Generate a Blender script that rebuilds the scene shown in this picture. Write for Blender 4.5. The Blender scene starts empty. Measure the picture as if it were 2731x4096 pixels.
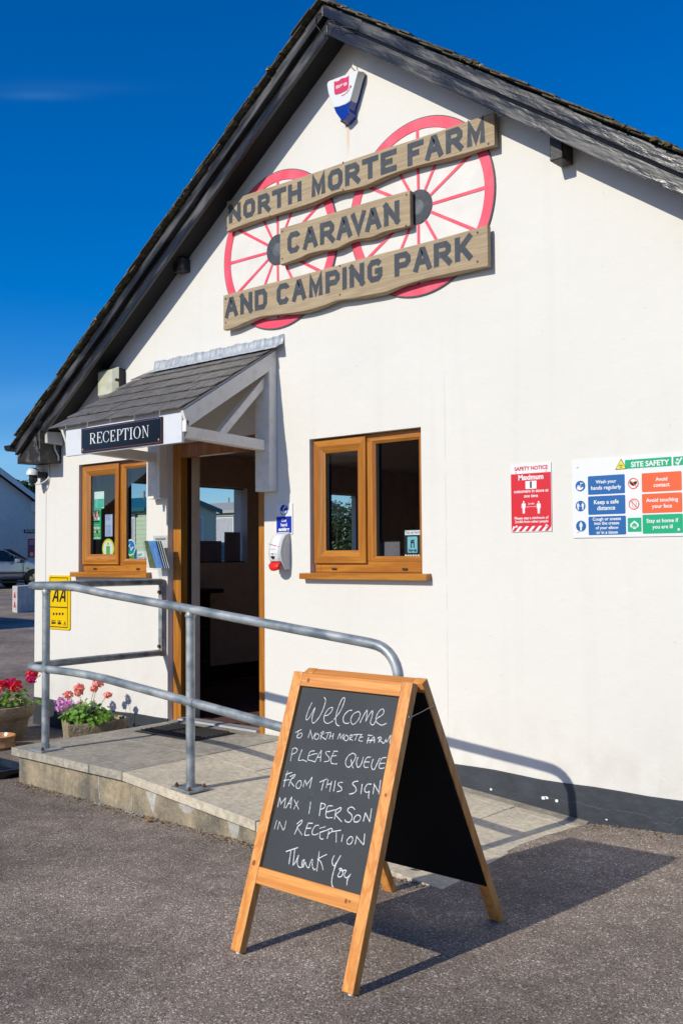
import bpy, bmesh, math, random
from mathutils import Vector, Matrix
PI=math.pi
random.seed(7)
sc=bpy.context.scene
col=sc.collection
# ---------------------------------------------------------------- camera
F=3984.0; PW,PH=2731.0,4096.0
YAW,PITCH,ROLL=math.radians(41.12),math.radians(2.534),math.radians(-0.4078)
CAM=Vector((0,-4.8,1.4))
def _axes():
    f=Vector((-math.sin(YAW),math.cos(YAW),0)); r=Vector((math.cos(YAW),math.sin(YAW),0)); u=Vector((0,0,1))
    f2=f*math.cos(PITCH)+u*math.sin(PITCH); u2=u*math.cos(PITCH)-f*math.sin(PITCH)
    r3=r*math.cos(ROLL)+u2*math.sin(ROLL); u3=u2*math.cos(ROLL)-r*math.sin(ROLL)
    return r3,u3,f2
AR,AU,AF=_axes()
cd=bpy.data.cameras.new('camera'); cam=bpy.data.objects.new('camera',cd); col.objects.link(cam)
cd.sensor_fit='VERTICAL'; cd.sensor_height=36; cd.sensor_width=24; cd.lens=F/PH*36
cd.clip_start=.05; cd.clip_end=2000
m=Matrix((AR,AU,-AF)).transposed().to_4x4(); m.translation=CAM; cam.matrix_world=m
sc.camera=cam
# ---------------------------------------------------------------- light
SUN=Vector((.145,1,-.592)).normalized()
elev=math.asin(-SUN.z); 
w=bpy.data.worlds.new('World'); sc.world=w; w.use_nodes=True
wn=w.node_tree.nodes; wl=w.node_tree.links
for n in list(wn): wn.remove(n)
sky=wn.new('ShaderNodeTexSky'); sky.sky_type='NISHITA'; sky.sun_disc=False
sky.sun_elevation=elev; sky.sun_rotation=math.atan2(-SUN.x,-SUN.y)
sky.altitude=600; sky.air_density=1.0; sky.dust_density=0.9; sky.ozone_density=6.0
hs=wn.new('ShaderNodeHueSaturation'); hs.inputs['Saturation'].default_value=1.36; hs.inputs['Hue'].default_value=.509; hs.inputs['Value'].default_value=1.0
bg=wn.new('ShaderNodeBackground'); bg.inputs['Strength'].default_value=.15
wo=wn.new('ShaderNodeOutputWorld')
wl.new(sky.outputs[0],hs.inputs['Color'])
# a few thin wisps of high cloud
tc=wn.new('ShaderNodeTexCoord'); mp=wn.new('ShaderNodeMapping'); mp.inputs['Scale'].default_value=(1.2,1.2,9)
nz=wn.new('ShaderNodeTexNoise'); nz.inputs['Scale'].default_value=2.2; nz.inputs['Detail'].default_value=6
cr=wn.new('ShaderNodeValToRGB'); cr.color_ramp.elements[0].position=.80; cr.color_ramp.elements[1].position=1.0
cr.color_ramp.elements[1].color=(.32,.32,.32,1)
mx=wn.new('ShaderNodeMixRGB'); mx.inputs['Color2'].default_value=(3.2,6.2,8.6,1)
wl.new(tc.outputs['Generated'],mp.inputs[0]); wl.new(mp.outputs[0],nz.inputs['Vector']); wl.new(nz.outputs[0],cr.inputs[0])
def wisp(px,py,wu,wv,amp):
    d=(AF+AR*((px-PW/2)/F)-AU*((py-PH/2)/F)).normalized(); u=d.cross(Vector((0,0,1))).normalized(); u=(u+Vector((0,0,.10))).normalized(); v=u.cross(d).normalized()
    outs=[]
    for ax,wd in ((u,wu),(v,wv)):
        dp=wn.new('ShaderNodeVectorMath'); dp.operation='DOT_PRODUCT'; dp.inputs[1].default_value=ax; wl.new(tc.outputs['Generated'],dp.inputs[0])
        sc1=wn.new('ShaderNodeMath'); sc1.operation='DIVIDE'; sc1.inputs[1].default_value=wd; wl.new(dp.outputs['Value'],sc1.inputs[0])
        sq=wn.new('ShaderNodeMath'); sq.operation='MULTIPLY'; wl.new(sc1.outputs[0],sq.inputs[0]); wl.new(sc1.outputs[0],sq.inputs[1]); outs.append(sq)
    ad=wn.new('ShaderNodeMath'); ad.operation='ADD'; wl.new(outs[0].outputs[0],ad.inputs[0]); wl.new(outs[1].outputs[0],ad.inputs[1])
    ng=wn.new('ShaderNodeMath'); ng.operation='MULTIPLY'; ng.inputs[1].default_value=-1; wl.new(ad.outputs[0],ng.inputs[0])
    ex=wn.new('ShaderNodeMath'); ex.operation='EXPONENT'; wl.new(ng.outputs[0],ex.inputs[0])
    am=wn.new('ShaderNodeMath'); am.operation='MULTIPLY'; am.inputs[1].default_value=amp; wl.new(ex.outputs[0],am.inputs[0])
    fw=wn.new('ShaderNodeVectorMath'); fw.operation='DOT_PRODUCT'; fw.inputs[1].default_value=d; wl.new(tc.outputs['Generated'],fw.inputs[0])
    gt=wn.new('ShaderNodeMath'); gt.operation='GREATER_THAN'; gt.inputs[1].default_value=0; wl.new(fw.outputs['Value'],gt.inputs[0])
    m3=wn.new('ShaderNodeMath'); m3.operation='MULTIPLY'; wl.new(am.outputs[0],m3.inputs[0]); wl.new(gt.outputs[0],m3.inputs[1])
    m4=wn.new('ShaderNodeMath'); m4.operation='MULTIPLY'; wl.new(m3.outputs[0],m4.inputs[0]); wl.new(nz.outputs[0],m4.inputs[1]); return m4.outputs[0]
acc=cr.outputs[0]
for a_ in ((345,385,.032,.0035,.075),(420,350,.07,.006,.03),(30,1600,.16,.012,.12),(30,1830,.20,.016,.35)):
    o_=wisp(*a_); ad_=wn.new('ShaderNodeMath'); ad_.operation='ADD'; wl.new(acc,ad_.inputs[0]); wl.new(o_,ad_.inputs[1]); acc=ad_.outputs[0]
wl.new(acc,mx.inputs['Fac']); wl.new(hs.outputs[0],mx.inputs['Color1'])
wl.new(mx.outputs[0],bg.inputs[0]); wl.new(bg.outputs[0],wo.inputs[0])
sd=bpy.data.lights.new('sun','SUN'); so=bpy.data.objects.new('sun',sd); col.objects.link(so)
sd.energy=4.75; sd.angle=math.radians(.53); sd.color=(1,.94,.80)
so.rotation_euler=SUN.to_track_quat('-Z','Y').to_euler()
sc.view_settings.view_transform='Standard'; sc.view_settings.look='None'
sc.view_settings.gamma=1; sc.view_settings.use_curve_mapping=False; sc.view_settings.exposure=-0.12
# ---------------------------------------------------------------- survey: pixel of the photo -> point on a known plane of the place
def _ray(px,py): return AF+AR*((px-PW/2)/F)-AU*((py-PH/2)/F)
def W(px,py,Y=0.0):
    d=_ray(px,py); return CAM+d*((Y-CAM.y)/d.y)
def onX(px,py,X):
    d=_ray(px,py); return CAM+d*((X-CAM.x)/d.x)
def onZ(px,py,Z):
    d=_ray(px,py); return CAM+d*((Z-CAM.z)/d.z)
# ---------------------------------------------------------------- mesh helpers (everything is authored in world metres)
class MB:
    def __init__(s): s.v=[]; s.f=[]; s.sm=False
    def add(s,vs,fs):
        o=len(s.v); s.v+= [Vector(v) for v in vs]; s.f+=[[i+o for i in f] for f in fs]; return s
    def box(s,x0,x1,y0,y1,z0,z1):
        x0,x1=sorted((x0,x1)); y0,y1=sorted((y0,y1)); z0,z1=sorted((z0,z1))
        return s.add([(x0,y0,z0),(x1,y0,z0),(x1,y1,z0),(x0,y1,z0),(x0,y0,z1),(x1,y0,z1),(x1,y1,z1),(x0,y1,z1)],
          [(0,3,2,1),(4,5,6,7),(0,1,5,4),(1,2,6,5),(2,3,7,6),(3,0,4,7)])
    def hexa(s,a,b):      # two quads (4 points each, same order) joined
        return s.add(list(a)+list(b),[(3,2,1,0),(4,5,6,7),(0,1,5,4),(1,2,6,5),(2,3,7,6),(3,0,4,7)])
    def prism(s,poly,fr,d0,d1):  # poly: 2d list; fr(u,v,d)->world
        n=len(poly); a=[fr(u,v,d0) for u,v in poly]; b=[fr(u,v,d1) for u,v in poly]
        return s.add(a+b,[list(range(n))[::-1],list(range(n,2*n))]+[(i,(i+1)%n,n+(i+1)%n,n+i) for i in range(n)])
    def flat(s,poly3): return s.add(poly3,[list(range(len(poly3)))])
    def tube(s,path,r,n=12,cap=True,closed=False):
        path=[Vector(p) for p in path]; m_=len(path); rings=[]
        t0=(path[1]-path[0]).normalized(); up=Vector((0,0,1)) if abs(t0.z)<.9 else Vector((1,0,0))
        nrm=(up-t0*up.dot(t0)).normalized()
        for i in range(m_):
            if closed: t=(path[(i+1)%m_]-path[i-1]).normalized()
            else: t=(path[min(i+1,m_-1)]-path[max(i-1,0)]).normalized()
            nrm=(nrm-t*nrm.dot(t)).normalized(); b=t.cross(nrm)
            ri=r[i] if isinstance(r,(list,tuple)) else r
            rings.append([path[i]+(nrm*math.cos(a)+b*math.sin(a))*ri for a in [2*PI*k/n for k in range(n)]])
        vs=[p for rg in rings for p in rg]; fs=[]
        for i in range(m_ if closed else m_-1):
            j=(i+1)%m_
            for k in range(n): fs.append((i*n+k,i*n+(k+1)%n,j*n+(k+1)%n,j*n+k))
        if cap and not closed: fs+= [list(range(n))[::-1],list(range((m_-1)*n,m_*n))]
        return s.add(vs,fs)
    def lathe(s,prof,c,n=32,a0=0,a1=2*PI,sx=1,sy=1,rot=0):   # prof [(r,z)]
        full=abs(a1-a0-2*PI)<1e-6; k=n if full else n+1; vs=[]
        for r,z in prof:
            for i in range(k):
                a=a0+(a1-a0)*i/n; x,y=r*math.cos(a)*sx,r*math.sin(a)*sy
                vs.append((c[0]+x*math.cos(rot)-y*math.sin(rot),c[1]+x*math.sin(rot)+y*math.cos(rot),c[2]+z))
        fs=[]
        for j in range(len(prof)-1):
            for i in range(n):
                i2=(i+1)%k if full else i+1
                fs.append((j*k+i,j*k+i2,(j+1)*k+i2,(j+1)*k+i))
        return s.add(vs,fs)
    def disc(s,c,u,v,r,n=32,r0=0,ru=1.0):
        c,u,v=Vector(c),Vector(u),Vector(v)
        A=[c+(u*math.cos(2*PI*i/n)*ru+v*math.sin(2*PI*i/n))*r for i in range(n)]
        if r0<=0: return s.add(A,[list(range(n))])
        B=[c+(u*math.cos(2*PI*i/n)*ru+v*math.sin(2*PI*i/n))*r0 for i in range(n)]
        return s.add(A+B,[(i,(i+1)%n,n+(i+1)%n,n+i) for i in range(n)])
    def ribbon(s,pts,w,fr,d=0,closed=False,jit=0):   # flat stroke in a plane frame fr(u,v,d)
        P_=[Vector((p[0],p[1])) for p in pts]; n=len(P_); L=[];R_=[]
        for i in range(n):
            if closed: a,b=P_[i-1],P_[(i+1)%n]
            else: a,b=P_[max(i-1,0)],P_[min(i+1,n-1)]
            e1=(P_[i]-P_[i-1]).normalized() if (i>0 or closed) else (P_[1]-P_[0]).normalized()
            e2=(P_[(i+1)%n]-P_[i]).normalized() if (i<n-1 or closed) else e1
            t=(e1+e2); t=t.normalized() if t.length>1e-6 else e1
            nn=Vector((-t.y,t.x)); c_=max(.45,abs(nn.dot(Vector((-e1.y,e1.x)))))
            ww=w/2/c_*(1+random.uniform(-jit,jit))
            L.append(P_[i]+nn*ww); R_.append(P_[i]-nn*ww)
        vs=[fr(p.x,p.y,d) for p in L]+[fr(p.x,p.y,d) for p in R_]
        m_=n if closed else n-1
        return s.add(vs,[(n+i,n+(i+1)%n,(i+1)%n,i) for i in range(m_)])
def wloc(o):
    v=Vector((0,0,0))
    while o is not None: v=v+Vector(o.location); o=o.parent
    return v
def obj(name,mb,mat,parent=None,origin=None,bev=0,smooth=False,seg=2,fix=True):
    base=wloc(parent) if parent is not None else Vector((0,0,0))
    loc=Vector(origin)-base if origin is not None else Vector((0,0,0))
    me=bpy.data.meshes.new(name); off=base+loc
    me.from_pydata([tuple(v-off) for v in mb.v],[],[tuple(f) for f in mb.f]); me.update()
    if fix:
        bm=bmesh.new(); bm.from_mesh(me); bmesh.ops.recalc_face_normals(bm,faces=bm.faces); bm.to_mesh(me); bm.free()
    if mat: me.materials.append(mat)
    if smooth:
        me.polygons.foreach_set('use_smooth',[True]*len(me.polygons))
        me.set_sharp_from_angle(angle=math.radians(smooth if smooth is not True else 40))
    o=bpy.data.objects.new(name,me); col.objects.link(o); o.location=loc
    if parent is not None: o.parent=parent
    if bev:
        b=o.modifiers.new('bevel','BEVEL'); b.width=bev; b.segments=seg; b.limit_method='ANGLE'; b.angle_limit=math.radians(40)
    return o
def thing(name,label,cat,loc,group=None):
    o=bpy.data.objects.new(name,None); col.objects.link(o); o.location=loc; o.empty_display_size=.1
    return tag(o,label,cat,group)
def tag(o,label=None,cat=None,group=None,kind=None):
    if label: o['label']=label
    if cat: o['category']=cat
    if group: o['group']=group
    if kind: o['kind']=kind
    return o
def catmull(pts,k=6,closed=False):
    n=len(pts)
    if n<3: return pts
    out=[]
    rng=range(n if closed else n-1)
    for i in rng:
        p0=pts[i-1] if (i>0 or closed) else pts[0]; p1=pts[i]; p2=pts[(i+1)%n]
        p3=pts[(i+2)%n] if (i+2<n or closed) else pts[-1]
        for j in range(k):
            t=j/k
            out.append(tuple(.5*((2*b)+(c-a)*t+(2*a-5*b+4*c-d)*t*t+(-a+3*b-3*c+d)*t**3) for a,b,c,d in zip(p0,p1,p2,p3)))
    if not closed: out.append(pts[-1])
    return out
# ---------------------------------------------------------------- materials
K=.80
def kc(c): return tuple(x*K for x in c[:3])
def newmat(name):
    mt=bpy.data.materials.new(name); mt.use_nodes=True; nt=mt.node_tree
    b=nt.nodes['Principled BSDF']; return mt,nt,b
def _in(b,k,v):
    if k in b.inputs: b.inputs[k].default_value=v
def pmat(name,c,rough=.6,metal=0,var=.12,scale=8,bump=.15,bscale=60,spec=.5,c2=None,stretch=(1,1,1),coat=0,dist=.002,detail=6,lo=.35,hi=.65,rvar=0,rot=0):
    """painted/stony surface: two mixed tones from noise, fine bump"""
    c=kc(c); c2=kc(c2) if c2 else None
    mt,nt,b=newmat(name); N=nt.nodes; L=nt.links
    tc=N.new('ShaderNodeTexCoord'); mp=N.new('ShaderNodeMapping'); mp.inputs['Scale'].default_value=stretch
    if rot:
        mr_=N.new('ShaderNodeMapping'); mr_.inputs['Rotation'].default_value=(0,rot,0); L.new(tc.outputs['Object'],mr_.inputs[0]); L.new(mr_.outputs[0],mp.inputs[0])
    else: L.new(tc.outputs['Object'],mp.inputs[0])
    oi=N.new('ShaderNodeObjectInfo'); ad=N.new('ShaderNodeVectorMath'); ad.operation='ADD'
    sc_=N.new('ShaderNodeVectorMath'); sc_.operation='SCALE'; sc_.inputs['Scale'].default_value=7.3
    cb=N.new('ShaderNodeCombineXYZ'); L.new(oi.outputs['Random'],cb.inputs[0]); L.new(oi.outputs['Random'],cb.inputs[2]); L.new(cb.outputs[0],sc_.inputs[0])
    L.new(mp.outputs[0],ad.inputs[0]); L.new(sc_.outputs[0],ad.inputs[1])
    nz=N.new('ShaderNodeTexNoise'); nz.inputs['Scale'].default_value=scale; nz.inputs['Detail'].default_value=detail
    L.new(ad.outputs[0],nz.inputs['Vector'])
    r=N.new('ShaderNodeMapRange'); r.inputs['From Min'].default_value=lo; r.inputs['From Max'].default_value=hi
    L.new(nz.outputs['Fac'],r.inputs['Value'])
    mx=N.new('ShaderNodeMixRGB'); c2=c2 or tuple(max(0,x*(1-var*2)) for x in c[:3])
    mx.inputs['Color1'].default_value=(*c[:3],1); mx.inputs['Color2'].default_value=(*c2[:3],1)
    L.new(r.outputs[0],mx.inputs['Fac']); L.new(mx.outputs[0],b.inputs['Base Color'])
    b.inputs['Roughness'].default_value=rough; b.inputs['Metallic'].default_value=metal
    _in(b,'Specular IOR Level',spec); _in(b,'Coat Weight',coat); _in(b,'Coat Roughness',.15)
    if rvar:
        rr=N.new('ShaderNodeMapRange'); rr.inputs['From Min'].default_value=.3; rr.inputs['From Max'].default_value=.7
        rr.inputs['To Min'].default_value=max(.05,rough-rvar); rr.inputs['To Max'].default_value=min(1,rough+rvar)
        L.new(nz.outputs['Fac'],rr.inputs['Value']); L.new(rr.outputs[0],b.inputs['Roughness'])
    if bump:
        n2=N.new('ShaderNodeTexNoise'); n2.inputs['Scale'].default_value=bscale; n2.inputs['Detail'].default_value=4
        L.new(ad.outputs[0],n2.inputs['Vector'])
        bp=N.new('ShaderNodeBump'); bp.inputs['Strength'].default_value=bump; bp.inputs['Distance'].default_value=dist
        L.new(n2.outputs['Fac'],bp.inputs['Height']); L.new(bp.outputs[0],b.inputs['Normal'])
    return mt
def wood(name,c,c2,axis='X',rings=26,rough=.55,grain=.35,dark=None,knots=False,coat=0,yspread=9):
    """long grain: noise stretched along one axis + distorted wave figure"""
    c=kc(c); c2=kc(c2); dark=kc(dark) if dark else None
    mt,nt,b=newmat(name); N=nt.nodes; L=nt.links
    s={'X':(.5,yspread,yspread),'Y':(yspread,.5,yspread),'Z':(yspread,yspread,.5)}[axis]
    tc=N.new('ShaderNodeTexCoord'); mp=N.new('ShaderNodeMapping'); mp.inputs['Scale'].default_value=s
    oi=N.new('ShaderNodeObjectInfo'); cb=N.new('ShaderNodeCombineXYZ'); ad=N.new('ShaderNodeVectorMath'); ad.operation='MULTIPLY_ADD'
    for k in range(3): L.new(oi.outputs['Random'],cb.inputs[k])
    L.new(tc.outputs['Object'],mp.inputs[0]); L.new(cb.outputs[0],ad.inputs[0]); ad.inputs[1].default_value=(9,5,7); L.new(mp.outputs[0],ad.inputs[2])
    nz=N.new('ShaderNodeTexNoise'); nz.inputs['Scale'].default_value=1.1; nz.inputs['Detail'].default_value=3; nz.inputs['Distortion'].default_value=.6
    L.new(ad.outputs[0],nz.inputs['Vector'])
    ml=N.new('ShaderNodeMath'); ml.operation='MULTIPLY'; ml.inputs[1].default_value=rings; L.new(nz.outputs['Fac'],ml.inputs[0])
    sn=N.new('ShaderNodeMath'); sn.operation='SINE'; L.new(ml.outputs[0],sn.inputs[0])
    r=N.new('ShaderNodeMapRange'); r.inputs['From Min'].default_value=-1; r.inputs['From Max'].default_value=1; L.new(sn.outputs[0],r.inputs['Value'])
    r.inputs['To Max'].default_value=grain
    mx=N.new('ShaderNodeMixRGB'); mx.inputs['Color1'].default_value=(*c,1); mx.inputs['Color2'].default_value=(*c2,1); L.new(r.outputs[0],mx.inputs['Fac'])
    n3=N.new('ShaderNodeTexNoise'); n3.inputs['Scale'].default_value=4; n3.inputs['Detail'].default_value=8
    mp3=N.new('ShaderNodeMapping'); mp3.inputs['Scale'].default_value=tuple(x*4 for x in s); L.new(tc.outputs['Object'],mp3.inputs[0]); L.new(mp3.outputs[0],n3.inputs['Vector'])
    r3=N.new('ShaderNodeMapRange'); r3.inputs['From Min'].default_value=.45; r3.inputs['From Max'].default_value=.75; r3.inputs['To Max'].default_value=.55; L.new(n3.outputs['Fac'],r3.inputs['Value'])
    m2=N.new('ShaderNodeMixRGB'); m2.inputs['Color2'].default_value=(*(dark or tuple(x*.45 for x in c)),1)
    L.new(r3.outputs[0],m2.inputs['Fac']); L.new(mx.outputs[0],m2.inputs['Color1']); L.new(m2.outputs[0],b.inputs['Base Color'])
    bp=N.new('ShaderNodeBump'); bp.inputs['Strength'].default_value=.35; bp.inputs['Distance'].default_value=.0015
    L.new(n3.outputs['Fac'],bp.inputs['Height']); L.new(bp.outputs[0],b.inputs['Normal'])
    b.inputs['Roughness'].default_value=rough; _in(b,'Coat Weight',coat)
    return mt
def plain(name,c,rough=.5,metal=0,spec=.5,alpha=1,trans=0,coat=0,ior=1.45):
    mt,nt,b=newmat(name); c=kc(c); b.inputs['Base Color'].default_value=(*c,1); b.inputs['Roughness'].default_value=rough
    b.inputs['Metallic'].default_value=metal; _in(b,'Specular IOR Level',spec); b.inputs['Alpha'].default_value=alpha
    _in(b,'Transmission Weight',trans); _in(b,'Coat Weight',coat); b.inputs['IOR'].default_value=ior
    return mt
def glassmat(name,tint=(.75,.8,.8),rough=0.0,refl=1.0):
    """thin window glass: clear with a Fresnel reflection"""
    mt,nt,b=newmat(name); N=nt.nodes; L=nt.links
    out=[n for n in N if n.type=='OUTPUT_MATERIAL'][0]
    tr=N.new('ShaderNodeBsdfTransparent'); tr.inputs[0].default_value=(*tint,1)
    gl=N.new('ShaderNodeBsdfGlossy'); gl.inputs['Roughness'].default_value=rough; gl.inputs[0].default_value=(refl,refl,refl,1)
    lw_=N.new('ShaderNodeLayerWeight'); lw_.inputs[0].default_value=.5
    pw=N.new('ShaderNodeMath'); pw.operation='POWER'; L.new(lw_.outputs['Facing'],pw.inputs[0]); pw.inputs[1].default_value=5
    fr=N.new('ShaderNodeMath'); fr.operation='MULTIPLY_ADD'; L.new(pw.outputs[0],fr.inputs[0]); fr.inputs[1].default_value=.9; fr.inputs[2].default_value=.045
    ms=N.new('ShaderNodeMixShader'); L.new(fr.outputs[0],ms.inputs[0]); L.new(tr.outputs[0],ms.inputs[1]); L.new(gl.outputs[0],ms.inputs[2])
    L.new(ms.outputs[0],out.inputs[0]); N.remove(b); return mt
# stronger, place-specific surfaces
def wall_paint():
    mt,nt,b=newmat('cream_masonry_paint'); N=nt.nodes; L=nt.links
    g=N.new('ShaderNodeNewGeometry'); pos=g.outputs['Position']
    def noise(sc_,det,stretch=(1,1,1),dist=0):
        mp=N.new('ShaderNodeMapping'); mp.inputs['Scale'].default_value=stretch; L.new(pos,mp.inputs[0])
        n=N.new('ShaderNodeTexNoise'); n.inputs['Scale'].default_value=sc_; n.inputs['Detail'].default_value=det; n.inputs['Distortion'].default_value=dist
        L.new(mp.outputs[0],n.inputs['Vector']); return n.outputs['Fac']
    def mr(v,a,b_,c=0,d=1):
        r=N.new('ShaderNodeMapRange'); r.inputs['From Min'].default_value=a; r.inputs['From Max'].default_value=b_; r.inputs['To Min'].default_value=c; r.inputs['To Max'].default_value=d
        L.new(v,r.inputs['Value']); return r.outputs[0]
    def mix(f,a,b_):
        m=N.new('ShaderNodeMixRGB'); L.new(f,m.inputs['Fac'])
        for k,x in (('Color1',a),('Color2',b_)):
            if isinstance(x,tuple): m.inputs[k].default_value=(*kc(x),1)
            else: L.new(x,m.inputs[k])
        return m.outputs[0]
    def mul(a,b_):
        m=N.new('ShaderNodeMath'); m.operation='MULTIPLY'
        for k,x in ((0,a),(1,b_)):
            if isinstance(x,(int,float)): m.inputs[k].default_value=x
            else: L.new(x,m.inputs[k])
        return m.outputs[0]
    c=mix(mr(noise(1.3,5),.35,.7),(.815,.795,.745),(.79,.77,.72))
    # faint grey weather runs, stretched downwards
    c=mix(mul(mr(noise(3.5,5,(2.6,1,.18)),.55,.80),.16),c,(.58,.56,.53))
    c=mix(mul(mr(noise(.9,6,(1,1,1.4),.5),.52,.75),.12),c,(.66,.63,.60))
    c=mix(mul(mr(noise(42,2),.71,.76),.5),c,(.55,.50,.44))
    sp=N.new('ShaderNodeSeparateXYZ'); L.new(pos,sp.inputs[0])
    # rain splash dirt near the ground
    c=mix(mul(mul(mr(sp.outputs[2],.62,.18),mr(noise(7,6,(1,1,.7)),.42,.70)),.28),c,(.50,.46,.40))
    # rust run below the alarm box bracket
    def gauss(v,c0,wd):
        s=N.new('ShaderNodeMath'); s.operation='SUBTRACT'; L.new(v,s.inputs[0]); s.inputs[1].default_value=c0
        d=mul(s.outputs[0],1/wd); q=mul(d,d); e=N.new('ShaderNodeMath'); e.operation='MULTIPLY'; L.new(q,e.inputs[0]); e.inputs[1].default_value=-1
        x=N.new('ShaderNodeMath'); x.operation='EXPONENT'; L.new(e.outputs[0],x.inputs[0]); return x.outputs[0]
    a=W(1392,500); z0,z1=W(1388,640).z,a.z
    run=mul(mul(gauss(sp.outputs[0],a.x,.011),mr(sp.outputs[2],z0,z0+.12)),mr(sp.outputs[2],z1+.005,z1-.01))
    c=mix(mul(run,.55),c,(.72,.42,.18))
    # hairline day joint down the wall
    jx=W(1789,2600).x
    ln=mul(gauss(sp.outputs[0],jx,.0022),mul(mr(sp.outputs[2],2.6,2.3,0,1),mr(noise(6,2),.35,.5)))
    c=mix(mul(ln,.45),c,(.42,.39,.34))
    L.new(c,b.inputs['Base Color']); b.inputs['Roughness'].default_value=.75; _in(b,'Specular IOR Level',.3)
    n1=noise(9,6,(1,1,1),.3); n2=noise(70,4); n3=noise(26,3,(1,1,2.5))
    s1=N.new('ShaderNodeMath'); s1.operation='MULTIPLY_ADD'; L.new(n2,s1.inputs[0]); s1.inputs[1].default_value=.18; L.new(mul(n1,1.3),s1.inputs[2])
    s2=N.new('ShaderNodeMath'); s2.operation='MULTIPLY_ADD'; L.new(n3,s2.inputs[0]); s2.inputs[1].default_value=.12; L.new(s1.outputs[0],s2.inputs[2])
    bp=N.new('ShaderNodeBump'); bp.inputs['Strength'].default_value=.5; bp.inputs['Distance'].default_value=.006
    L.new(s2.outputs[0],bp.inputs['Height']); L.new(bp.outputs[0],b.inputs['Normal']); return mt
def asphalt():
    mt,nt,b=newmat('worn_asphalt'); N=nt.nodes; L=nt.links
    tc=N.new('ShaderNodeNewGeometry'); pos=tc.outputs['Position']
    vo=N.new('ShaderNodeTexVoronoi'); vo.inputs['Scale'].default_value=215; L.new(pos,vo.inputs['Vector'])
    v2=N.new('ShaderNodeTexVoronoi'); v2.inputs['Scale'].default_value=75; L.new(pos,v2.inputs['Vector'])
    cr=N.new('ShaderNodeValToRGB'); e=cr.color_ramp.elements
    e[0].position=0; e[0].color=(*kc((.09,.066,.050)),1); e[1].position=1; e[1].color=(*kc((1.0,.92,.84)),1)
    for p,c in ((.18,(.235,.178,.138)),(.60,(.335,.262,.208)),(.88,(.42,.34,.28)),(.96,(.62,.54,.46))):
        x=e.new(p); x.color=(*kc(c),1)
    sp=N.new('ShaderNodeSeparateColor'); L.new(vo.outputs['Color'],sp.inputs[0]); L.new(sp.outputs[0],cr.inputs[0])
    cr2=N.new('ShaderNodeValToRGB'); e=cr2.color_ramp.elements; e[0].color=(0,0,0,1); e[0].position=.90; e[1].position=.93
    sp2=N.new('ShaderNodeSeparateColor'); L.new(v2.outputs['Color'],sp2.inputs[0]); L.new(sp2.outputs[1],cr2.inputs[0])
    r1=N.new('ShaderNodeMapRange'); r1.inputs['From Min'].default_value=.006; r1.inputs['From Max'].default_value=.0035; L.new(v2.outputs['Distance'],r1.inputs['Value'])
    # distance output is in scaled units
    r1.inputs['From Min'].default_value=.42; r1.inputs['From Max'].default_value=.3
    mm=N.new('ShaderNodeMath'); mm.operation='MULTIPLY'; L.new(cr2.outputs[0],mm.inputs[0]); L.new(r1.outputs[0],mm.inputs[1])
    m0=N.new('ShaderNodeMixRGB'); m0.inputs['Color2'].default_value=(.60,.55,.50,1); L.new(mm.outputs[0],m0.inputs['Fac']); L.new(cr.outputs[0],m0.inputs['Color1'])
    nz=N.new('ShaderNodeTexNoise'); nz.inputs['Scale'].default_value=1.1; nz.inputs['Detail'].default_value=7; L.new(pos,nz.inputs['Vector'])
    r=N.new('ShaderNodeMapRange'); r.inputs['From Min'].default_value=.35; r.inputs['From Max'].default_value=.68; r.inputs['To Min'].default_value=.62; r.inputs['To Max'].default_value=1.16; L.new(nz.outputs['Fac'],r.inputs['Value'])
    n9=N.new('ShaderNodeTexNoise'); n9.inputs['Scale'].default_value=9; n9.inputs['Detail'].default_value=5; L.new(pos,n9.inputs['Vector'])
    r9=N.new('ShaderNodeMapRange'); r9.inputs['From Min'].default_value=.35; r9.inputs['From Max'].default_value=.68; r9.inputs['To Min'].default_value=.80; r9.inputs['To Max'].default_value=1.12; L.new(n9.outputs['Fac'],r9.inputs['Value'])
    mk=N.new('ShaderNodeMath'); mk.operation='MULTIPLY'; L.new(r.outputs[0],mk.inputs[0]); L.new(r9.outputs[0],mk.inputs[1])
    sc_=N.new('ShaderNodeVectorMath'); sc_.operation='SCALE'; L.new(m0.outputs[0],sc_.inputs[0]); L.new(mk.outputs[0],sc_.inputs['Scale'])
    L.new(sc_.outputs[0],b.inputs['Base Color']); b.inputs['Roughness'].default_value=.85; _in(b,'Specular IOR Level',.35)
    n5=N.new('ShaderNodeTexNoise'); n5.inputs['Scale'].default_value=220; L.new(pos,n5.inputs['Vector'])
    ad=N.new('ShaderNodeMath'); ad.operation='MULTIPLY_ADD'; L.new(n5.outputs['Fac'],ad.inputs[0]); ad.inputs[1].default_value=.5
    iv=N.new('ShaderNodeMath'); iv.operation='SUBTRACT'; iv.inputs[0].default_value=1; L.new(vo.outputs['Distance'],iv.inputs[1]); L.new(iv.outputs[0],ad.inputs[2])
    bp=N.new('ShaderNodeBump'); bp.inputs['Strength'].default_value=.6; bp.inputs['Distance'].default_value=.0026
    L.new(ad.outputs[0],bp.inputs['Height']); L.new(bp.outputs[0],b.inputs['Normal']); return mt
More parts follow.
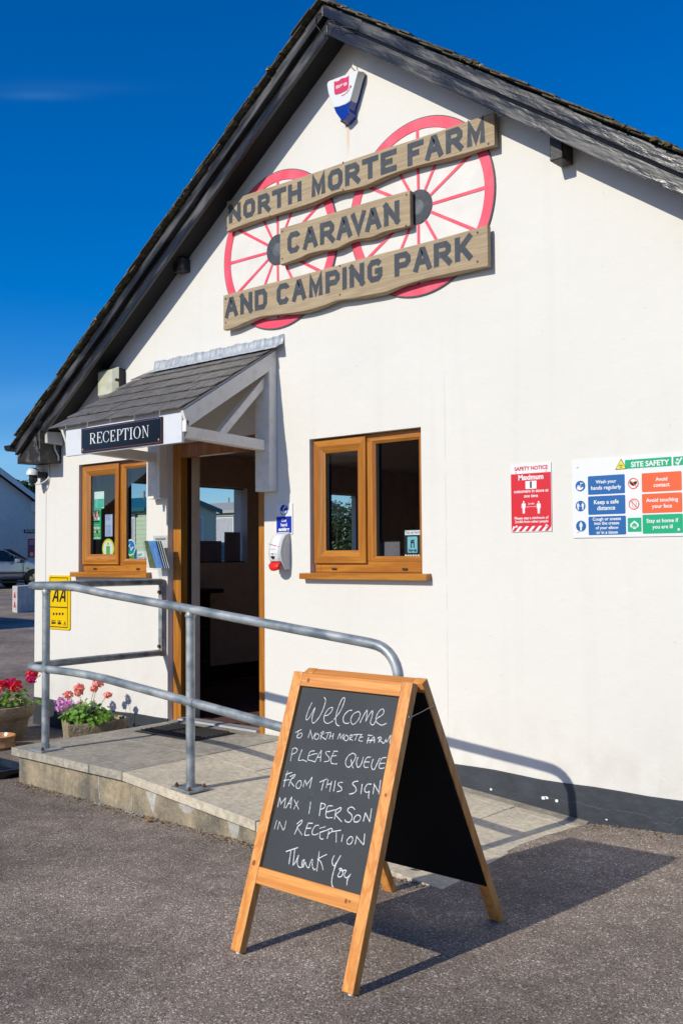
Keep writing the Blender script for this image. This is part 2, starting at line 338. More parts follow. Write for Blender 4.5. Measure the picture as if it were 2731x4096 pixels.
def concrete(name,c,c2,speck=(.55,.53,.5),streak=False,sscale=260,lichen=0):
    mt=pmat(name,c,rough=.85,c2=c2,scale=5,bump=.5,bscale=180,dist=.0015,stretch=(1.5,1.5,.6) if streak else (1,1,1),lo=.38,hi=.66)
    nt=mt.node_tree; N=nt.nodes; L=nt.links; b=N['Principled BSDF']
    src=b.inputs['Base Color'].links[0].from_socket
    g=N.new('ShaderNodeNewGeometry'); n=N.new('ShaderNodeTexNoise'); n.inputs['Scale'].default_value=sscale; n.inputs['Detail'].default_value=2; L.new(g.outputs['Position'],n.inputs['Vector'])
    r=N.new('ShaderNodeMapRange'); r.inputs['From Min'].default_value=.62; r.inputs['From Max'].default_value=.70; L.new(n.outputs['Fac'],r.inputs['Value'])
    m=N.new('ShaderNodeMixRGB'); m.inputs['Color2'].default_value=(*kc(speck),1); L.new(r.outputs[0],m.inputs['Fac']); L.new(src,m.inputs['Color1'])
    r2=N.new('ShaderNodeMapRange'); r2.inputs['From Min'].default_value=.40; r2.inputs['From Max'].default_value=.30; L.new(n.outputs['Fac'],r2.inputs['Value'])
    m2=N.new('ShaderNodeMixRGB'); m2.inputs['Color2'].default_value=(*[x*.40 for x in kc(c)],1); L.new(r2.outputs[0],m2.inputs['Fac']); L.new(m.outputs[0],m2.inputs['Color1'])
    n7=N.new('ShaderNodeTexNoise'); n7.inputs['Scale'].default_value=34; n7.inputs['Detail'].default_value=6; L.new(g.outputs['Position'],n7.inputs['Vector'])
    r7=N.new('ShaderNodeMapRange'); r7.inputs['From Min'].default_value=.35; r7.inputs['From Max'].default_value=.65; r7.inputs['To Min'].default_value=.80; r7.inputs['To Max'].default_value=1.10; L.new(n7.outputs['Fac'],r7.inputs['Value'])
    v7=N.new('ShaderNodeVectorMath'); v7.operation='SCALE'; L.new(m2.outputs[0],v7.inputs[0]); L.new(r7.outputs[0],v7.inputs['Scale'])
    o_=v7.outputs[0]
    if lichen:
        n4=N.new('ShaderNodeTexNoise'); n4.inputs['Scale'].default_value=22; n4.inputs['Detail'].default_value=5; L.new(g.outputs['Position'],n4.inputs['Vector'])
        r4=N.new('ShaderNodeMapRange'); r4.inputs['From Min'].default_value=.60; r4.inputs['From Max'].default_value=.66; r4.inputs['To Max'].default_value=lichen; L.new(n4.outputs['Fac'],r4.inputs['Value'])
        m4=N.new('ShaderNodeMixRGB'); m4.inputs['Color2'].default_value=(.40,.39,.34,1); L.new(r4.outputs[0],m4.inputs['Fac']); L.new(o_,m4.inputs['Color1']); o_=m4.outputs[0]
    L.new(o_,b.inputs['Base Color']); return mt
M_wall=wall_paint(); M_asph=asphalt()
M_plinth=pmat('slate_blue_plinth_paint',(.045,.055,.070),rough=.6,c2=(.028,.034,.045),scale=5,bump=.8,bscale=22,dist=.006)
mkb=lambda nm,ro: pmat(nm,(.016,.016,.018),rough=.34,c2=(.12,.12,.125),scale=11,stretch=(.25,1,1.3),bump=1.0,bscale=30,dist=.005,rvar=.2,lo=.50,hi=.74,detail=9,rot=ro)
M_black=mkb('black_gloss_board_paint',-math.radians(35.2)); M_blackL=mkb('black_gloss_board_paint_left',math.radians(35.2))
M_blackbox=pmat('weathered_black_stain',(.022,.019,.018),rough=.5,c2=(.20,.19,.18),scale=11,bump=.8,bscale=60,dist=.003,lo=.50,hi=.75,detail=9)
M_soffit=pmat('soffit_black',(.012,.011,.011),rough=.7)
M_slate=pmat('roof_slate',(.21,.195,.185),rough=.55,c2=(.11,.105,.10),scale=14,bump=.5,bscale=45,dist=.002,lo=.3,hi=.7)
M_verge=pmat('mossy_slate_edge',(.06,.055,.04),rough=.9,c2=(.20,.17,.09),scale=22,bump=.9,bscale=60,dist=.006,lo=.45,hi=.7)
M_moss=pmat('moss',(.05,.045,.016),rough=1,c2=(.16,.10,.03),scale=40,bump=1,bscale=120,dist=.006)
M_lichen=pmat('pale_lichen',(.40,.38,.30),rough=1,c2=(.25,.22,.12),scale=40,bump=.6)
M_white=pmat('flaking_white_paint',(.96,.92,.85),rough=.6,c2=(.80,.74,.64),scale=16,bump=.35,bscale=90,dist=.001,lo=.5,hi=.8)
M_cfasc=pmat('white_fascia_paint',(.74,.77,.82),rough=.55,c2=(.66,.67,.68),scale=12,bump=.3,bscale=70,dist=.001,lo=.5,hi=.8)
M_lead=pmat('lead_flashing',(.33,.37,.42),rough=.5,metal=.2,c2=(.62,.66,.70),scale=30,stretch=(1.6,1,.35),bump=.5,bscale=25,dist=.003)
M_oakw=wood('golden_oak_upvc',(.56,.225,.030),(.36,.115,.012),'Z',rings=30,rough=.34,grain=.75,coat=.15)
M_oakh=wood('golden_oak_upvc_rail',(.56,.225,.030),(.36,.115,.012),'X',rings=30,rough=.34,grain=.75,coat=.15)
M_darkframe=plain('dark_gasket',(.012,.012,.014),.4)
M_glass=glassmat('window_glass',(.95,.97,.97))
M_plank=wood('weathered_oak_plank',(.50,.385,.24),(.36,.27,.165),'X',rings=40,rough=.8,grain=.6,dark=(.17,.13,.085),yspread=14)
M_letter=pmat('slate_blue_lettering',(.045,.055,.072),rough=.7,c2=(.075,.085,.10),scale=30,bump=.2,lo=.5,hi=.75)
M_red=pmat('red_wheel_paint',(.88,.070,.135),rough=.55,c2=(.90,.14,.20),scale=7,stretch=(1,1,.5),bump=.2,lo=.45,hi=.75)
M_wwhite=pmat('white_wheel_ground',(.83,.80,.75),rough=.6,var=.04,bump=.3,bscale=20)
M_pine=wood('orange_pine',(.90,.40,.10),(.66,.23,.04),'Z',rings=36,rough=.42,grain=.8,dark=(.50,.18,.03),coat=.12,yspread=11)
M_pineh=wood('orange_pine_rail',(.90,.40,.10),(.66,.23,.04),'X',rings=36,rough=.42,grain=.8,dark=(.50,.18,.03),coat=.12,yspread=11)
M_slateboard=pmat('chalkboard_black',(.026,.032,.038),rough=.62,c2=(.040,.048,.056),scale=3,bump=.1,bscale=200,dist=.0005,spec=.45)
M_chalk=pmat('white_chalk',(.78,.79,.80),rough=.95,c2=(.42,.44,.46),scale=260,bump=0,lo=.44,hi=.66,detail=2)
M_galv=pmat('galvanised_steel',(.22,.265,.29),rough=.45,metal=.4,c2=(.52,.555,.57),scale=13,stretch=(.6,1,1),bump=.25,bscale=35,dist=.002,rvar=.1,detail=9)
M_rust=pmat('rusty_bolt',(.16,.055,.022),rough=.8,c2=(.09,.03,.015),scale=60,bump=.5)
M_zinc=plain('zinc_wire',(.62,.63,.64),.3,1)
M_slab=concrete('paving_slab',(.47,.425,.34),(.34,.31,.255),lichen=.8)
M_slabl=concrete('pale_paving_slab',(.72,.63,.48),(.60,.53,.41))
M_base=concrete('stained_concrete_base',(.42,.34,.22),(.15,.135,.105),streak=True)
M_patch=concrete('white_mortar',(.55,.54,.50),(.40,.38,.34))
M_mortar=concrete('joint_mortar',(.36,.32,.25),(.24,.2,.15))
M_rubber=pmat('black_rubber',(.018,.018,.018),rough=.6,bump=.2)
M_alu=pmat('white_aluminium_sill',(.70,.71,.72),rough=.35,metal=.3,var=.05)
M_inner=pmat('tan_interior_plaster',(1.0,.76,.54),rough=.85,var=.06)
M_dark=plain('dark_interior_trim',(.035,.02,.015),.6)
M_carpet=pmat('maroon_mat',(.16,.06,.045),rough=.95,var=.2,scale=60,bump=.6,bscale=200)
M_tan=plain('dark_wood_shelf',(.05,.025,.015),.5)
M_plw=plain('white_plastic',(.80,.82,.84),.3); M_plg=plain('grey_plastic',(.55,.56,.58),.4)
M_redp=plain('red_plastic',(.80,.02,.012),.35); M_blk=plain('black_print',(.012,.012,.013),.5)
M_greyprint=plain('grey_print',(.25,.25,.27),.5)
M_yel=plain('yellow_sign_face',(.90,.60,.0),.35); M_signw=plain('white_sign_board',(.84,.85,.87),.35)
M_signred=plain('red_sign_print',(.72,.02,.035),.4); M_orange=plain('orange_print',(.85,.13,.035),.4)
M_blue=plain('blue_print',(.012,.13,.40),.4); M_dblue=plain('royal_blue_print',(.005,.03,.42),.4)
M_green=plain('green_print',(.0,.42,.19),.4); M_wprint=plain('white_print',(.86,.87,.88),.45); M_yprint=plain('yellow_print',(.88,.80,.05),.4)
M_maroon=plain('maroon_line',(.35,.10,.12),.4); M_signblk=plain('black_sign_face',(.010,.012,.018),.18)
M_alblue=plain('blue_lens',(.005,.05,.50),.12,spec=.8,trans=.35,coat=.5); M_pink=plain('crimson_print',(.68,.03,.12),.4)
M_yl=plain('yellowed_lens',(.66,.66,.46),.3); M_brown=plain('brown_vent',(.06,.035,.02),.4)
M_terr=concrete('sand_cast_planter',(.42,.33,.20),(.30,.23,.13),sscale=120)
for mt_ in (M_terr,):
    for n in mt_.node_tree.nodes:
        if n.type=='BUMP': n.inputs['Strength'].default_value=1; n.inputs['Distance'].default_value=.008
        if n.type=='TEX_NOISE' and n.inputs['Scale'].default_value==180: n.inputs['Scale'].default_value=60
M_soil=pmat('potting_soil',(.05,.035,.025),rough=1,bump=1,bscale=80,dist=.01)
def leafmat(name,c,c2,t=.25):
    mt=pmat(name,c,rough=.5,c2=c2,scale=30,bump=.2,bscale=80,lo=.4,hi=.6)
    nt=mt.node_tree; N=nt.nodes; L=nt.links; b=N['Principled BSDF']; out=[n for n in N if n.type=='OUTPUT_MATERIAL'][0]
    tl=N.new('ShaderNodeBsdfTranslucent'); src=b.inputs['Base Color'].links[0].from_socket; L.new(src,tl.inputs[0])
    ms=N.new('ShaderNodeMixShader'); ms.inputs[0].default_value=t; L.new(b.outputs[0],ms.inputs[1]); L.new(tl.outputs[0],ms.inputs[2]); L.new(ms.outputs[0],out.inputs[0]); return mt
M_leaf=leafmat('geranium_leaf',(.20,.40,.03),(.09,.24,.02)); M_stem=leafmat('plant_stem',(.20,.22,.06),(.28,.16,.07),.1)
M_pr=leafmat('scarlet_petals',(1.0,.012,.015),(.85,.006,.04),.4); M_pm=leafmat('magenta_petals',(.95,.015,.26),(.75,.01,.16),.4)
M_pc=leafmat('coral_petals',(1.2,.34,.26),(1.2,.55,.48),.3); M_pl=leafmat('lilac_petals',(1.05,.40,.95),(1.15,.70,1.05),.3)
M_tree=leafmat('dark_evergreen_leaf',(.055,.085,.018),(.025,.045,.012),.15); M_hedge=leafmat('hedge_leaf',(.07,.13,.03),(.035,.07,.018),.2)
M_bark=pmat('bark',(.10,.07,.045),rough=.95,bump=1,bscale=30)

# ---------------------------------------------------------------- ground
def ss(a,b,x):
    t=min(1,max(0,(x-a)/(b-a))); return t*t*(3-2*t)
def gh(x,y):   # height of the tarmac
    h=-.03*ss(-2.6,-3.6,x)
    d=math.hypot(x,y+4.8)
    h+=.36*ss(9.5,19,d)*(1 if x<-6 else ss(0,-6,x))
    h+=.03*math.exp(-((x+1.9)/.7)**2-((y)/.8)**2)-.015*math.exp(-((x+2.6)/.35)**2-((y)/.4)**2)
    return h
def grid(xs,ys):
    mb=MB(); mb.add([(x,y,gh(x,y)) for y in ys for x in xs],[(j*len(xs)+i,j*len(xs)+i+1,(j+1)*len(xs)+i+1,(j+1)*len(xs)+i) for j in range(len(ys)-1) for i in range(len(xs)-1)]); return mb
xs=[-600,-300,-150,-90,-60,-45]+[-40+.8*i for i in range(34)]+[-12.8+.2*i for i in range(90)]+[6,9,14,25,50,120,300,600]
ys=[-600,-300,-120,-60,-30,-18,-12,-9,-7]+[-6+.2*i for i in range(45)]+[3+.8*i for i in range(40)]+[36,42,55,80,150,300,600]
go=obj('ground',grid(xs,ys),M_asph,smooth=60,fix=False); tag(go,kind='structure')

# ---------------------------------------------------------------- reception building
XC=-4.125; ZA=4.739; SL=.7065
XL,XR=-7.57,-.68; T=.21; DEP=8.5
zr=lambda x,z0=ZA: z0-SL*abs(x-XC)
RW=(-4.466,-3.554,1.2925,2.172); LWn=(-7.108,-6.06,1.2925,2.172); DR=(-5.93,-4.893,.172,2.255)
LWn=(W(316,2100).x,W(587,2100).x,W(400,2288).z,W(450,1845).z)
b=thing('reception_building','white rendered gable-fronted reception building with black bargeboards and slate roof','building',(XC,0,0))
def cellwall(mb,axis,rng,ops,top,d0,d1,zb):
    """wall slab with openings; axis 'X': spans x at y d0..d1; 'Y': spans y at x d0..d1"""
    br=sorted(set([rng[0],rng[1]]+[v for o in ops for v in o[:2]]))
    zs=sorted(set([zb,top]+[v for o in ops for v in o[2:]]))
    for i in range(len(br)-1):
        for j in range(len(zs)-1):
            cx,cz=(br[i]+br[i+1])/2,(zs[j]+zs[j+1])/2
            if any(o[0]<cx<o[1] and o[2]<cz<o[3] for o in ops): continue
            yield br[i],br[i+1],zs[j],zs[j+1]
mb=MB()
ops=[RW,LWn,DR]
# front wall: one clean outer skin with holes
bm_v={}
def addw(x0,x1,z0,z1,y): mb.add([(x0,y,z0),(x1,y,z0),(x1,y,z1),(x0,y,z1)],[(0,1,2,3)])
ZT=2.30
for c in cellwall(mb,'X',(XL,XR),ops,ZT,0,T,-.15): addw(*c,0); addw(*c,T)
mb.flat([(XL,0,ZT),(XR,0,ZT),(XR,0,zr(XR)),(XC,0,ZA),(XL,0,zr(XL))]); 
for (x0,x1,z0,z1) in ops:      # reveals
    mb.add([(x0,0,z0),(x0,T,z0),(x0,T,z1),(x0,0,z1)],[(0,1,2,3)]); mb.add([(x1,0,z0),(x1,T,z0),(x1,T,z1),(x1,0,z1)],[(3,2,1,0)])
    mb.add([(x0,0,z1),(x1,0,z1),(x1,T,z1),(x0,T,z1)],[(3,2,1,0)]); mb.add([(x0,0,z0),(x1,0,z0),(x1,T,z0),(x0,T,z0)],[(0,1,2,3)])
# left flank with two window holes, back and right flank
SW=[(.70,2.19,1.345,2.093),(3.2,4.05,1.38,2.10)]
for y0,y1,z0,z1 in cellwall(mb,'Y',(0,DEP),SW,ZT,0,0,-.15):
    mb.add([(XL,y0,z0),(XL,y1,z0),(XL,y1,z1),(XL,y0,z1)],[(3,2,1,0)])
for y0,y1,z0,z1 in SW:
    X0,X1=XL,XL+.2
    mb.add([(X0,y0,z0),(X1,y0,z0),(X1,y0,z1),(X0,y0,z1)],[(0,1,2,3)]); mb.add([(X0,y1,z0),(X1,y1,z0),(X1,y1,z1),(X0,y1,z1)],[(3,2,1,0)])
    mb.add([(X0,y0,z1),(X1,y0,z1),(X1,y1,z1),(X0,y1,z1)],[(3,2,1,0)]); mb.add([(X0,y0,z0),(X1,y0,z0),(X1,y1,z0),(X0,y1,z0)],[(0,1,2,3)])
mb.add([(XR,0,-.15),(XR,DEP,-.15),(XR,DEP,ZT),(XR,0,ZT)],[(0,1,2,3)]); mb.add([(XL,DEP,-.15),(XR,DEP,-.15),(XR,DEP,ZT),(XC,DEP,ZA),(XL,DEP,ZT)],[(0,1,2,3,4)])
mb.box(XL-.165,XL,-.004,.12,-.15,2.21)      # corner pier beside the front wall
obj('wall',mb,M_wall,b,fix=False)
# inner plaster lining, ceiling and floor (seen dark through door and windows)
mb=MB(); xi=XL+.2
for x0,x1,z0,z1 in cellwall(mb,'X',(xi,XR-.2),ops,ZT+.1,0,T,.15): mb.add([(x0,T+.004,z0),(x1,T+.004,z0),(x1,T+.004,z1),(x0,T+.004,z1)],[(0,1,2,3)])
for y0,y1,z0,z1 in cellwall(mb,'Y',(T,DEP-.2),SW,ZT+.1,0,0,.15): mb.add([(xi,y0,z0),(xi,y1,z0),(xi,y1,z1),(xi,y0,z1)],[(0,1,2,3)])
mb.add([(XR-.2,T,.15),(XR-.2,DEP-.2,.15),(XR-.2,DEP-.2,2.4),(XR-.2,T,2.4)],[(0,1,2,3)])
mb.add([(xi,5.2,.15),(XR-.2,5.2,.15),(XR-.2,5.2,2.4),(xi,5.2,2.4)],[(0,1,2,3)])
mb.box(xi,XR-.2,T,DEP-.2,2.4,2.45)
obj('interior_wall',mb,M_inner,b,fix=False)
mb=MB().box(xi,XR-.2,T+.002,DEP-.2,.12,.175).box(DR[0]+.003,DR[1]-.003,.113,T+.002,.1735,.190); obj('interior_floor',mb,M_carpet,b)
mb=MB().box(xi,xi+.02,T,5.2,.185,.34); obj('skirting_board',mb,M_dark,b)
obj('partition',MB().box(-2.9,-2.85,.6,4.5,.185,2.4),M_dark,b)
# partition seen through the right window, counter and shelf unit
mb=MB().box(xi+.02,xi+.30,1.05,1.60,1.06,1.10).box(xi+.02,xi+.22,1.1,1.50,.185,1.06)
obj('counter',mb,M_tan,b,bev=.006)
mb=MB()
for z in (.42,.58,.74,.90): mb.box(xi+.22,xi+.235,1.12,1.49,z,z+.012)
obj('shelf_edge',mb,plain('shelf_edge',(.14,.06,.025),.5),b)
def side_window(y0,y1,z0,z1,panes=1):
    X=XL+.10; fw=.055
    f=MB().box(X-.03,X+.05,y0,y0+fw,z0,z1).box(X-.03,X+.05,y1-fw,y1,z0,z1).box(X-.03,X+.05,y0+fw,y1-fw,z1-fw,z1).box(X-.03,X+.05,y0+fw,y1-fw,z0,z0+fw)
    fo=obj('side_window',f,M_dark,b)
    obj('pane',MB().box(X,X+.006,y0+fw,y1-fw,z0+fw,z1-fw),M_glass,fo)
side_window(.66,2.26,1.30,2.14); side_window(3.15,4.1,1.33,2.15)
# plinth
def wav(x,s=0): return .006*math.sin(x*3.1+s)+.004*math.sin(x*9.7+s*2)
mb=MB(); xsn=[XL-.165]+[XL+i*.15 for i in range(0,47)]
seg=[x for x in xsn if x<XR]+[XR]
for i in range(len(seg)-1):
    x0,x1=seg[i],seg[i+1]
    if DR[0]-.02<(x0+x1)/2<DR[1]+.02:
        if mb.v: obj('plinth',mb,M_plinth,b); mb=MB()
        continue
    z0,z1=.191+wav(x0),.191+wav(x1)
    mb.hexa([(x0,-.014,-.15),(x1,-.014,-.15),(x1,.0,-.15),(x0,.0,-.15)],[(x0,-.012,z0),(x1,-.012,z1),(x1,0,z1+.004),(x0,0,z0+.004)])
obj('plinth',mb,M_plinth,b)
# chips and the hairline crack in the plinth paint
mb=MB()
for px,py,r in ((1962,3157,.008),(2172,3192,.013),(2184,3191,.010),(2226,3203,.009),(1835,3137,.006),(2424,3279,.005)):
    c=W(px,py,-.016); k=9; mb.add([(c.x+math.cos(a)*r*random.uniform(.6,1.2)*1.3,-.0165,c.z+math.sin(a)*r*random.uniform(.6,1.1)) for a in [2*PI*i/k for i in range(k)]],[list(range(k))])
obj('paint_chips',mb,M_wprint,b,fix=False)
fY=lambda y:(lambda u,v,d: Vector((u,y-d,v)))
mb=MB()
def crack(pts,wd): 
    q=[W(1700+x/1.5208,2600+y/1.5208,-.016) for x,y in pts]; q=[(p.x,p.z) for p in q]
    q=catmull(q,4); q=[(u+random.uniform(-.003,.003),v+random.uniform(-.003,.003)) for u,v in q]; mb.ribbon(q,wd,fY(-.0162),jit=.4)
crack([(215,815),(330,825),(420,850),(480,878),(560,870),(620,875)],.0014)
crack([(700,890),(850,915),(960,940),(1020,955),(1090,970),(1170,975),(1250,990),(1330,1005),(1385,1030)],.0024)
crack([(1390,1060),(1430,1050),(1490,1065),(1530,1030),(1568,1020),(1610,1040)],.003)
obj('crack',mb,plain('crack_edge',(.11,.135,.16),.7),b,fix=False)
# roof sheets + verge slates
mb=MB()
for sx in (-1,1):
    e=-7.705 if sx<0 else XC+3.84
    z=lambda x,o: ZA+o-SL*abs(x-XC)
    mb.hexa([(XC,-.20,ZA),(e,-.20,z(e,0)),(e,DEP+.2,z(e,0)),(XC,DEP+.2,ZA)],[(XC,-.20,ZA+.13),(e,-.20,z(e,.13)),(e,DEP+.2,z(e,.13)),(XC,DEP+.2,ZA+.13)])
roof=obj('roof',mb,M_slate,b)
mb=MB()   # black soffit boards under the verge
for sx in (-1,1):
    e=XC+sx*3.40
    z=lambda x,o: ZA+o-SL*abs(x-XC)
    mb.hexa([(XC,-.19,ZA-.006),(e,-.19,z(e,-.006)),(e,-.001,z(e,-.006)),(XC,-.001,ZA-.006)],[(XC,-.19,ZA-.001),(e,-.19,z(e,-.001)),(e,-.001,z(e,-.001)),(XC,-.001,ZA-.001)])
obj('soffit',mb,M_soffit,b)
def barge(name,xa,za0,za1,ya,yb,xe,mat,bev=.004,cut=None):
    """board in the roof slope, from apex xa to xe, bottom/top apex heights za0/za1"""
    out=[]
    n=14; mb=MB(); s_=1 if xe>xa else -1
    P0=[];P1=[]
    for i in range(n+1):
        x=xa+(xe-xa)*i/n; k=SL*abs(x-xa); j=.0015*math.sin(x*7+za0*30)
        P0.append((x,za0-k+j)); P1.append((x,za1-k-j))
    for i in range(n):
        a=[(P0[i][0],ya,P0[i][1]),(P0[i+1][0],ya,P0[i+1][1]),(P0[i+1][0],yb,P0[i+1][1]),(P0[i][0],yb,P0[i][1])]
        c=[(P1[i][0],ya,P1[i][1]),(P1[i+1][0],ya,P1[i+1][1]),(P1[i+1][0],yb,P1[i+1][1]),(P1[i][0],yb,P1[i][1])]
        mb.hexa(a,c)
    bm=bmesh.new()
    o=obj(name,mb,mat,b)
    bm=bmesh.new(); bm.from_mesh(o.data); bmesh.ops.remove_doubles(bm,verts=bm.verts,dist=1e-5)
    # drop the inner partitions left by joining segments
    dup=[f for f in bm.faces if all(len(e.link_faces)>2 for e in f.edges)]
    bmesh.ops.delete(bm,geom=dup,context='FACES'); bmesh.ops.recalc_face_normals(bm,faces=bm.faces); bm.to_mesh(o.data); bm.free()
    md=o.modifiers.new('bevel','BEVEL'); md.width=bev; md.segments=2; md.limit_method='ANGLE'; md.angle_limit=math.radians(40)
    return o
XF=-4.098
barge('lower_bargeboard',XF,4.688,4.782,-.212,-.185,-7.30,M_blackL); barge('lower_bargeboard',XF+.003,4.688,4.782,-.212,-.185,XR-.35,M_black)
barge('upper_bargeboard',XF,4.795,4.878,-.250,-.212,-7.66,M_blackL); barge('upper_bargeboard',XF+.003,4.795,4.878,-.250,-.212,XR+.4,M_black)
# verge slates: two bedded courses, every slate its own piece, uneven
cnt=0; shared={}
for sx in (-1,1):
    L_=(XF-W(52,1768,-.285).x)/.8166-.1 if sx<0 else 4.1
    for row,(zo,th,yo) in enumerate(((4.884,.009,-.285),(4.894,.009,-.292))):
        s=.0+row*.09
        while s<L_*1.0:
            ln=.205; x0=XF+sx*s*.8166; x1=XF+sx*(s+ln)*.8166
            jz=random.uniform(0,.008); jy=random.uniform(-.010,.010); tip=.011
            z0=zo-abs(x0-XF)*SL+jz; z1=zo-abs(x1-XF)*SL+jz+tip
            m_=MB().hexa([(x0,yo+jy,z0),(x1,yo+jy,z1),(x1,-.05,z1),(x0,-.05,z0)],[(x0,yo+jy,z0+th),(x1,yo+jy,z1+th),(x1,-.05,z1+th),(x0,-.05,z0+th)])
            obj('slate',m_,M_verge,b); cnt+=1; s+=.19
# moss and lichen cushions along the verge: nobody could count them
mb=MB(); mb2=MB()
for i in range(420):
    sx=random.choice((-1,1)); s=random.uniform(.05,3.5)
    if sx<0 and random.random()<.45: continue
    x=XF+sx*s*.8166; z=4.905-abs(x-XF)*SL; r=random.uniform(.004,.012)*(1+.6*math.sin(s*5+sx))
    if r<.003: continue
    y=-.29+random.uniform(-.004,.05); t=mb2 if random.random()<.08 else mb
    k=6; c=Vector((x,y,z)); vs=[c+Vector((0,0,r*.9))]
    for q in range(k): a=2*PI*q/k; vs.append(c+Vector((math.cos(a)*r*1.3*random.uniform(.7,1.2),math.sin(a)*r*random.uniform(.7,1.1),r*.2)))
    for q in range(k): a=2*PI*q/k; vs.append(c+Vector((math.cos(a)*r*1.1,math.sin(a)*r*.8,-r*.5)))
    t.add(vs,[(0,1+q,1+(q+1)%k) for q in range(k)]+[(1+q,1+k+q,1+k+(q+1)%k,1+(q+1)%k) for q in range(k)])
tag(obj('moss',mb,M_moss,b,smooth=60),kind='stuff'); tag(obj('lichen',mb2,M_lichen,b,smooth=60),kind='stuff')
# purlin ends
mb=MB().box(-2.592,-2.518,-.125,0,3.495,3.66); obj('purlin_end',mb,M_blackbox,b,bev=.006)
mb=MB().box(-5.765,-5.665,-.085,0,3.52,3.62); obj('purlin_end',mb,M_blackbox,b,bev=.006)
# boxed eaves end
mb=MB().prism([(-7.69,2.218),(-7.345,2.205),(-7.345,2.52),(-7.69,2.26)],lambda u,v,d:Vector((u,d,v)),-.208,.0); obj('eaves_box',mb,M_blackbox,b,bev=.008)
mb=MB().box(-7.69,-7.40,0,DEP,2.21,2.25); obj('eaves_soffit',mb,M_blackbox,b)
# half-round gutter running back along the eave
prof=[(math.cos(a)*.052,math.sin(a)*.052) for a in [PI+PI*i/10 for i in range(11)]]
mb=MB(); gc=(-7.775,2.372)
for a,c in zip(prof[:-1],prof[1:]):
    mb.hexa([(gc[0]+a[0],-.255,gc[1]+a[1]),(gc[0]+c[0],-.255,gc[1]+c[1]),(gc[0]+c[0]*.93,-.255,gc[1]+c[1]*.93),(gc[0]+a[0]*.93,-.255,gc[1]+a[1]*.93)],
            [(gc[0]+a[0],DEP,gc[1]+a[1]),(gc[0]+c[0],DEP,gc[1]+c[1]),(gc[0]+c[0]*.93,DEP,gc[1]+c[1]*.93),(gc[0]+a[0]*.93,DEP,gc[1]+a[1]*.93)])
mb.add([(gc[0]+x,-.256,gc[1]+z) for x,z in prof],[list(range(11))])
obj('gutter',mb,plain('black_upvc_gutter',(.02,.022,.026),.3),b,smooth=50)
mb=MB().box(-7.73,-7.66,-.20,-.17,2.33,2.37); obj('gutter_bracket',mb,M_blk,b)
# ---- windows
def window(o,Y0,sash_w,mul):
    x0,x1,z0,z1=o; yo=.045
    z1f=z1-.004
    root=obj('window_frame',MB().box(x0+.002,x0+.052,yo,yo+.07,z0+.004,z1f).box(x1-.042,x1-.002,yo,yo+.07,z0+.004,z1f).box(x0+.052,x1-.042,yo,yo+.07,z1f-.045,z1f).box(x0+.052,x1-.042,yo,yo+.07,z0+.004,z0+.075),M_oakh,b,origin=((x0+x1)/2,0,z0),bev=.004)
    xm=x0+mul
    obj('mullion',MB().box(xm,xm+.058,yo,yo+.07,z0+.075,z1f-.045),M_oakw,root,bev=.004)
    # opening sash, mitred, standing proud, bevelled inwards
    sx0,sx1,sz0,sz1=x0+.012,xm+.008,z0+.062,z1f-.012
    def mitre(name,ix0,ix1,iz0,iz1,w,y_out,y_in,depth,mat_h,mat_v):
        q=[(ix0,iz0),(ix1,iz0),(ix1,iz1),(ix0,iz1)]; q1=[(ix0+w*.5,iz0+w*.5),(ix1-w*.5,iz0+w*.5),(ix1-w*.5,iz1-w*.5),(ix0+w*.5,iz1-w*.5)]
        q2=[(ix0+w,iz0+w),(ix1-w,iz0+w),(ix1-w,iz1-w),(ix0+w,iz1-w)]
        for i in range(4):
            j=(i+1)%4; m_=MB()
            A=[Vector((q[i][0],y_out,q[i][1])),Vector((q[j][0],y_out,q[j][1]))]; B=[Vector((q1[i][0],y_out,q1[i][1])),Vector((q1[j][0],y_out,q1[j][1]))]
            Cc=[Vector((q2[i][0],y_in,q2[i][1])),Vector((q2[j][0],y_in,q2[j][1]))]
            D=[Vector((q[i][0],y_out+depth,q[i][1])),Vector((q[j][0],y_out+depth,q[j][1]))]; E_=[Vector((q2[i][0],y_out+depth,q2[i][1])),Vector((q2[j][0],y_out+depth,q2[j][1]))]
            m_.add([A[0],A[1],B[1],B[0],Cc[1],Cc[0],D[0],D[1],E_[0],E_[1]],[(0,1,2,3),(3,2,4,5),(5,4,9,8),(6,7,1,0),(8,9,7,6),(0,3,5,8,6),(1,7,9,4,2)])
            obj(name,m_,mat_h if i%2==0 else mat_v,root)
        return q2
    mitre('sash_rail',sx0,sx1,sz0,sz1,.082,yo-.018,yo+.006,.05,M_oakh,M_oakw)
    g=.082
    obj('pane',MB().box(sx0+g,sx1-g,yo+.012,yo+.018,sz0+g,sz1-g),M_glass,root)
    obj('gasket',MB().box(sx0+g,sx0+g+.018,yo+.02,yo+.045,sz0+g,sz1-g).box(sx1-g-.006,sx1-g,yo+.02,yo+.045,sz0+g,sz1-g),M_darkframe,root)
    # fixed light beside it with glazing bead
    fx0,fx1,fz0,fz1=xm+.058,x1-.042,z0+.075,z1f-.045
    mitre('glazing_bead',fx0-.022,fx1+.018,fz0-.004,fz1+.018,.034,yo-.003,yo+.012,.03,M_oakh,M_oakw)
    obj('pane',MB().box(fx0+.011,fx1-.015,yo+.014,yo+.020,fz0+.029,fz1-.015),M_glass,root)
    obj('gasket',MB().box(fx0+.011,fx0+.028,yo+.022,yo+.05,fz0+.02,fz1-.01),M_darkframe,root)
    for vx in (x0+(x1-x0)*.17,x0+(x1-x0)*.80):
        obj('drain_vent',MB().box(vx,vx+.04,yo-.009,yo,z0+.018,z0+.033),M_brown,root,bev=.004)
    return root
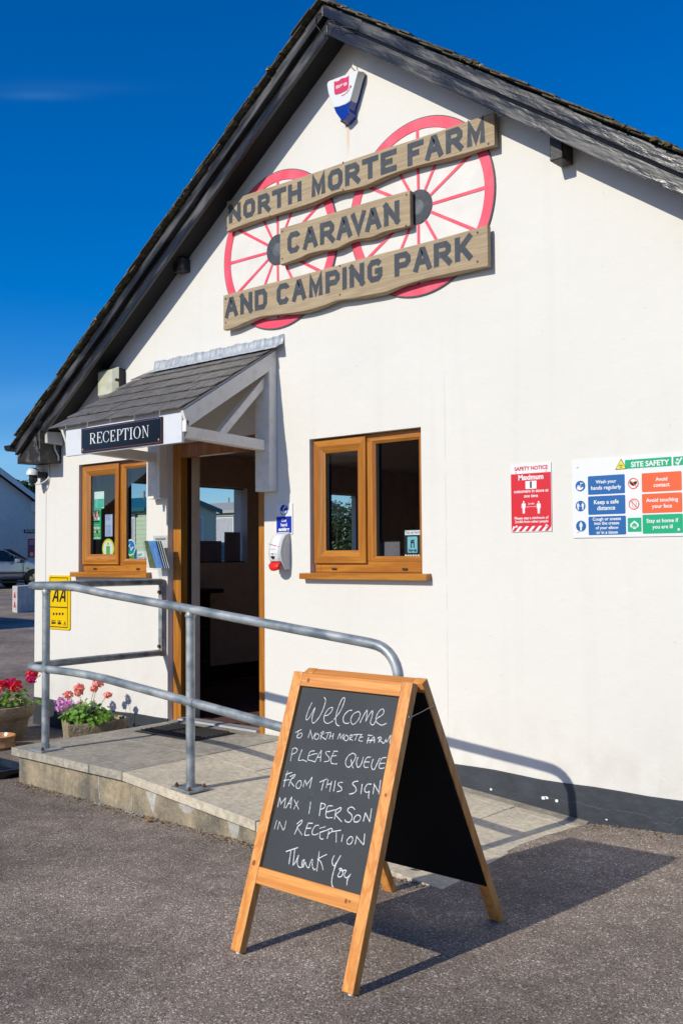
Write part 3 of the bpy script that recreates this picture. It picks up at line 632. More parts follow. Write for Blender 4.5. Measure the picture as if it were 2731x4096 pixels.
window(RW,0,.08,.445); window(LWn,0,.08,.50)
def sill(x0,x1,z1,h=.04,p=.055):
    obj('window_sill',MB().prism([(-p,z1-h),(0.08,z1-h),(.08,z1+.006),(-p,z1-.002)],lambda u,v,d:Vector((d,u,v)),x0,x1),M_oakh,b,origin=((x0+x1)/2,0,z1),bev=.003)
sill(-4.515,-3.487,1.2915); sill(W(282,2300,-.05).x,W(586,2300,-.05).x,W(400,2288).z)
# ---- door frame and threshold
FY0,FY1=.05,.115
obj('door_frame',MB().box(DR[0]+.002,DR[0]+.092,FY0,FY1,.172,2.252).box(DR[1]-.108,DR[1]-.002,FY0,FY1,.172,2.252).box(DR[0]+.092,DR[1]-.108,FY0,FY1,2.15,2.252),M_oakw,b,bev=.004)
obj('door_jamb',MB().box(DR[0]+.002,DR[0]+.094,FY1+.001,FY1+.04,.18,2.15),M_dark,b,bev=.003)
obj('door_reveal',MB().box(DR[0]+.003,DR[0]+.095,FY1+.041,.235,.18,2.246),M_inner,b)
obj('threshold',MB().prism([(.012,.1735),(.112,.1735),(.112,.204),(.035,.207),(.018,.198)],lambda u,v,d:Vector((d,u,v)),DR[0]+.094,DR[1]-.11),M_alu,b,bev=.002)
obj('threshold_groove',MB().box(DR[0]+.094,DR[1]-.11,.028,.031,.2045,.2075),M_dark,b)

# ---------------------------------------------------------------- lettering helpers
_tc={}
def glyphs(s,bold=0.0,space=1.0):
    """flat outline text as 2d verts/faces, baseline at 0, starting at x=0"""
    k=(s,bold,space)
    if k in _tc: return _tc[k]
    c=bpy.data.curves.new('text','FONT'); c.body=s; c.size=1; c.offset=bold; c.resolution_u=4; c.space_character=space
    o=bpy.data.objects.new('text',c); col.objects.link(o)
    dg=bpy.context.evaluated_depsgraph_get(); me=bpy.data.meshes.new_from_object(o.evaluated_get(dg))
    vs=[(v.co.x,v.co.y) for v in me.vertices]; fs=[list(p.vertices) for p in me.polygons]
    bpy.data.objects.remove(o); bpy.data.curves.remove(c); bpy.data.meshes.remove(me)
    mx=min(v[0] for v in vs); vs=[(x-mx,y) for x,y in vs]
    _tc[k]=(vs,fs,max(v[0] for v in vs)); return _tc[k]
def text(mb,s,x0,x1,z,fr,d=0,bold=.012,hs=1.0,h=None,slope=0,shear=0):
    """fit text s between x0 and x1 with its baseline at z"""
    vs,fs,w_=glyphs(s,bold); k=(x1-x0)/w_; kv=k*hs if h is None else h/.73
    mb.add([fr(x0+u*k+v*shear*kv,z+v*kv+slope*u*k,d) for u,v in vs],fs)
def wtext(mb,s,pl,pr,pyb,Y,fr,d=0,**kw):
    """same, limits measured in the photo on the plane y=Y"""
    a=W(pl,pyb,Y); bb=W(pr,pyb,Y); text(mb,s,a.x,bb.x,(W((pl+pr)/2,pyb,Y).z),fr,d,**kw)
# block capitals drawn as strokes in a 1x1 box
ch=.22
BL={'N':[[(0,0),(0,1)],[(0,1),(1,0)],[(1,0),(1,1)]],
'O':[[(ch,0),(1-ch,0),(1,ch),(1,1-ch),(1-ch,1),(ch,1),(0,1-ch),(0,ch),'c']],
'R':[[(0,0),(0,1)],[(0,1),(1-ch,1),(1,1-ch*.9),(1,.6),(1-ch,.45),(0,.45)],[(.5,.45),(1,0)]],
'T':[[(-.08,1),(1.08,1)],[(.5,0),(.5,1)]],'H':[[(0,0),(0,1)],[(1,0),(1,1)],[(0,.5),(1,.5)]],
'M':[[(0,0),(0,1),(.5,.14),(1,1),(1,0)]],'E':[[(1,1),(0,1),(0,0),(1.0,0)],[(0,.5),(.85,.5)]],
'F':[[(1,1),(0,1),(0,0)],[(0,.5),(.82,.5)]],'A':[[(-.06,0),(.42,1),(.58,1),(1.06,0)],[(.15,.34),(.85,.34)]],
'C':[[(1,.80),(.98,1-ch*.6),(1-ch,1),(ch,1),(0,1-ch),(0,ch),(ch,0),(1-ch,0),(1,.2)]],
'V':[[(-.05,1),(.5,.03),(1.05,1)]],'D':[[(0,0),(0,1),(1-ch,1),(1,1-ch),(1,ch),(1-ch,0),'c']],
'P':[[(0,0),(0,1)],[(0,1),(1-ch,1),(1,1-ch*.9),(1,.6),(1-ch,.42),(0,.42)]],'I':[[(.5,0),(.5,1)]],
'G':[[(1,.82),(1-ch,1),(ch,1),(0,1-ch),(0,ch),(ch,0),(1-ch,0),(1,ch*.8),(1,.46),(.5,.46)]],
'K':[[(0,0),(0,1)],[(1,1),(.05,.36)],[(.38,.58),(1.05,0)]],'S':[[(1,.84),(1-ch,1),(ch,1),(0,.85),(0,.62),(ch,.5),(1-ch,.5),(1,.36),(1,.15),(1-ch,0),(ch,0),(0,.16)]],
'B':[[(0,.5),(0,0),(1,0),(1,.5),(0,.5),(0,1),(.92,1),(.92,.5)]]}
def block(mb,ch_,x0,x1,z0,z1,wd,fr,d=0):
    dd=d
    for st in BL[ch_]:
        cl=st[-1]=='c'; pts=st[:-1] if cl else st
        ix0,ix1,iz0,iz1=x0+wd/2,x1-wd/2,z0+wd/2,z1-wd/2
        q=[]
        for i,(u,v) in enumerate(pts):
            q.append([ix0+(ix1-ix0)*u,iz0+(iz1-iz0)*v])
        if not cl:     # run stroke ends out to the letter's edge
            for e,n in ((0,1),(-1,-2)):
                a=Vector(q[e]); t=(a-Vector(q[n])).normalized(); u,v=pts[e]
                if v in (0,1): q[e]=list(a+t*(wd/2)/max(.5,abs(t.y)) if abs(t.y)>.3 else a+t*wd/2)
                elif u in (0,1,1.0) or True: q[e]=list(a+t*0)
        mb.ribbon(q,wd,fr,dd,closed=cl); dd+=.00012
# ---------------------------------------------------------------- painted cartwheels behind the boards
def wheel(cx,cz,R_,label):
    t=thing('painted_cartwheel',label,'wheel',(cx,0,cz),'red cartwheels on the gable')
    fr=lambda u,v,d:Vector((cx+u,-d,cz+v)); X=Vector((1,0,0)); Z=Vector((0,0,1))
    def ring(name,r1,r0,y0,y1,mat,n=72):
        mb=MB(); o_=[(r1*math.cos(2*PI*i/n),r1*math.sin(2*PI*i/n)) for i in range(n)]
        if r0<=0: mb.prism(o_,fr,y0,y1)
        else:
            i_=[(r0*math.cos(2*PI*i/n),r0*math.sin(2*PI*i/n)) for i in range(n)]
            vs=[fr(*p,y1) for p in o_]+[fr(*p,y1) for p in i_]+[fr(*p,y0) for p in o_]+[fr(*p,y0) for p in i_]
            fs=[]
            for i in range(n):
                j=(i+1)%n; fs+=[(i,j,n+j,n+i),(2*n+i,2*n+j,j,i),(3*n+j,3*n+i,n+i,n+j)]
            mb.add(vs,fs)
        return obj(name,mb,mat,t,origin=(cx,0,cz))
    ring('ground_disc',R_,0,.0,.008,M_wwhite); ring('outline',R_+.0045,R_-.002,0,.010,plain('dark_rim_line',(.10,.12,.13),.7)); ring('rim',R_-.002,R_-.066,0,.0125,M_red)
    for k in range(12):
        a=k*PI/6; mb=MB(); u=Vector((math.cos(a),math.sin(a))); n=Vector((-u.y,u.x)); w0,w1=.0088,.0105
        j0,j1=random.uniform(-.004,.004),random.uniform(-.004,.004)
        p=[u*.09+n*(w0+j0),u*.09-n*(w0-j0),u*(R_-.06)-n*(w1-j1),u*(R_-.06)+n*(w1+j1)]
        mb.prism([(q.x,q.y) for q in p],fr,0,.0115); obj('spoke',mb,M_red,t,origin=(cx,0,cz))
    ring('hub',.105,0,.0,.014,M_letter,40); ring('hub_cap',.045,0,.014,.0146,pmat('worn_hub',(.14,.16,.18),var=.2,scale=25),30)
wheel(-4.741,3.497,.541,'red cartwheel on the left, lower rim reaching beneath the lowest board'); wheel(-3.549,3.507,.541,'red cartwheel on the right, nearest the right bargeboard')
# ---------------------------------------------------------------- three weathered oak sign boards
YB=-.062; frB=lambda u,v,d:Vector((u,YB-d,v))
c2=lambda x,y:(850+x/1.3067,y/1.3067)
def board(label,tl,tr,bottom,letters,hole_px,yv):
    A=W(*tl,YB); B=W(*tr,YB); bot=[W(*c2(*p),YB) for p in bottom]; bot=[(p.x,p.z) for p in bot]
    bot[0]=(A.x,bot[0][1]); bot[-1]=(B.x,bot[-1][1]); bot=catmull(bot,5)
    n=len(bot); o=thing('sign_board',label,'sign board',((A.x+B.x)/2,-.04,A.z),'wavy-edged oak boards carrying the park name')
    mb=MB(); top=[(x,A.z+(B.z-A.z)*(x-A.x)/(B.x-A.x)+.002*math.sin(x*6)) for x,_ in bot]
    y0,y1=YB,YB+.034; lip=.012
    rows=[[Vector((x,y0,z)) for x,z in bot],[Vector((x,y0,z)) for x,z in top],[Vector((x,y1,z)) for x,z in top],[Vector((x+.0,y1,z-.006-.006*math.sin(x*11))) for x,z in bot]]
    vs=[p for r in rows for p in r]; fs=[]
    for r in range(4):
        for i in range(n-1): fs.append((r*n+i,r*n+i+1,((r+1)%4)*n+i+1,((r+1)%4)*n+i))
    fs+=[(0,n,2*n,3*n),(n-1,4*n-1,3*n-1,2*n-1)]
    mb.add(vs,fs); pl=obj('plank',mb,M_plank,o,bev=.003)
    mb=MB().box(A.x+.06,B.x-.06,YB+.034,0,min(z for _,z in bot)+.09,A.z-.05 if A.z<B.z else B.z-.05)
    for bx in (A.x+.05,(A.x+B.x)/2-.02,B.x-.10): obj('batten',MB().box(bx,bx+.045,YB+.034,0,max(z for _,z in bot)+.015,min(A.z,B.z)-.02),M_plank,o)
    mb=MB()
    for (c_,l,r,) in letters:
        pxm=(l+r)/2; t,bt=yv(pxm); z1=W(pxm,t,YB).z; z0=W(pxm,bt,YB).z
        x0=W(l,(t+bt)/2,YB).x; x1=W(r,(t+bt)/2,YB).x
        wd=.037
        if c_=='I': x0,x1=(x0+x1)/2-wd/2,(x0+x1)/2+wd/2
        m2=MB(); block(m2,c_,x0,x1,z0,z1,wd,frB,.0011); obj('letter',m2,M_letter,o,fix=False)
    for hx,hy in hole_px:
        p=W(*c2(hx,hy),YB-.001); mb=MB().disc((p.x,YB-.0015,p.z),(1,0,0),(0,0,1),.0065,10); obj('screw_head',mb,M_brown,o,fix=False)
    return o
lin=lambda x0,t0,b0,x1,t1,b1:(lambda x:(t0+(t1-t0)*(x-x0)/(x1-x0),b0+(b1-b0)*(x-x0)/(x1-x0)))
def L(s,e): return [(c,*p) for c,p in zip(s,e)]
board('topmost long oak board lettered NORTH MORTE FARM',(907,806),(1975,450),[(62,1215),(120,1190),(200,1160),(300,1130),(400,1098),(500,1066),(580,1035),(640,1008),(720,990),(800,968),(880,932),(950,905),(1050,872),(1200,832),(1300,806),(1400,778),(1478,757)],
  L('NORTHMORTEFARM',[(916,963.5),(973.6,1020.6),(1031.4,1079.6),(1091,1142),(1152,1206),(1246,1301.5),(1311.5,1370),(1379.6,1437.7),(1450.8,1509.7),(1522,1586),(1629,1694),(1703,1768),(1782,1849),(1866,1939)]),
  [(75,1192),(682,850),(682,993),(1440,752),(300,1130)],lin(940,815,888,1902,482,580))
board('short middle oak board lettered CARAVAN',c2(352,1194),c2(1030,993),[(352,1385),(450,1350),(500,1327),(560,1312),(640,1300),(700,1272),(750,1252),(830,1238),(900,1210),(1000,1188),(1057,1172)],
  L('CARAVAN',[(1150,1201),(1214.6,1267.6),(1279.7,1336.8),(1349,1405),(1406,1461),(1463,1521),(1534.7,1597)]),
  [(365,1210),(365,1352),(1012,1018),(1010,1180)],lin(1175,926,1012,1566,808,900))
board('lowest long oak board lettered AND CAMPING PARK',c2(57,1545),c2(1435,1178),[(48,1728),(110,1712),(180,1680),(250,1655),(330,1645),(420,1635),(500,1620),(580,1597),(650,1570),(720,1560),(800,1545),(900,1525),(1000,1490),(1100,1460),(1200,1437),(1300,1415),(1440,1390)],
  L('ANDCAMPINGPARK',[(903,949.5),(961.5,1009.7),(1019.4,1068.8),(1107,1158),(1171,1221.5),(1235.5,1290.6),(1301.8,1359),(1371,1385),(1398,1456.5),(1469,1529),(1577,1642),(1656,1722),(1734,1803),(1818,1883)]),
  [(70,1562),(70,1687),(665,1390),(665,1540),(1383,1215),(1383,1367)],lin(926,1188,1268,1850,945,1043))

# ---------------------------------------------------------------- alarm box
a6=lambda x,y:(1280+x/7.84,260+y/7.84)
def alarm():
    yf=-.078
    q=[a6(225,560),a6(262,500),(a6(1130,175)),(a6(1180,215)),a6(990,1010),a6(925,1140),a6(900,1240),a6(860,1590),a6(650,1740),a6(400,1280)]
    P=[W(x,y,yf) for x,y in q]
    o=thing('alarm_box','white and blue alarm box high under the gable peak','alarm box',(P[0].x+.08,0,P[0].z-.1))
    outl=[W(*a6(*p),yf) for p in [(215,640),(222,570),(265,505),(1130,175),(1165,180),(1180,220),(960,1060),(925,1160),(880,1350),(905,1500),(740,1690),(655,1738),(480,1490),(400,1290),(260,900)]]
    pts=[(p.x,p.z) for p in outl]; cx=sum(p[0] for p in pts)/len(pts); cz=sum(p[1] for p in pts)/len(pts)
    def grow(p,k,dx=0): return (cx+(p[0]-cx)*k,cz+(p[1]-cz)*k)
    n=len(pts)
    def shell(name,sel_hi,mat,y0,y1,k0,k1):
        mb=MB(); A=[grow(p,k1) for p in pts]; B=[grow(p,k0) for p in pts]
        mb.add([(x,y0,z) for x,z in A]+[(x,y1,z) for x,z in B],[list(range(n)),list(range(n,2*n))[::-1]]+[(i,(i+1)%n,n+(i+1)%n,n+i) for i in range(n)])
        return obj(name,mb,mat,o,bev=.004)
    shell('lens',0,M_alblue,yf+.004,-.001,1.06,1.0)
    # white cover over the upper two thirds, same outline cut by the curved lower edge
    up=[W(*a6(*p),yf-.001) for p in [(215,640),(222,570),(265,505),(1130,175),(1165,180),(1182,220),(960,1045),(920,1145),(800,1230),(600,1305),(425,1335),(390,1260),(260,900)]]
    upp=[(p.x,p.z) for p in up]; m=len(upp); mb=MB()
    B=[(x+ (.012 if x>cx else -.004),z+(.01 if z>cz else .006)) for x,z in upp]
    mb.add([(x,yf-.002,z) for x,z in upp]+[(x,-.02,z) for x,z in B],[list(range(m)),list(range(m,2*m))[::-1]]+[(i,(i+1)%m,m+(i+1)%m,m+i) for i in range(m)])
    obj('cover',mb,M_plw,o,bev=.006,seg=3)
    fr=lambda u,v,d:Vector((u,yf-.0035-d,v))
    def wp(l): return [(p.x,p.z) for p in (W(*a6(*q_),yf-.004) for q_ in l)]
    sh=wp([(437,515),(520,515),(590,490),(650,425),(700,412),(770,400),(840,375),(898,325),(892,600),(880,720),(830,795),(740,840),(660,880),(620,895),(480,935),(450,900),(440,750)])
    obj('shield',MB().prism(sh,fr,0,.0006),M_pink,o)
    mb=MB(); mb.ribbon(wp([(665,965),(740,935),(830,870),(890,790),(935,700)]),.0042,fr,.0004); c_=wp([(953,672)])[0]; mb.disc((c_[0],yf-.0042,c_[1]),(1,0,0),(0,0,1),.0075,16)
    obj('bell_hammer',mb,M_pink,o,fix=False)
    mb=MB()
    for c_,l,r in (('B',500,605),('F',628,712),('S',735,845)):
        lb=wp([(l,760-(l-500)*.35)])[0]; rt=wp([(r,620-(r-605)*.38)])[0]; block(mb,c_,lb[0],rt[0],lb[1]+.002,rt[1],.0042,fr,.0014)
    obj('lettering',mb,M_wprint,o,fix=False)
    c=W(*a6(800,1830),-.015); obj('cable_gland',MB().tube([(c.x-.012,-.045,c.z+.016),(c.x+.0,-.02,c.z+.004),(c.x+.008,0,c.z-.008)],.011,8),M_rust,o,smooth=40)
alarm()
# ---------------------------------------------------------------- generic wall sign
def rect(mb,x0,x1,z0,z1,fr,d,r=0,k=4):
    if r<=0: pts=[(x0,z0),(x1,z0),(x1,z1),(x0,z1)]
    else:
        pts=[]
        for cx,cz,a in ((x1-r,z0+r,-PI/2),(x1-r,z1-r,0),(x0+r,z1-r,PI/2),(x0+r,z0+r,PI)):
            pts+=[(cx+r*math.cos(a+PI/2*i/k),cz+r*math.sin(a+PI/2*i/k)) for i in range(k+1)]
    mb.add([fr(u,v,d) for u,v in pts],[list(range(len(pts)))]); return pts
def rrect(x0,x1,z0,z1,r,k=4): 
    m_=MB(); return rect(m_,x0,x1,z0,z1,lambda u,v,d:Vector((u,0,v)),0,r,k)
def person(mb,cx,z0,h,fr,d,arms=.6):
    w_=h*.17
    c=fr(cx,z0+h*.91,d); mb.add([fr(cx+math.cos(a)*h*.075,z0+h*.91+math.sin(a)*h*.08,d) for a in [2*PI*i/12 for i in range(12)]],[list(range(12))])
    q=[(-.14,.80),(.14,.80),(.18,.72),(.19,.42),(.13,.42),(.12,.66),(.11,.66),(.10,0),(.015,0),(.0,.38),(-.015,0),(-.10,0),(-.11,.66),(-.12,.66),(-.13,.42),(-.19,.42),(-.18,.72)]
    mb.add([fr(cx+x*h,z0+z*h,d) for x,z in q],[[0,1,2,5,12,16],[2,3,4,5],[16,12,13,14,15][::-1],[5,6,11,12][::-1] ,[6,7,8,9,11] ,[9,10,11]] if False else [[12,0,1,5],[1,2,5],[2,3,4,5],[0,16,12],[16,15,14,13,12],[12,5,6,9,11],[6,7,8,9],[11,9,10]])
sx=lambda x,y:(1900+x/1.8869,1700+y/1.8869)
YS=-.006; frS=lambda u,v,d:Vector((u,YS-d,v))
def stud(o,p,mat=None,r=.0075):
    mb=MB().lathe([(0,.004),(r*.6,.0032),(r,.0)],(0,0,0),12); mb.v=[Vector((p.x+v.x,YS-v.z-.0005,p.z+v.y)) for v in mb.v]; obj('fixing_cap',mb,mat or M_plw,o,smooth=60)
def safety_notice():
    x0,x1=W(2044.5,2000).x,W(2206.5,2000).x; z0,z1=W(2126,2127).z,W(2120,1855).z
    o=thing('safety_notice','small red portrait SAFETY NOTICE sign about maximum customers','sign',((x0+x1)/2,0,z0))
    obj('board',MB().box(x0,x1,YS,-.001,z0,z1),M_signw,o)
    mb=MB(); zt=W(2122,1893).z; zb=W(2126,2104).z; rect(mb,x0+.002,x1-.002,zb,zt,frS,.0008); obj('red_panel',mb,M_signred,o,fix=False)
    mb=MB(); s_=(x1-x0)/6.2
    for i in range(-1,7):
        a=x0+i*s_*1.0+s_*.1; q=[(a,z0+.003),(a+s_*.5,z0+.003),(a+s_*1.15,zb),(a+s_*.65,zb)]
        q=[(min(max(u,x0+.001),x1-.001),v) for u,v in q]; 
        if i%1==0: mb.add([frS(u,v,.0008) for u,v in q],[(0,1,2,3)])
    obj('hazard_stripes',mb,M_signred,o,fix=False)
    mb=MB(); wtext(mb,'SAFETY NOTICE',*[sx(295,0)[0],sx(546,0)[0]],sx(0,338)[1],YS,frS,.0012,bold=.028); obj('red_heading',mb,M_signred,o,fix=False)
    mb=MB()
    for s_,l,r,y,bo in (('Maximum',325,514,411,.035),('customers in store at',292,552,508,.02),('one time',367,473,545,.02),('2m/6ft',399,445,600,.01),('Please stay a minimum of',297,553,710,.02),('2m/6ft from other people',300,551,737,.02)):
        wtext(mb,s_,sx(l,0)[0],sx(r,0)[0],sx(0,y)[1],YS,frS,.0014,bold=bo)
    a=W(*sx(379,484),YS); c=W(*sx(461,419),YS); rect(mb,a.x,c.x,a.z,c.z,frS,.0013)
    for px in (366,479):
        p=W(*sx(px,668),YS); person(mb,p.x,p.z,W(*sx(px,572),YS).z-p.z,frS,.0014)
    a=W(*sx(388,618),YS); c=W(*sx(456,616),YS); mb.ribbon([(a.x,a.z),(c.x,a.z)],.0016,frS,.0014)
    for e,s_ in ((a.x,1),(c.x,-1)): mb.add([frS(e,a.z,.0014),frS(e+s_*.007,a.z+.004,.0014),frS(e+s_*.007,a.z-.004,.0014)],[(0,1,2)])
    obj('white_print',mb,M_wprint,o,fix=False)
    mb=MB(); a=W(*sx(413,475),YS); c=W(*sx(425,425),YS); rect(mb,a.x,c.x,a.z,c.z,frS,.0018); obj('numeral',mb,M_blk,o,fix=False)
    for q in ((304,357),(532,342),(312,768),(537,758)): stud(o,W(*sx(*q),YS))
safety_notice()
def site_safety():
    x0=W(2286,1843,YS).x; x1=x0+.615; z0,z1=W(2295,2152,YS).z,W(2286,1843,YS).z
    o=thing('site_safety_sign','large white landscape SITE SAFETY sign with coloured instruction panels','sign',((x0+x1)/2,0,z0))
    obj('board',MB().box(x0,x1,YS,-.001,z0,z1),M_signw,o)
    U=lambda x,y:(lambda p:(p.x,p.z))(W(*sx(x,y),YS))
    def panel(name,l,r,t,bt,mat,xm,rd=.006):
        a=U(l,(t+bt)/2)[0]; c=U(r,(t+bt)/2)[0]; zc=U((l+r)/2,t)[1]; zb=U((l+r)/2,bt)[1]; mb=MB(); rect(mb,a,c,zb,zc,frS,.0008,rd); return obj(name,mb,mat,o,fix=False)
    panel('blue_panel',849,1127,379,521,M_blue,0); panel('blue_panel',851,1131,533,674,M_blue,0); panel('blue_panel',854,1136,688,829,M_blue,0)
    panel('orange_panel',1255,1556,356,501,M_orange,0); panel('orange_panel',1257,1560,514,662,M_orange,0); panel('green_panel',1261,1566,673,818,M_green,0)
    panel('green_panel',1128,1479,252,320,M_green,0,0); panel('green_panel',1492,1568,238,304,M_green,0,0); panel('green_panel',1149,1252,700,806,M_green,0,0)
    # round blue pictogram grounds
    X,Z=Vector((1,0,0)),Vector((0,0,1))
    for cx,cy,r in ((792,461,.0285),(793,612,.0285),(797,763,.029)):
        p=U(cx,cy); obj('blue_disc',MB().disc((p[0],YS-.0008,p[1]),X,Z,r,40),M_blue,o,fix=False)
    for cx,cy in ((1191,441),(1196,597)):
        p=U(cx,cy); obj('prohibition_ring',MB().disc((p[0],YS-.0016,p[1]),X,Z,.0285,40,.0235).ribbon([(p[0]-.0185,p[1]+.0185),(p[0]+.0185,p[1]-.0185)],.0045,frS,.0019),M_orange,o,fix=False)
    mb=MB()
    def T(s,l,r,y,bo=.02):
        m_=MB(); wtext(m_,s,sx(l,0)[0],sx(r,0)[0],sx(0,y)[1],YS,frS,.0014,bold=bo); obj('text_line',m_,M_wprint,o,fix=False)
    T('SITE SAFETY',1174,1463,308,.03); T('Wash your',908,1063,438); T('hands regularly',873,1101,484); T('Keep a safe',895,1081,594); T('distance',919,1055,640)
    T('Cough or sneeze',885,1099,719); T('into the crease',898,1085,751); T('of your elbow',908,1080,785); T('or in a tissue',914,1075,820)
    T('Avoid',1358,1448,420); T('contact',1344,1466,464); T('Avoid touching',1287,1529,577); T('your face',1332,1483,624); T('Stay at home if',1291,1531,734); T('you are ill',1335,1489,780)
    q=[U(*p) for p in ((1510,280),(1528,296),(1556,246))]; mb.ribbon(q,.007,frS,.0014)
    obj('tick_mark',mb,M_wprint,o,fix=False); mb=MB()
    # hands under a tap
    p=U(792,461)
    def sh(pts,s_=.0285): mb.add([frS(p[0]+x*s_,p[1]+z*s_,.0014) for x,z in pts],[list(range(len(pts)))])
    sh([(-.7,-.15),(-.35,-.02),(.15,-.35),(.45,-.15),(.62,-.22),(.40,-.62),(-.1,-.78),(-.62,-.62)]); sh([(-.72,.02),(-.5,.16),(-.1,.02),(.1,-.2),(-.3,-.1)])
    sh([(.02,.72),(.1,.72),(.1,.58),(.5,.58),(.5,.44),(.02,.44)]); sh([(.0,.44),(.16,.44),(.16,.30),(.0,.30)])
    for i in range(3): mb.ribbon([(p[0]+(.02+.06*i)*.0285,p[1]+.22*.0285),(p[0]+(-.1+.12*i)*.0285,p[1]+.02*.0285)],.0012,frS,.0014)
    obj('hand_pictogram',mb,M_wprint,o,fix=False); mb=MB(); p=U(793,612)
    for s_ in (-1,1): person(mb,p[0]+s_*.0135,p[1]-.019,.038,frS,.0014)
    mb.ribbon([(p[0]-.006,p[1]),(p[0]+.006,p[1])],.0014,frS,.0014)
    obj('distance_pictogram',mb,M_wprint,o,fix=False); mb=MB(); p=U(797,763); person(mb,p[0],p[1]-.024,.048,frS,.0014); mb.ribbon([(p[0]-.007,p[1]+.010),(p[0]+.004,p[1]+.017)],.004,frS,.0018)
    obj('elbow_pictogram',mb,M_wprint,o,fix=False); mb=MB(); p=U(1200,752); q=[(-.8,.1),(-.8,-.35),(0,-.85),(.8,-.35),(.8,.1),(.0,.75)]; mb.add([frS(p[0]+x*.028,p[1]+z*.028,.0014) for x,z in q],[list(range(6))])
    obj('house_pictogram',mb,M_wprint,o,fix=False)
    mb=MB()
    for k_,hh in ((-.4,.018),(-.12,.027),(.16,.025),(.42,.017)): person(mb,p[0]+k_*.028,p[1]-.0145,hh,frS,.0018)
    obj('family_pictogram',mb,M_green,o,fix=False)
    mb=MB(); p=U(1191,441)
    for s_ in (-1,1): mb.add([frS(p[0]+s_*x*.0285,p[1]+z*.0285,.0012) for x,z in ((.72,.25),(.5,.42),(-.05,.2),(-.3,-.1),(0,-.42),(.3,-.35),(.62,-.05))],[list(range(7))])
    p=U(1196,597); mb.ribbon(catmull([(p[0]-.011,p[1]+.006),(p[0]-.008,p[1]+.015),(p[0]+.004,p[1]+.017),(p[0]+.011,p[1]+.008),(p[0]+.012,p[1]-.002),(p[0]+.007,p[1]-.013),(p[0],p[1]-.016),(p[0]-.008,p[1]-.012),(p[0]-.010,p[1])],3,True),.0013,frS,.0012,closed=True)
    mb.ribbon([(p[0]-.003,p[1]-.004),(p[0]-.001,p[1]+.004)],.001,frS,.0012)
    q=[U(1099,255),U(1056,338),U(1142,331)]; mb.add([frS(u,v,.0018) for u,v in q],[(0,1,2)])
    obj('black_print',mb,M_blk,o,fix=False)
    cx,cz=[sum(v[i] for v in q)/3 for i in (0,1)]; obj('warning_triangle',MB().add([frS(cx+(u-cx)*.84,cz+(v-cz)*.84,.0022) for u,v in q],[(0,1,2)]),M_yprint,o,fix=False)
    mb=MB()
    for a in (90,210,330):
        c=(cx+.0062*math.cos(math.radians(a)),cz+.0062*math.sin(math.radians(a))-.001)
        n=14; an=[math.radians(a+35+290*i/n) for i in range(n+1)]; mb.ribbon([(c[0]+.0058*math.cos(t-PI*0),c[1]+.0058*math.sin(t)) for t in an],.0021,frS,.0026)
    obj('biohazard_symbol',mb,M_blk,o,fix=False)
    for q in ((769,317),(1524,263),(773,806),(1534,790)): stud(o,W(*sx(*q),YS))
site_safety()
def hand_sign():
    s=7.125; p6=lambda x,y:(1040+x/s,1990+y/s)
    x0,x1=W(*p6(457,600),YS).x,W(*p6(925,600),YS).x; z0,z1=W(*p6(700,1048),YS).z,W(*p6(700,172),YS).z
    o=thing('hand_sanitiser_sign','narrow white and royal blue sign reading Use hand sanitiser','sign',((x0+x1)/2,0,z0))
    obj('board',MB().box(x0,x1,YS,-.001,z0,z1),M_signw,o)
    a=W(*p6(473,780),YS); c=W(*p6(898,780),YS); zb=W(*p6(690,1010),YS).z; zt=W(*p6(690,540),YS).z
    mb=MB(); rect(mb,a.x,c.x,zb,zt,frS,.0008); p=W(*p6(683,357),YS); mb.disc((p.x,YS-.0008,p.z),(1,0,0),(0,0,1),.036,40); obj('blue_panel',mb,M_dblue,o,fix=False)
    mb=MB()
    for s_,l,r,y,bo in (('Use',618,754,692,.025),('hand',598,775,820,.025),('sanitiser',532,845,945,.05)): wtext(mb,s_,p6(l,0)[0],p6(r,0)[0],p6(0,y)[1],YS,frS,.0014,bold=bo)
    def sh(pts): mb.add([frS(p.x+x*.036,p.z+z*.036,.0014) for x,z in pts],[list(range(len(pts)))])
    sh([(-.85,-.1),(-.7,-.12),(-.35,-.3),(0,-.2),(.35,-.3),(.6,-.1),(.75,-.15),(.6,-.5),(.1,-.9),(-.2,-.85),(-.7,-.45)])
    mb.ribbon([(p.x+x*.036,p.z+z*.036) for x,z in ((-.05,-.25),(-.1,.15),(.05,.42),(.3,.45),(.6,.5))],.0062,frS,.0014); sh([(.15,.8),(.55,.8),(.5,.62),(.38,.62),(.38,.4),(.28,.4),(.28,.62),(.15,.62)])
    obj('white_print',mb,M_wprint,o,fix=False)
hand_sign()
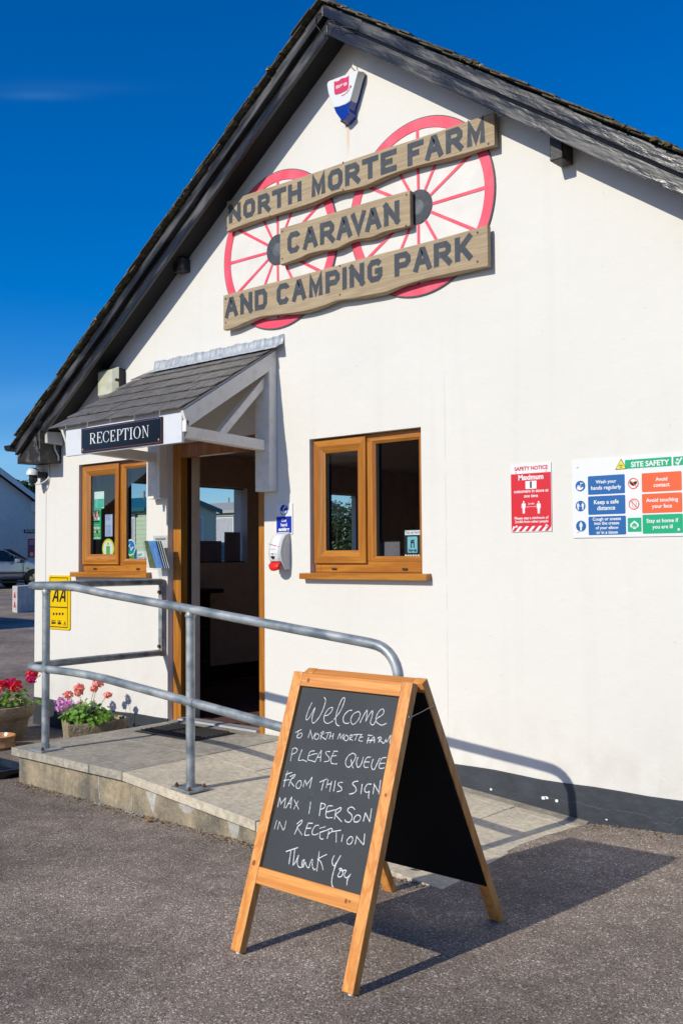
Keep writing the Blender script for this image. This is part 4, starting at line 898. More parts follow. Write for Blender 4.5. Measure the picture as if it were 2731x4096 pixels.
def dispenser():
    x0,x1=-4.762,-4.644; z0,z1=1.312,1.548
    o=thing('soap_dispenser','white wall dispenser with bright red push bar beside the door','dispenser',(-4.70,0,z0))
    fr=lambda u,v,d:Vector((d,-u,v))
    body=[(0,z0+.004),(0,z1),(.022,z1+.002),(.052,z1-.012),(.078,z1-.05),(.092,z1-.10),(.094,z1-.135),(.082,z1-.175),(.060,z0+.012),(.055,z0)]
    back=catmull(body,3)
    obj('body',MB().prism(back,fr,x0+.004,x1),M_plg,o,bev=.003,smooth=40)
    # bowed white cover wrapping the front
    mb=MB(); prof=[(.040,z1+.004),(.062,z1-.004),(.085,z1-.035),(.102,z1-.08),(.110,z1-.125),(.106,z1-.16),(.096,z0+.055)]
    prof=catmull(prof,4); n=9; vs=[]
    for d_,z_ in prof:
        for i in range(n):
            t=i/(n-1)*2-1; vs.append(((x0+x1)/2+t*(x1-x0)/2*1.03,-(d_-.022*abs(t)**3-(.03*abs(t)**8)),z_))
    mb.add(vs,[(j*n+i,j*n+i+1,(j+1)*n+i+1,(j+1)*n+i) for j in range(len(prof)-1) for i in range(n-1)])
    cov=obj('cover',mb,M_plw,o,smooth=60); md=cov.modifiers.new('solid','SOLIDIFY'); md.thickness=.006; md.offset=-1
    yf=lambda z: -(.1112-((z-(z1-.125))/.1)**2*.028)
    frF=lambda u,v,d:Vector((u,yf(v)-d-.0012,v))
    xc=(x0+x1)/2; mb=MB(); mb.ribbon(catmull([(xc-.050,z1-.062),(xc-.02,z1-.067),(xc+.02,z1-.076),(xc+.042,z1-.072)],4),.0035,frF,.0004); mb.ribbon([(xc-.032,z1-.130),(xc-.008,z1-.130)],.0018,frF,.0004); mb.ribbon([(xc+.008,z1-.130),(xc+.032,z1-.130)],.0018,frF,.0004)
    obj('red_trim',mb,M_signred,o,fix=False)
    mb=MB(); text(mb,'Hand Sanitiser',xc-.03,xc+.03,z1-.101,frF,.0005,bold=0); obj('lettering',mb,M_greyprint,o,fix=False)
    mb=MB().add([frF(xc+x,z1-.147+z,.0006) for x,z in ((-.020,0),(0,.004),(.020,0),(.012,-.012),(0,-.02),(-.012,-.012))],[list(range(6))]); mb.disc((xc,yf(z1-.13)-.002,z1-.13),(1,0,0),(0,0,1),.005,14); obj('viewing_window',mb,M_darkframe,o,fix=False)
    pr=catmull([(.050,z0+.05),(.088,z0+.052),(.105,z0+.035),(.112,z0+.012),(.106,z0-.006),(.098,z0-.008)],3)
    pr2=[(d-.006,z-.004) for d,z in pr][::-1]
    mb=MB(); n=8; ring=[]
    vs=[]
    for d_,z_ in pr:
        for i in range(n):
            t=i/(n-1)*2-1; f=1-.0*abs(t); zz=z_+(.018*abs(t)**2.2 if z_<z0+.02 else 0)
            vs.append((xc+t*.050,-(d_-.012*abs(t)**3),zz))
    mb.add(vs,[(j*n+i,j*n+i+1,(j+1)*n+i+1,(j+1)*n+i) for j in range(len(pr)-1) for i in range(n-1)])
    pb=obj('push_bar',mb,M_redp,o,smooth=60); md=pb.modifiers.new('solid','SOLIDIFY'); md.thickness=.005
    obj('lock',MB().disc((x1+.0006,-.016,z1-.016),(0,1,0),(0,0,1),.005,12),M_greyprint,o,fix=False)
dispenser()
def aa_sign():
    s=8.4; p5=lambda x,y:(180+x/s,2280+y/s); Y=-.01; fr=lambda u,v,d:Vector((u,Y-d,v))
    x0,x1,z0,z1=-7.512,-7.192,.798,1.254
    o=thing('tall_yellow_sign','tall yellow sign with black letters AA, arrows and camping symbols','sign',((x0+x1)/2,0,z0))
    pts=rrect(x0,x1,z0,z1,.022); obj('board',MB().prism(pts,fr,-.009,0),M_yel,o)
    mb=MB(); U=lambda x,y:(lambda p:(p.x,p.z))(W(*p5(x,y),Y))
    l,r=U(180,1000)[0],U(768,1000)[0]; t=U(470,262)[1]; bt=U(470,1915)[1]; mid=U(470,1252)[1]
    mb.ribbon([(l,bt),(r,bt),(r,t),(l,t)],.007,fr,.0006,closed=True); mb.ribbon([(l,mid),(r,mid)],.009,fr,.0007)
    for dx in (0,238):
        a=U(268+dx,1070);tp=U(412+dx,640); bb=U(438+dx,1070); mb.ribbon([a,(tp[0]-.003,tp[1]),(bb[0]-.001,tp[1])],.020,fr,.0008); mb.ribbon([(bb[0],tp[1]+.01),bb],.022,fr,.0009); mb.ribbon([U(325+dx,915),U(430+dx,915)],.020,fr,.001)
    for dx in (276,378,480,582): mb.add([fr(*U(dx,1415),.0008),fr(*U(dx,1530),.0008),fr(*U(dx+76,1475),.0008)],[(0,1,2)])
    def poly(pts,d=.0008): mb.add([fr(*U(x,y),d) for x,y in pts],[list(range(len(pts)))])
    poly([(230,1700),(245,1685),(350,1685),(368,1700),(368,1810),(230,1810)]); poly([(435,1692),(530,1695),(555,1760),(555,1830),(545,1850),(530,1820),(490,1820),(475,1850),(460,1820),(438,1815)]); poly([(676,1715),(718,1865),(632,1860)])
    obj('black_print',mb,M_blk,o,fix=False); mb=MB()
    poly([(245,1705),(272,1705),(272,1750),(245,1750)],.0014); poly([(300,1705),(352,1705),(352,1752),(300,1752)],.0014); poly([(445,1710),(480,1710),(480,1755),(445,1755)],.0014); poly([(512,1715),(530,1715),(545,1760),(512,1760)],.0014); poly([(678,1785),(698,1855),(656,1852)],.0014)
    obj('symbol_windows',mb,M_yel,o,fix=False)
aa_sign()
# ---------------------------------------------------------------- leaflet holder
def leaflets():
    o=thing('leaflet_holder','clear wall leaflet holder full of blue and green leaflets','leaflet holder',(-6.0,0,1.31))
    pl=glassmat('clear_acrylic',(.93,.95,.95))
    x0,x1=-6.10,-5.925
    a0,a1,b0,b1=W(572,2163,-.13),W(634,2163,-.13),W(660,2275,-.10),W(589,2270,-.10)
    obj('back_plate',MB().box(x0,x1,-.004,-.001,1.315,1.565),pl,o); obj('pocket',MB().hexa([(a0.x,-.132,a0.z-.005),(a1.x,-.132,a1.z-.005),(b0.x,-.108,b0.z),(b1.x,-.108,b1.z)],[(a0.x,-.130,a0.z-.005),(a1.x,-.130,a1.z-.005),(b0.x,-.106,b0.z),(b1.x,-.106,b1.z)]),pl,o)
    obj('pocket_floor',MB().box(b1.x,x1,-.108,-.002,1.308,1.312),pl,o)
    # the stack of leaflets leaning forward: each one a sheet
    m_blue=pmat('leaflet_blue',(.05,.18,.62),c2=(.18,.42,.85),scale=3,bump=0,rough=.3); m_grass=pmat('leaflet_field',(.10,.16,.06),c2=(.20,.22,.12),scale=30,bump=0,rough=.3)
    A,B,C_,D=W(578,2163,-.128),W(622,2163,-.128),W(652,2273,-.104),W(600,2272,-.104)
    def lerp(p,q,t): return p+(q-p)*t
    for i in range(7):
        off=Vector((.0045*i,.006*i,0)); q=[A+off,B+off,C_+off,D+off]; q2=[p+Vector((.001,.0016,0)) for p in q]
        obj('leaflet',MB().hexa(q,q2),m_blue if i==0 else (plain('leaflet_edge_dark',(.03,.05,.12),.5) if i%2 else M_wprint),o)
    n=Vector((0,-.0012,0)); obj('field_picture',MB().flat([A+n,lerp(A,B,.32)+n,lerp(D,C_,.5)+n,D+n]),m_grass,o,fix=False)
    d1=lerp(B,C_,.25)-(B-A)*.22; mb=MB(); u=(C_-B).normalized(); v=(B-A).normalized(); L0=lerp(lerp(A,B,.72),lerp(D,C_,.72),.28)
    frl=lambda a,c,d: L0+u*a+v*c+Vector((0,-.002,0)); text(mb,'North Morte Farm',0,.105,0,frl,bold=.01); obj('lettering',mb,M_wprint,o,fix=False)
    obj('label_slot',MB().box(x0+.03,x1-.03,-.0065,-.0045,1.535,1.548),M_greyprint,o)
leaflets()

# ---------------------------------------------------------------- canopy over the door
cn=thing('door_canopy','slate-roofed lean-to canopy on white timber brackets above the door','canopy',(-5.43,0,1.84))
sl=(2.83-2.322)/.83; ang=math.atan(sl)
CX0,CX1=-6.205,-4.765
zc=lambda y: 2.83+sl*y     # y negative
frC=lambda s,d: (-s*math.cos(ang), 2.83-s*math.sin(ang)+d)   # distance down the slope -> (y,z)
mb=MB().hexa([(CX0+.05,-.80,zc(-.80)-.03),(CX1-.02,-.80,zc(-.80)-.03),(CX1-.02,0,zc(0)-.03),(CX0+.05,0,zc(0)-.03)],[(CX0+.05,-.80,zc(-.80)-.008),(CX1-.02,-.80,zc(-.80)-.008),(CX1-.02,0,zc(0)-.008),(CX0+.05,0,zc(0)-.008)])
obj('roof_boarding',mb,M_white,cn)
LEN=.985; NC=6; ex=LEN/NC
for c_ in range(NC):
    s0=c_*ex-.02; s1=(c_+1)*ex+(.008 if c_==NC-1 else 0)
    wd=.262; off=(-.13 if c_%2 else 0)
    x=CX0+off-.0
    while x<CX1-.01:
        a,bq=max(x+.0018,CX0+random.uniform(-.004,.004)),min(x+wd-.0018,CX1+random.uniform(-.004,.006))
        if bq-a>.03:
            lift=random.uniform(0,.0025); tilt=random.uniform(-.0018,.0018); sj=random.uniform(-.004,.004); th=.0065
            y0,z0=frC(max(0.01,s0),.000); y1,z1=frC(s1+sj,.0095+lift)
            m_=MB().hexa([(a,y1,z1+tilt),(bq,y1,z1-tilt),(bq,y0,z0),(a,y0,z0)],[(a,y1-.002,z1+th+tilt),(bq,y1-.002,z1+th-tilt),(bq,y0,z0+th*.6),(a,y0,z0+th*.6)])
            obj('slate',m_,M_slate,cn)
        x+=wd
# lichen spots on the slates
mb=MB()
for i in range(150):
    x=CX1-.02-abs(random.gauss(0,.35)); s=random.uniform(.12,.95)
    if x<CX0+.05: continue
    y,z=frC(s,.0185); r=random.uniform(.0025,.007); k=7
    mb.add([(x+math.cos(a)*r*random.uniform(.6,1.4)*1.3,y+math.sin(a)*r*math.cos(ang),z+math.sin(a)*r*math.sin(ang)) for a in [2*PI*q/k for q in range(k)]],[list(range(k))])
tag(obj('lichen',mb,M_lichen,cn,fix=False),kind='stuff')
# dressed lead flashing: up the wall, out over the top course
mb=MB(); n=60; vs=[]
fx0,fx1=-6.085,-4.69
for i in range(n+1):
    t=i/n; x=fx0+(fx1-fx0)*t; w1=.004*math.sin(t*40)+.003*math.sin(t*97); w2=.004*math.sin(t*31+1)
    for (y,z) in ((-.004,2.905+w1),(-.010+w2*.4,2.87),(-.016+w2*.5,2.842),(-.045+w2,2.832+w2*.3),(-.085-abs(w1),2.806)): vs.append((x,y,z))
mb.add(vs,[(i*5+j,(i+1)*5+j,(i+1)*5+j+1,i*5+j+1) for i in range(n) for j in range(4)])
fl=obj('lead_flashing',mb,M_lead,cn,smooth=70); md=fl.modifiers.new('solid','SOLIDIFY'); md.thickness=.003
# fascia board, barge boards
obj('fascia_board',MB().box(-6.06,-4.80,-.805,-.783,2.114,2.312),M_cfasc,cn,bev=.003)
for x0,x1 in ((-4.790,-4.766),(-6.10,-6.076)):
    q=[(-.822,2.300),(-.795,2.206),(-.001,2.206+.794*sl+.018),(-.001,2.815)]
    q=[(-.822,2.306),(-.782,2.208),(-.001,2.700),(-.001,2.812)]
    obj('bargeboard',MB().prism(q,lambda u,v,d:Vector((d,u,v)),x0,x1),M_white,cn,bev=.003)
obj('fascia_return',MB().box(-4.80,-4.766,-.80,-.775,2.18,2.25),M_white,cn,bev=.002)
def bracket(xa,xb):
    o=obj('bracket',MB().box(xa,xb,-.075,0,1.842,2.70),M_white,cn,origin=((xa+xb)/2,0,1.842),bev=.005)
    xm=(xa+xb)/2; w_=.034
    obj('arm',MB().hexa([(xm-w_,-.775,2.150),(xm+w_,-.775,2.150),(xm+w_,-.075,2.118),(xm-w_,-.075,2.118)],[(xm-w_,-.745,2.220),(xm+w_,-.745,2.220),(xm+w_,-.075,2.188),(xm-w_,-.075,2.188)]),M_white,o,bev=.004)
    obj('strut',MB().prism([(-.50,2.195),(-.43,2.195),(-.075,2.545),(-.075,2.625)],lambda u,v,d:Vector((d,u,v)),xm-.028,xm+.028),M_white,o,bev=.004)
    obj('hanger',MB().box(xm-.02,xm+.02,-.765,-.725,2.22,2.29),M_white,o,bev=.003)
    return o
bracket(-4.905,-4.765); bracket(-6.079,-5.935)
obj('fascia_rail',MB().box(-5.94,-4.905,-.775,-.735,2.165,2.215),M_white,cn,bev=.004)
# reception sign
s15=1.568; k6=lambda x,y:(200+x/s15,1300+y/s15)
YR=-.815; frR=lambda u,v,d:Vector((u,YR-d,v))
x0,x1=W(*k6(197,720),YR).x,W(*k6(704,650),YR).x; z1=2.292; z0=W(*k6(707,740),YR).z
rs=thing('reception_sign','black RECEPTION sign with white serif capitals on the canopy fascia','sign',((x0+x1)/2,-.81,z0))
obj('board',MB().box(x0,x1,YR,-.806,z0,z1),M_signblk,rs,bev=.002)
mb=MB(); e=.009; mb.ribbon([(x0+e,z0+e),(x1-e,z0+e),(x1-e,z1-e),(x0+e,z1-e)],.0022,frR,.0006,closed=True); obj('border_line',mb,M_maroon,rs,fix=False)
# serif capitals: heavy and light strokes with brackets, unit box
def serif(mb,c,x0,x1,z0,z1,fr,d):
    w_=x1-x0; h=z1-z0; T_=h*.145; t_=h*.05; sf=h*.035
    def P(*pts): mb.add([fr(x0+u*w_,z0+v*h,dd[0]) for u,v in pts],[list(range(len(pts)))]); dd[0]+=.00006
    dd=[d]; tw=T_/w_; lw=t_/w_; s_=.13 if c!='I' else .55; sh_=.045
    def stem(u): P((u,0),(u+tw,0),(u+tw,1),(u,1)); P((u-s_*.8,0),(u+tw+s_*.8,0),(u+tw+s_*.3,sh_),(u-s_*.3,sh_)); P((u-s_*.8,1),(u-s_*.3,1-sh_),(u+tw+s_*.3,1-sh_),(u+tw+s_*.8,1))
    def arc(cx,cz,rx,rz,a0,a1,wt):   # swelling bowl
        n=18; A=[];B=[]
        for i in range(n+1):
            a=math.radians(a0+(a1-a0)*i/n); th=lw*1.0+(wt-lw)*abs(math.cos(a))**1.3
            A.append((cx+rx*math.cos(a),cz+rz*math.sin(a))); B.append((cx+(rx-th)*math.cos(a),cz+(rz-sh_*.9)*math.sin(a)))
        for i in range(n): P(A[i],A[i+1],B[i+1],B[i])
    if c=='I': stem(.5-tw/2)
    elif c=='O': arc(.5,.5,.52,.515,0,360,tw*1.02)
    elif c=='C': arc(.52,.5,.54,.515,42,318,tw*1.02); P((.90,.66),(.95,.66),(.97,1.0),(.90,.86)); P((.90,.30),(.98,.26),(.9,.14),(.86,.18))
    elif c=='T': stem(.5-tw/2); P((-.02,1),(-.02,.72),(.03,.72),(.10,.95),(.90,.95),(.97,.72),(1.02,.72),(1.02,1)); 
    elif c=='E': stem(.10); P((.1,1),(.1,.955),(.82,.955),(.92,.76),(.97,.76),(.95,1)); P((.1,0),(.97,0),(1.02,.27),(.97,.27),(.86,.045),(.1,.045)); P((.1,.475),(.62,.475),(.62,.525),(.1,.525)); P((.62,.36),(.67,.36),(.67,.64),(.62,.64),(.58,.5))
    elif c in 'PR':
        stem(.10); arc(.52,.735,.44,.262,-90,90,tw); P((.1,1),(.1,.955),(.52,.955),(.52,1)); P((.1,.472),(.52,.472),(.52,.515),(.1,.515))
        if c=='R': P((.40,.48),(.62,.48),(1.02,.0),(.80,.0)); P((.76,0),(1.10,0),(1.06,sh_),(.9,sh_))
    elif c=='N':
        P((.12,0),(.12+lw,0),(.12+lw,1),(.12,1)); P((.90-lw,0),(.90,0),(.90,1),(.90-lw,1)); P((.08,1),(.08+tw*1.05,1),(.90,0.0),(.88-tw*.85,.12))
        P((-.02,0),(.28,0),(.24,sh_),(.02,sh_)); P((-.04,1),(.0,1-sh_),(.2,1-sh_),(.25,1)); P((.74,1),(.78,1-sh_),(1.0,1-sh_),(1.04,1))
mb=MB(); pos=[(252,287),(296,329),(335,375),(380,412),(421,455),(457,494),(500,520),(527,570),(580,620)]
for c,(l,r) in zip('RECEPTION',pos):
    f=lambda x:(x-252)/(620-252)
    mid=(l+r)/2; ztop=W(*k6(mid,680-f(mid)*52),YR).z; zbot=W(*k6(mid,747-f(mid)*44),YR).z
    serif(mb,c,W(*k6(l,700),YR).x,W(*k6(r,700),YR).x,zbot,ztop,frR,.0008)
obj('lettering',mb,M_wprint,rs,fix=False)
for q in ((200,658),(678,583),(207,782),(683,718)):
    p=W(*k6(*q),YR-.001); mb=MB().disc((p.x,YR-.002,p.z),(1,0,0),(0,0,1),.007,12); obj('screw_cap',mb,M_zinc if q[1]<700 else pmat('brass_screw',(.6,.42,.22),rough=.5),rs,fix=False)
# ---------------------------------------------------------------- floodlight under the left verge
x0,x1=-6.70,-6.455; z0,z1=2.675,2.905
fl=thing('bulkhead_floodlight','square floodlight with yellowed glass under the left roof slope','floodlight',(-6.58,0,2.79))
obj('housing',MB().hexa([(x0,-.06,z0),(x1,-.06,z0),(x1,0,z0+.01),(x0,0,z0+.01)],[(x0,-.06,z1),(x1,-.06,z1),(x1,0,z1-.01),(x0,0,z1-.01)]),M_rubber,fl,bev=.004)
obj('lens',MB().hexa([(x0-.005,-.062,z0-.005),(x1+.004,-.062,z0-.005),(x1+.004,-.062,z1+.005),(x0-.005,-.062,z1+.005)],[(x0+.022,-.105,z0+.02),(x1-.04,-.105,z0+.02),(x1-.04,-.105,z1-.02),(x0+.022,-.105,z1-.02)]),pmat('yellowed_glass_lens',(.68,.68,.50),c2=(.50,.50,.33),scale=9,rough=.2,bump=.2,coat=.5,lo=.4,hi=.7),fl,bev=.006)
obj('catch',MB().box(x1-.004,x1+.012,-.10,-.06,2.79,2.81),M_rust,fl)
obj('bracket',MB().tube([(-6.60,-.03,2.68),(-6.60,-.035,2.64),(-6.56,-.04,2.628),(-6.52,-.035,2.64),(-6.52,-.03,2.68)],.008,8).box(-6.575,-6.545,-.05,0,2.61,2.66),M_plw,fl,smooth=50)
# small white sensor plate on the eaves box
ps=thing('white_sensor_box','small tilted white sensor box fixed to the side of the eaves end','sensor',(-7.34,-.07,2.37))
obj('housing',MB().hexa([(-7.343,-.165,2.362),(-7.30,-.165,2.362),(-7.30,-.012,2.355),(-7.343,-.012,2.355)],[(-7.343,-.165,2.452),(-7.31,-.165,2.462),(-7.31,-.012,2.468),(-7.343,-.012,2.468)]),pmat('aged_white_plastic',(.62,.60,.55),var=.1),ps,bev=.006)
obj('stem',MB().tube([(-7.338,-.075,2.358),(-7.335,-.07,2.315),(-7.335,-.05,2.285),(-7.338,-.035,2.26),(-7.345,-.03,2.225)],.008,8),M_plg,ps,smooth=50)
cc=thing('security_camera','small white dome-capped security camera below the eaves box at the corner','camera',(-7.62,-.08,2.14))
cx,cy=-7.615,-.10
obj('cap',MB().lathe([(0,.055),(.02,.053),(.042,.043),(.056,.022),(.060,0),(.060,-.012),(.0,-.012)],(cx,cy,2.125),24),M_plw,cc,smooth=50)
obj('body',MB().lathe([(.036,0),(.036,-.05),(.024,-.062),(.02,-.085),(0,-.085)],(cx,cy,2.113),20),M_rubber,cc,smooth=50)
obj('arm',MB().box(cx-.012,cx+.07,cy,-.002,2.09,2.14),M_rubber,cc,bev=.004)
obj('cable',MB().tube(catmull([(cx,cy,2.05),(cx+.03,cy+.01,2.035),(cx+.07,cy+.05,2.05),(cx+.10,-.012,2.10),(cx+.085,-.008,2.20)],5),.0055,8),M_plw,cc,smooth=50)
wr=MB(); wr.tube(catmull([(-7.385,-.215,2.60),(-7.375,-.218,2.52),(-7.385,-.217,2.45),(-7.37,-.216,2.36),(-7.35,-.215,2.30)],6),.004,6)
tag(obj('loose_cable',wr,M_blk,origin=(-7.37,-.21,2.3),smooth=60),'thin black cable looping down the front of the eaves box','cable')
a=W(1265,60,-.256); wr=MB().tube(catmull([tuple(W(*p,-.258)) for p in ((1282,50),(1266,62),(1262,92),(1275,115),(1290,132),(1303,141),(1302,110),(1312,84),(1336,86),(1342,105),(1352,112),(1365,106),(1400,110),(1430,118))],4),.0035,6)
tag(obj('loose_cable',wr,M_blk,origin=tuple(a),smooth=60),'thin black cable tangled at the apex of the bargeboards','cable')

# ---------------------------------------------------------------- entrance platform and ramp
rp=thing('entrance_ramp','low concrete platform and ramp of paving slabs leading to the door','ramp',(-4.4,-.7,0))
def rz(x):   # walking surface height
    return .190 if x<-4.68 else .190-(x+4.68)*(.188/2.22)
# stained base wall
mb=MB(); xs_=[-5.805,-5.4,-5.0,-4.68,-4.2,-3.7,-3.2,-2.9]
for i in range(len(xs_)-1):
    x0,x1=xs_[i],xs_[i+1]; mb.hexa([(x0,-1.305,-.12),(x1,-1.305,-.12),(x1,-.01,-.12),(x0,-.01,-.12)],[(x0,-1.305,rz(x0)-.052),(x1,-1.305,rz(x1)-.052),(x1,-.01,rz(x1)-.052),(x0,-.01,rz(x0)-.052)])
obj('base_wall',mb,M_base,rp)
# mortar runs and cracks on the base wall face
fb=lambda u,v,d:Vector((u,-1.3055-d,v)); c7=lambda x,y:(200+x/1.568,2750+y/1.568)
def fp(pts): return [(p.x,p.z) for p in (W(*c7(x,y),-1.306) for x,y in pts)]
mb=MB(); mb.ribbon(catmull(fp([(312,545),(305,600),(310,660),(312,700)]),4),.006,fb,.0004,jit=.5); obj('crack_filler',mb,M_patch,rp,fix=False); mb=MB(); mb.ribbon(catmull(fp([(507,590),(515,650),(512,720),(510,775)]),4),.0055,fb,.0004,jit=.6)
obj('crack_filler',mb,M_patch,rp,fix=False)
def blob(pts,d=.0008):
    mb=MB()
    q=catmull(fp(pts),4,True); q=[(u+random.uniform(-.003,.003),v+random.uniform(-.003,.003)) for u,v in q]; mb.add([fb(u,v,d) for u,v in q],[list(range(len(q)))]); obj('mortar_patch',mb,M_patch,rp,fix=False)
blob([(608,640),(665,655),(665,700),(650,785),(632,750)]); blob([(815,720),(905,745),(880,795),(820,765)]); blob([(1120,830),(1180,850),(1190,880),(1165,960),(1130,900)])
mb=MB()
for px in (318,505,570):
    for q in range(14):
        p=W(*c7(px+random.uniform(-26,30),745+(px-318)*.25+random.uniform(-8,14)),-1.315); r=random.uniform(.004,.013)
        c=Vector((p.x,-1.310-random.uniform(0,.022),gh(p.x,-1.33))); k=6; ph=random.uniform(0,6)
        top=[c+Vector((math.cos(t)*r*random.uniform(.6,1.3),math.sin(t)*r*random.uniform(.6,1.3),r*random.uniform(.2,.5))) for t in [2*PI*j/k+ph for j in range(k)]]
        bot=[c+Vector((v.x-c.x,v.y-c.y,-.01))*1.1+Vector((0,0,0)) for v in top]; bot=[Vector((v.x,v.y,c.z-.008)) for v in top]
        mb.add(top+bot+[c+Vector((0,0,r*.6))],[(j,(j+1)%k,2*k) for j in range(k)]+[(k+j,k+(j+1)%k,(j+1)%k,j) for j in range(k)])
tag(obj('mortar_lump',mb,M_patch,rp,smooth=60),kind='stuff')
def slab(x0,x1,y0,y1,mat,th=.05,dz=0):
    g=.003; x0+=g;x1-=g;y0+=g;y1-=g
    k0,k1=rz(x0)+dz+random.uniform(-.002,.002),rz(x1)+dz+random.uniform(-.002,.002)
    if x0<-4.7: k0=k1=.190+dz+random.uniform(-.0015,.0015)
    b0=max(k0-th,-.06); b1=max(k1-th,-.08)
    obj('slab',MB().hexa([(x0,y0,b0),(x1,y0,b1),(x1,y1,b1),(x0,y1,b0)],[(x0,y0,k0),(x1,y0,k1),(x1,y1,k1),(x0,y1,k0)]),mat,rp,bev=.0025)
Y_=[-1.34,-.72,-.125]
slab(-5.85,-5.0,Y_[0],Y_[1],M_slab); slab(-5.0,-4.68,Y_[0],Y_[1],M_slab)
slab(-5.85,-4.97,Y_[1],Y_[2],M_slab); slab(-4.97,-4.68,Y_[1],Y_[2],M_slab); slab(-5.85,-5.35,Y_[2],-.022,M_slab); slab(-5.35,-4.68,Y_[2],-.045,M_slab)
for r0,cuts,m_ in ((0,(-4.68,-3.60,-2.86,-2.46),M_slabl),(1,(-4.68,-4.24,-3.55,-2.90,-2.47),M_slabl),(2,(-4.68,-4.05,-3.45,-2.90,-2.48),M_slabl)):
    y0=Y_[r0]; y1=(Y_+[-.03])[r0+1]
    for i in range(len(cuts)-1):
        slab(cuts[i],cuts[i+1],y0,y1,M_slabl if i!=(0 if r0==1 else 9) else M_slabl,dz=-.004 if i else -.001)
mb=MB()
for i in range(24):
    x0=-5.85+i*.14; x1=x0+.14; mb.hexa([(x0,-.045,rz(x0)-.04),(x1,-.045,rz(x1)-.04),(x1,-.013,rz(x1)-.04),(x0,-.013,rz(x0)-.04)],[(x0,-.05-random.uniform(0,.02),rz(x0)-.006),(x1,-.05-random.uniform(0,.02),rz(x1)-.006),(x1,-.013,rz(x1)+.008),(x0,-.013,rz(x0)+.008)])
obj('mortar_fillet',mb,M_mortar,rp)
# ---------------------------------------------------------------- door mat of rubber links
mt_=thing('rubber_door_mat','black knobbly rubber mat in front of the doorway','door mat',(-5.38,-.28,.19))
mx0,mx1,my0,my1=-5.69,-5.075,-.47,-.10
obj('mat_base',MB().add([(mx0,my0-.02,.1925),(mx1,my0-.0,.1925),(mx1,my1,.1925),(mx0,my1,.1925),(mx0+.012,my0-.01,.198),(mx1-.012,my0+.012,.198),(mx1-.012,my1-.012,.198),(mx0+.012,my1-.012,.198)],[(0,1,5,4),(1,2,6,5),(2,3,7,6),(3,0,4,7),(4,5,6,7)]),M_rubber,mt_)
mb=MB(); nx,ny=26,15
for i in range(nx):
    for j in range(ny):
        x=mx0+.03+(mx1-mx0-.06)*(i+.5*(j%2))/nx; y=my0+.025+(my1-my0-.05)*j/(ny-1); r=.0095
        mb.hexa([(x-r,y-r*.5,.198),(x+r,y-r*.5,.198),(x+r,y+r*.5,.198),(x-r,y+r*.5,.198)],[(x-r*.7,y-r*.3,.207),(x+r*.7,y-r*.3,.204),(x+r*.7,y+r*.3,.204),(x-r*.7,y+r*.3,.207)])
tag(obj('knobs',mb,M_rubber,mt_),kind='stuff')

# ---------------------------------------------------------------- galvanised handrail
hr=thing('galvanised_handrail','galvanised tubular steel handrail round the platform and down the ramp','handrail',(-4.2,-1.25,.1))
YH=-1.252; r1=.0245
# top rail: from wall bracket, round the left corner, along the front, down the ramp, hoop to the ground
arc_=lambda cx,cy,z,r,a0,a1,n=8:[(cx+r*math.cos(math.radians(a0+(a1-a0)*i/n)),cy+r*math.sin(math.radians(a0+(a1-a0)*i/n)),z) for i in range(n+1)]
XLr=-5.80; rr=.10
def railpath(z,slope0,hoop):
    p=[(-5.965,-.03,z),(-5.955,-.10,z)]; p=[(XLr-.14,-.035,z),(XLr-.04,-.6,z),(XLr,-1.02,z)]+arc_(XLr+rr,YH+rr,z,rr,180,270)
    return p
ztop=1.221; zlow=.698
top=[(-5.965,-.035,ztop-.004),(-5.90,-.62,ztop),(-5.845,-1.08,ztop)]+arc_(-5.73,YH+.11,ztop,.11,186,270)
top+=[(-5.4,YH,ztop),(-5.27,YH,1.2185),(-5.15,YH,1.206),(-5.0,YH,1.190),(-4.2,YH,1.119),(-3.4,YH,1.043),(-3.02,YH,1.008),(-2.93,YH,.999)]
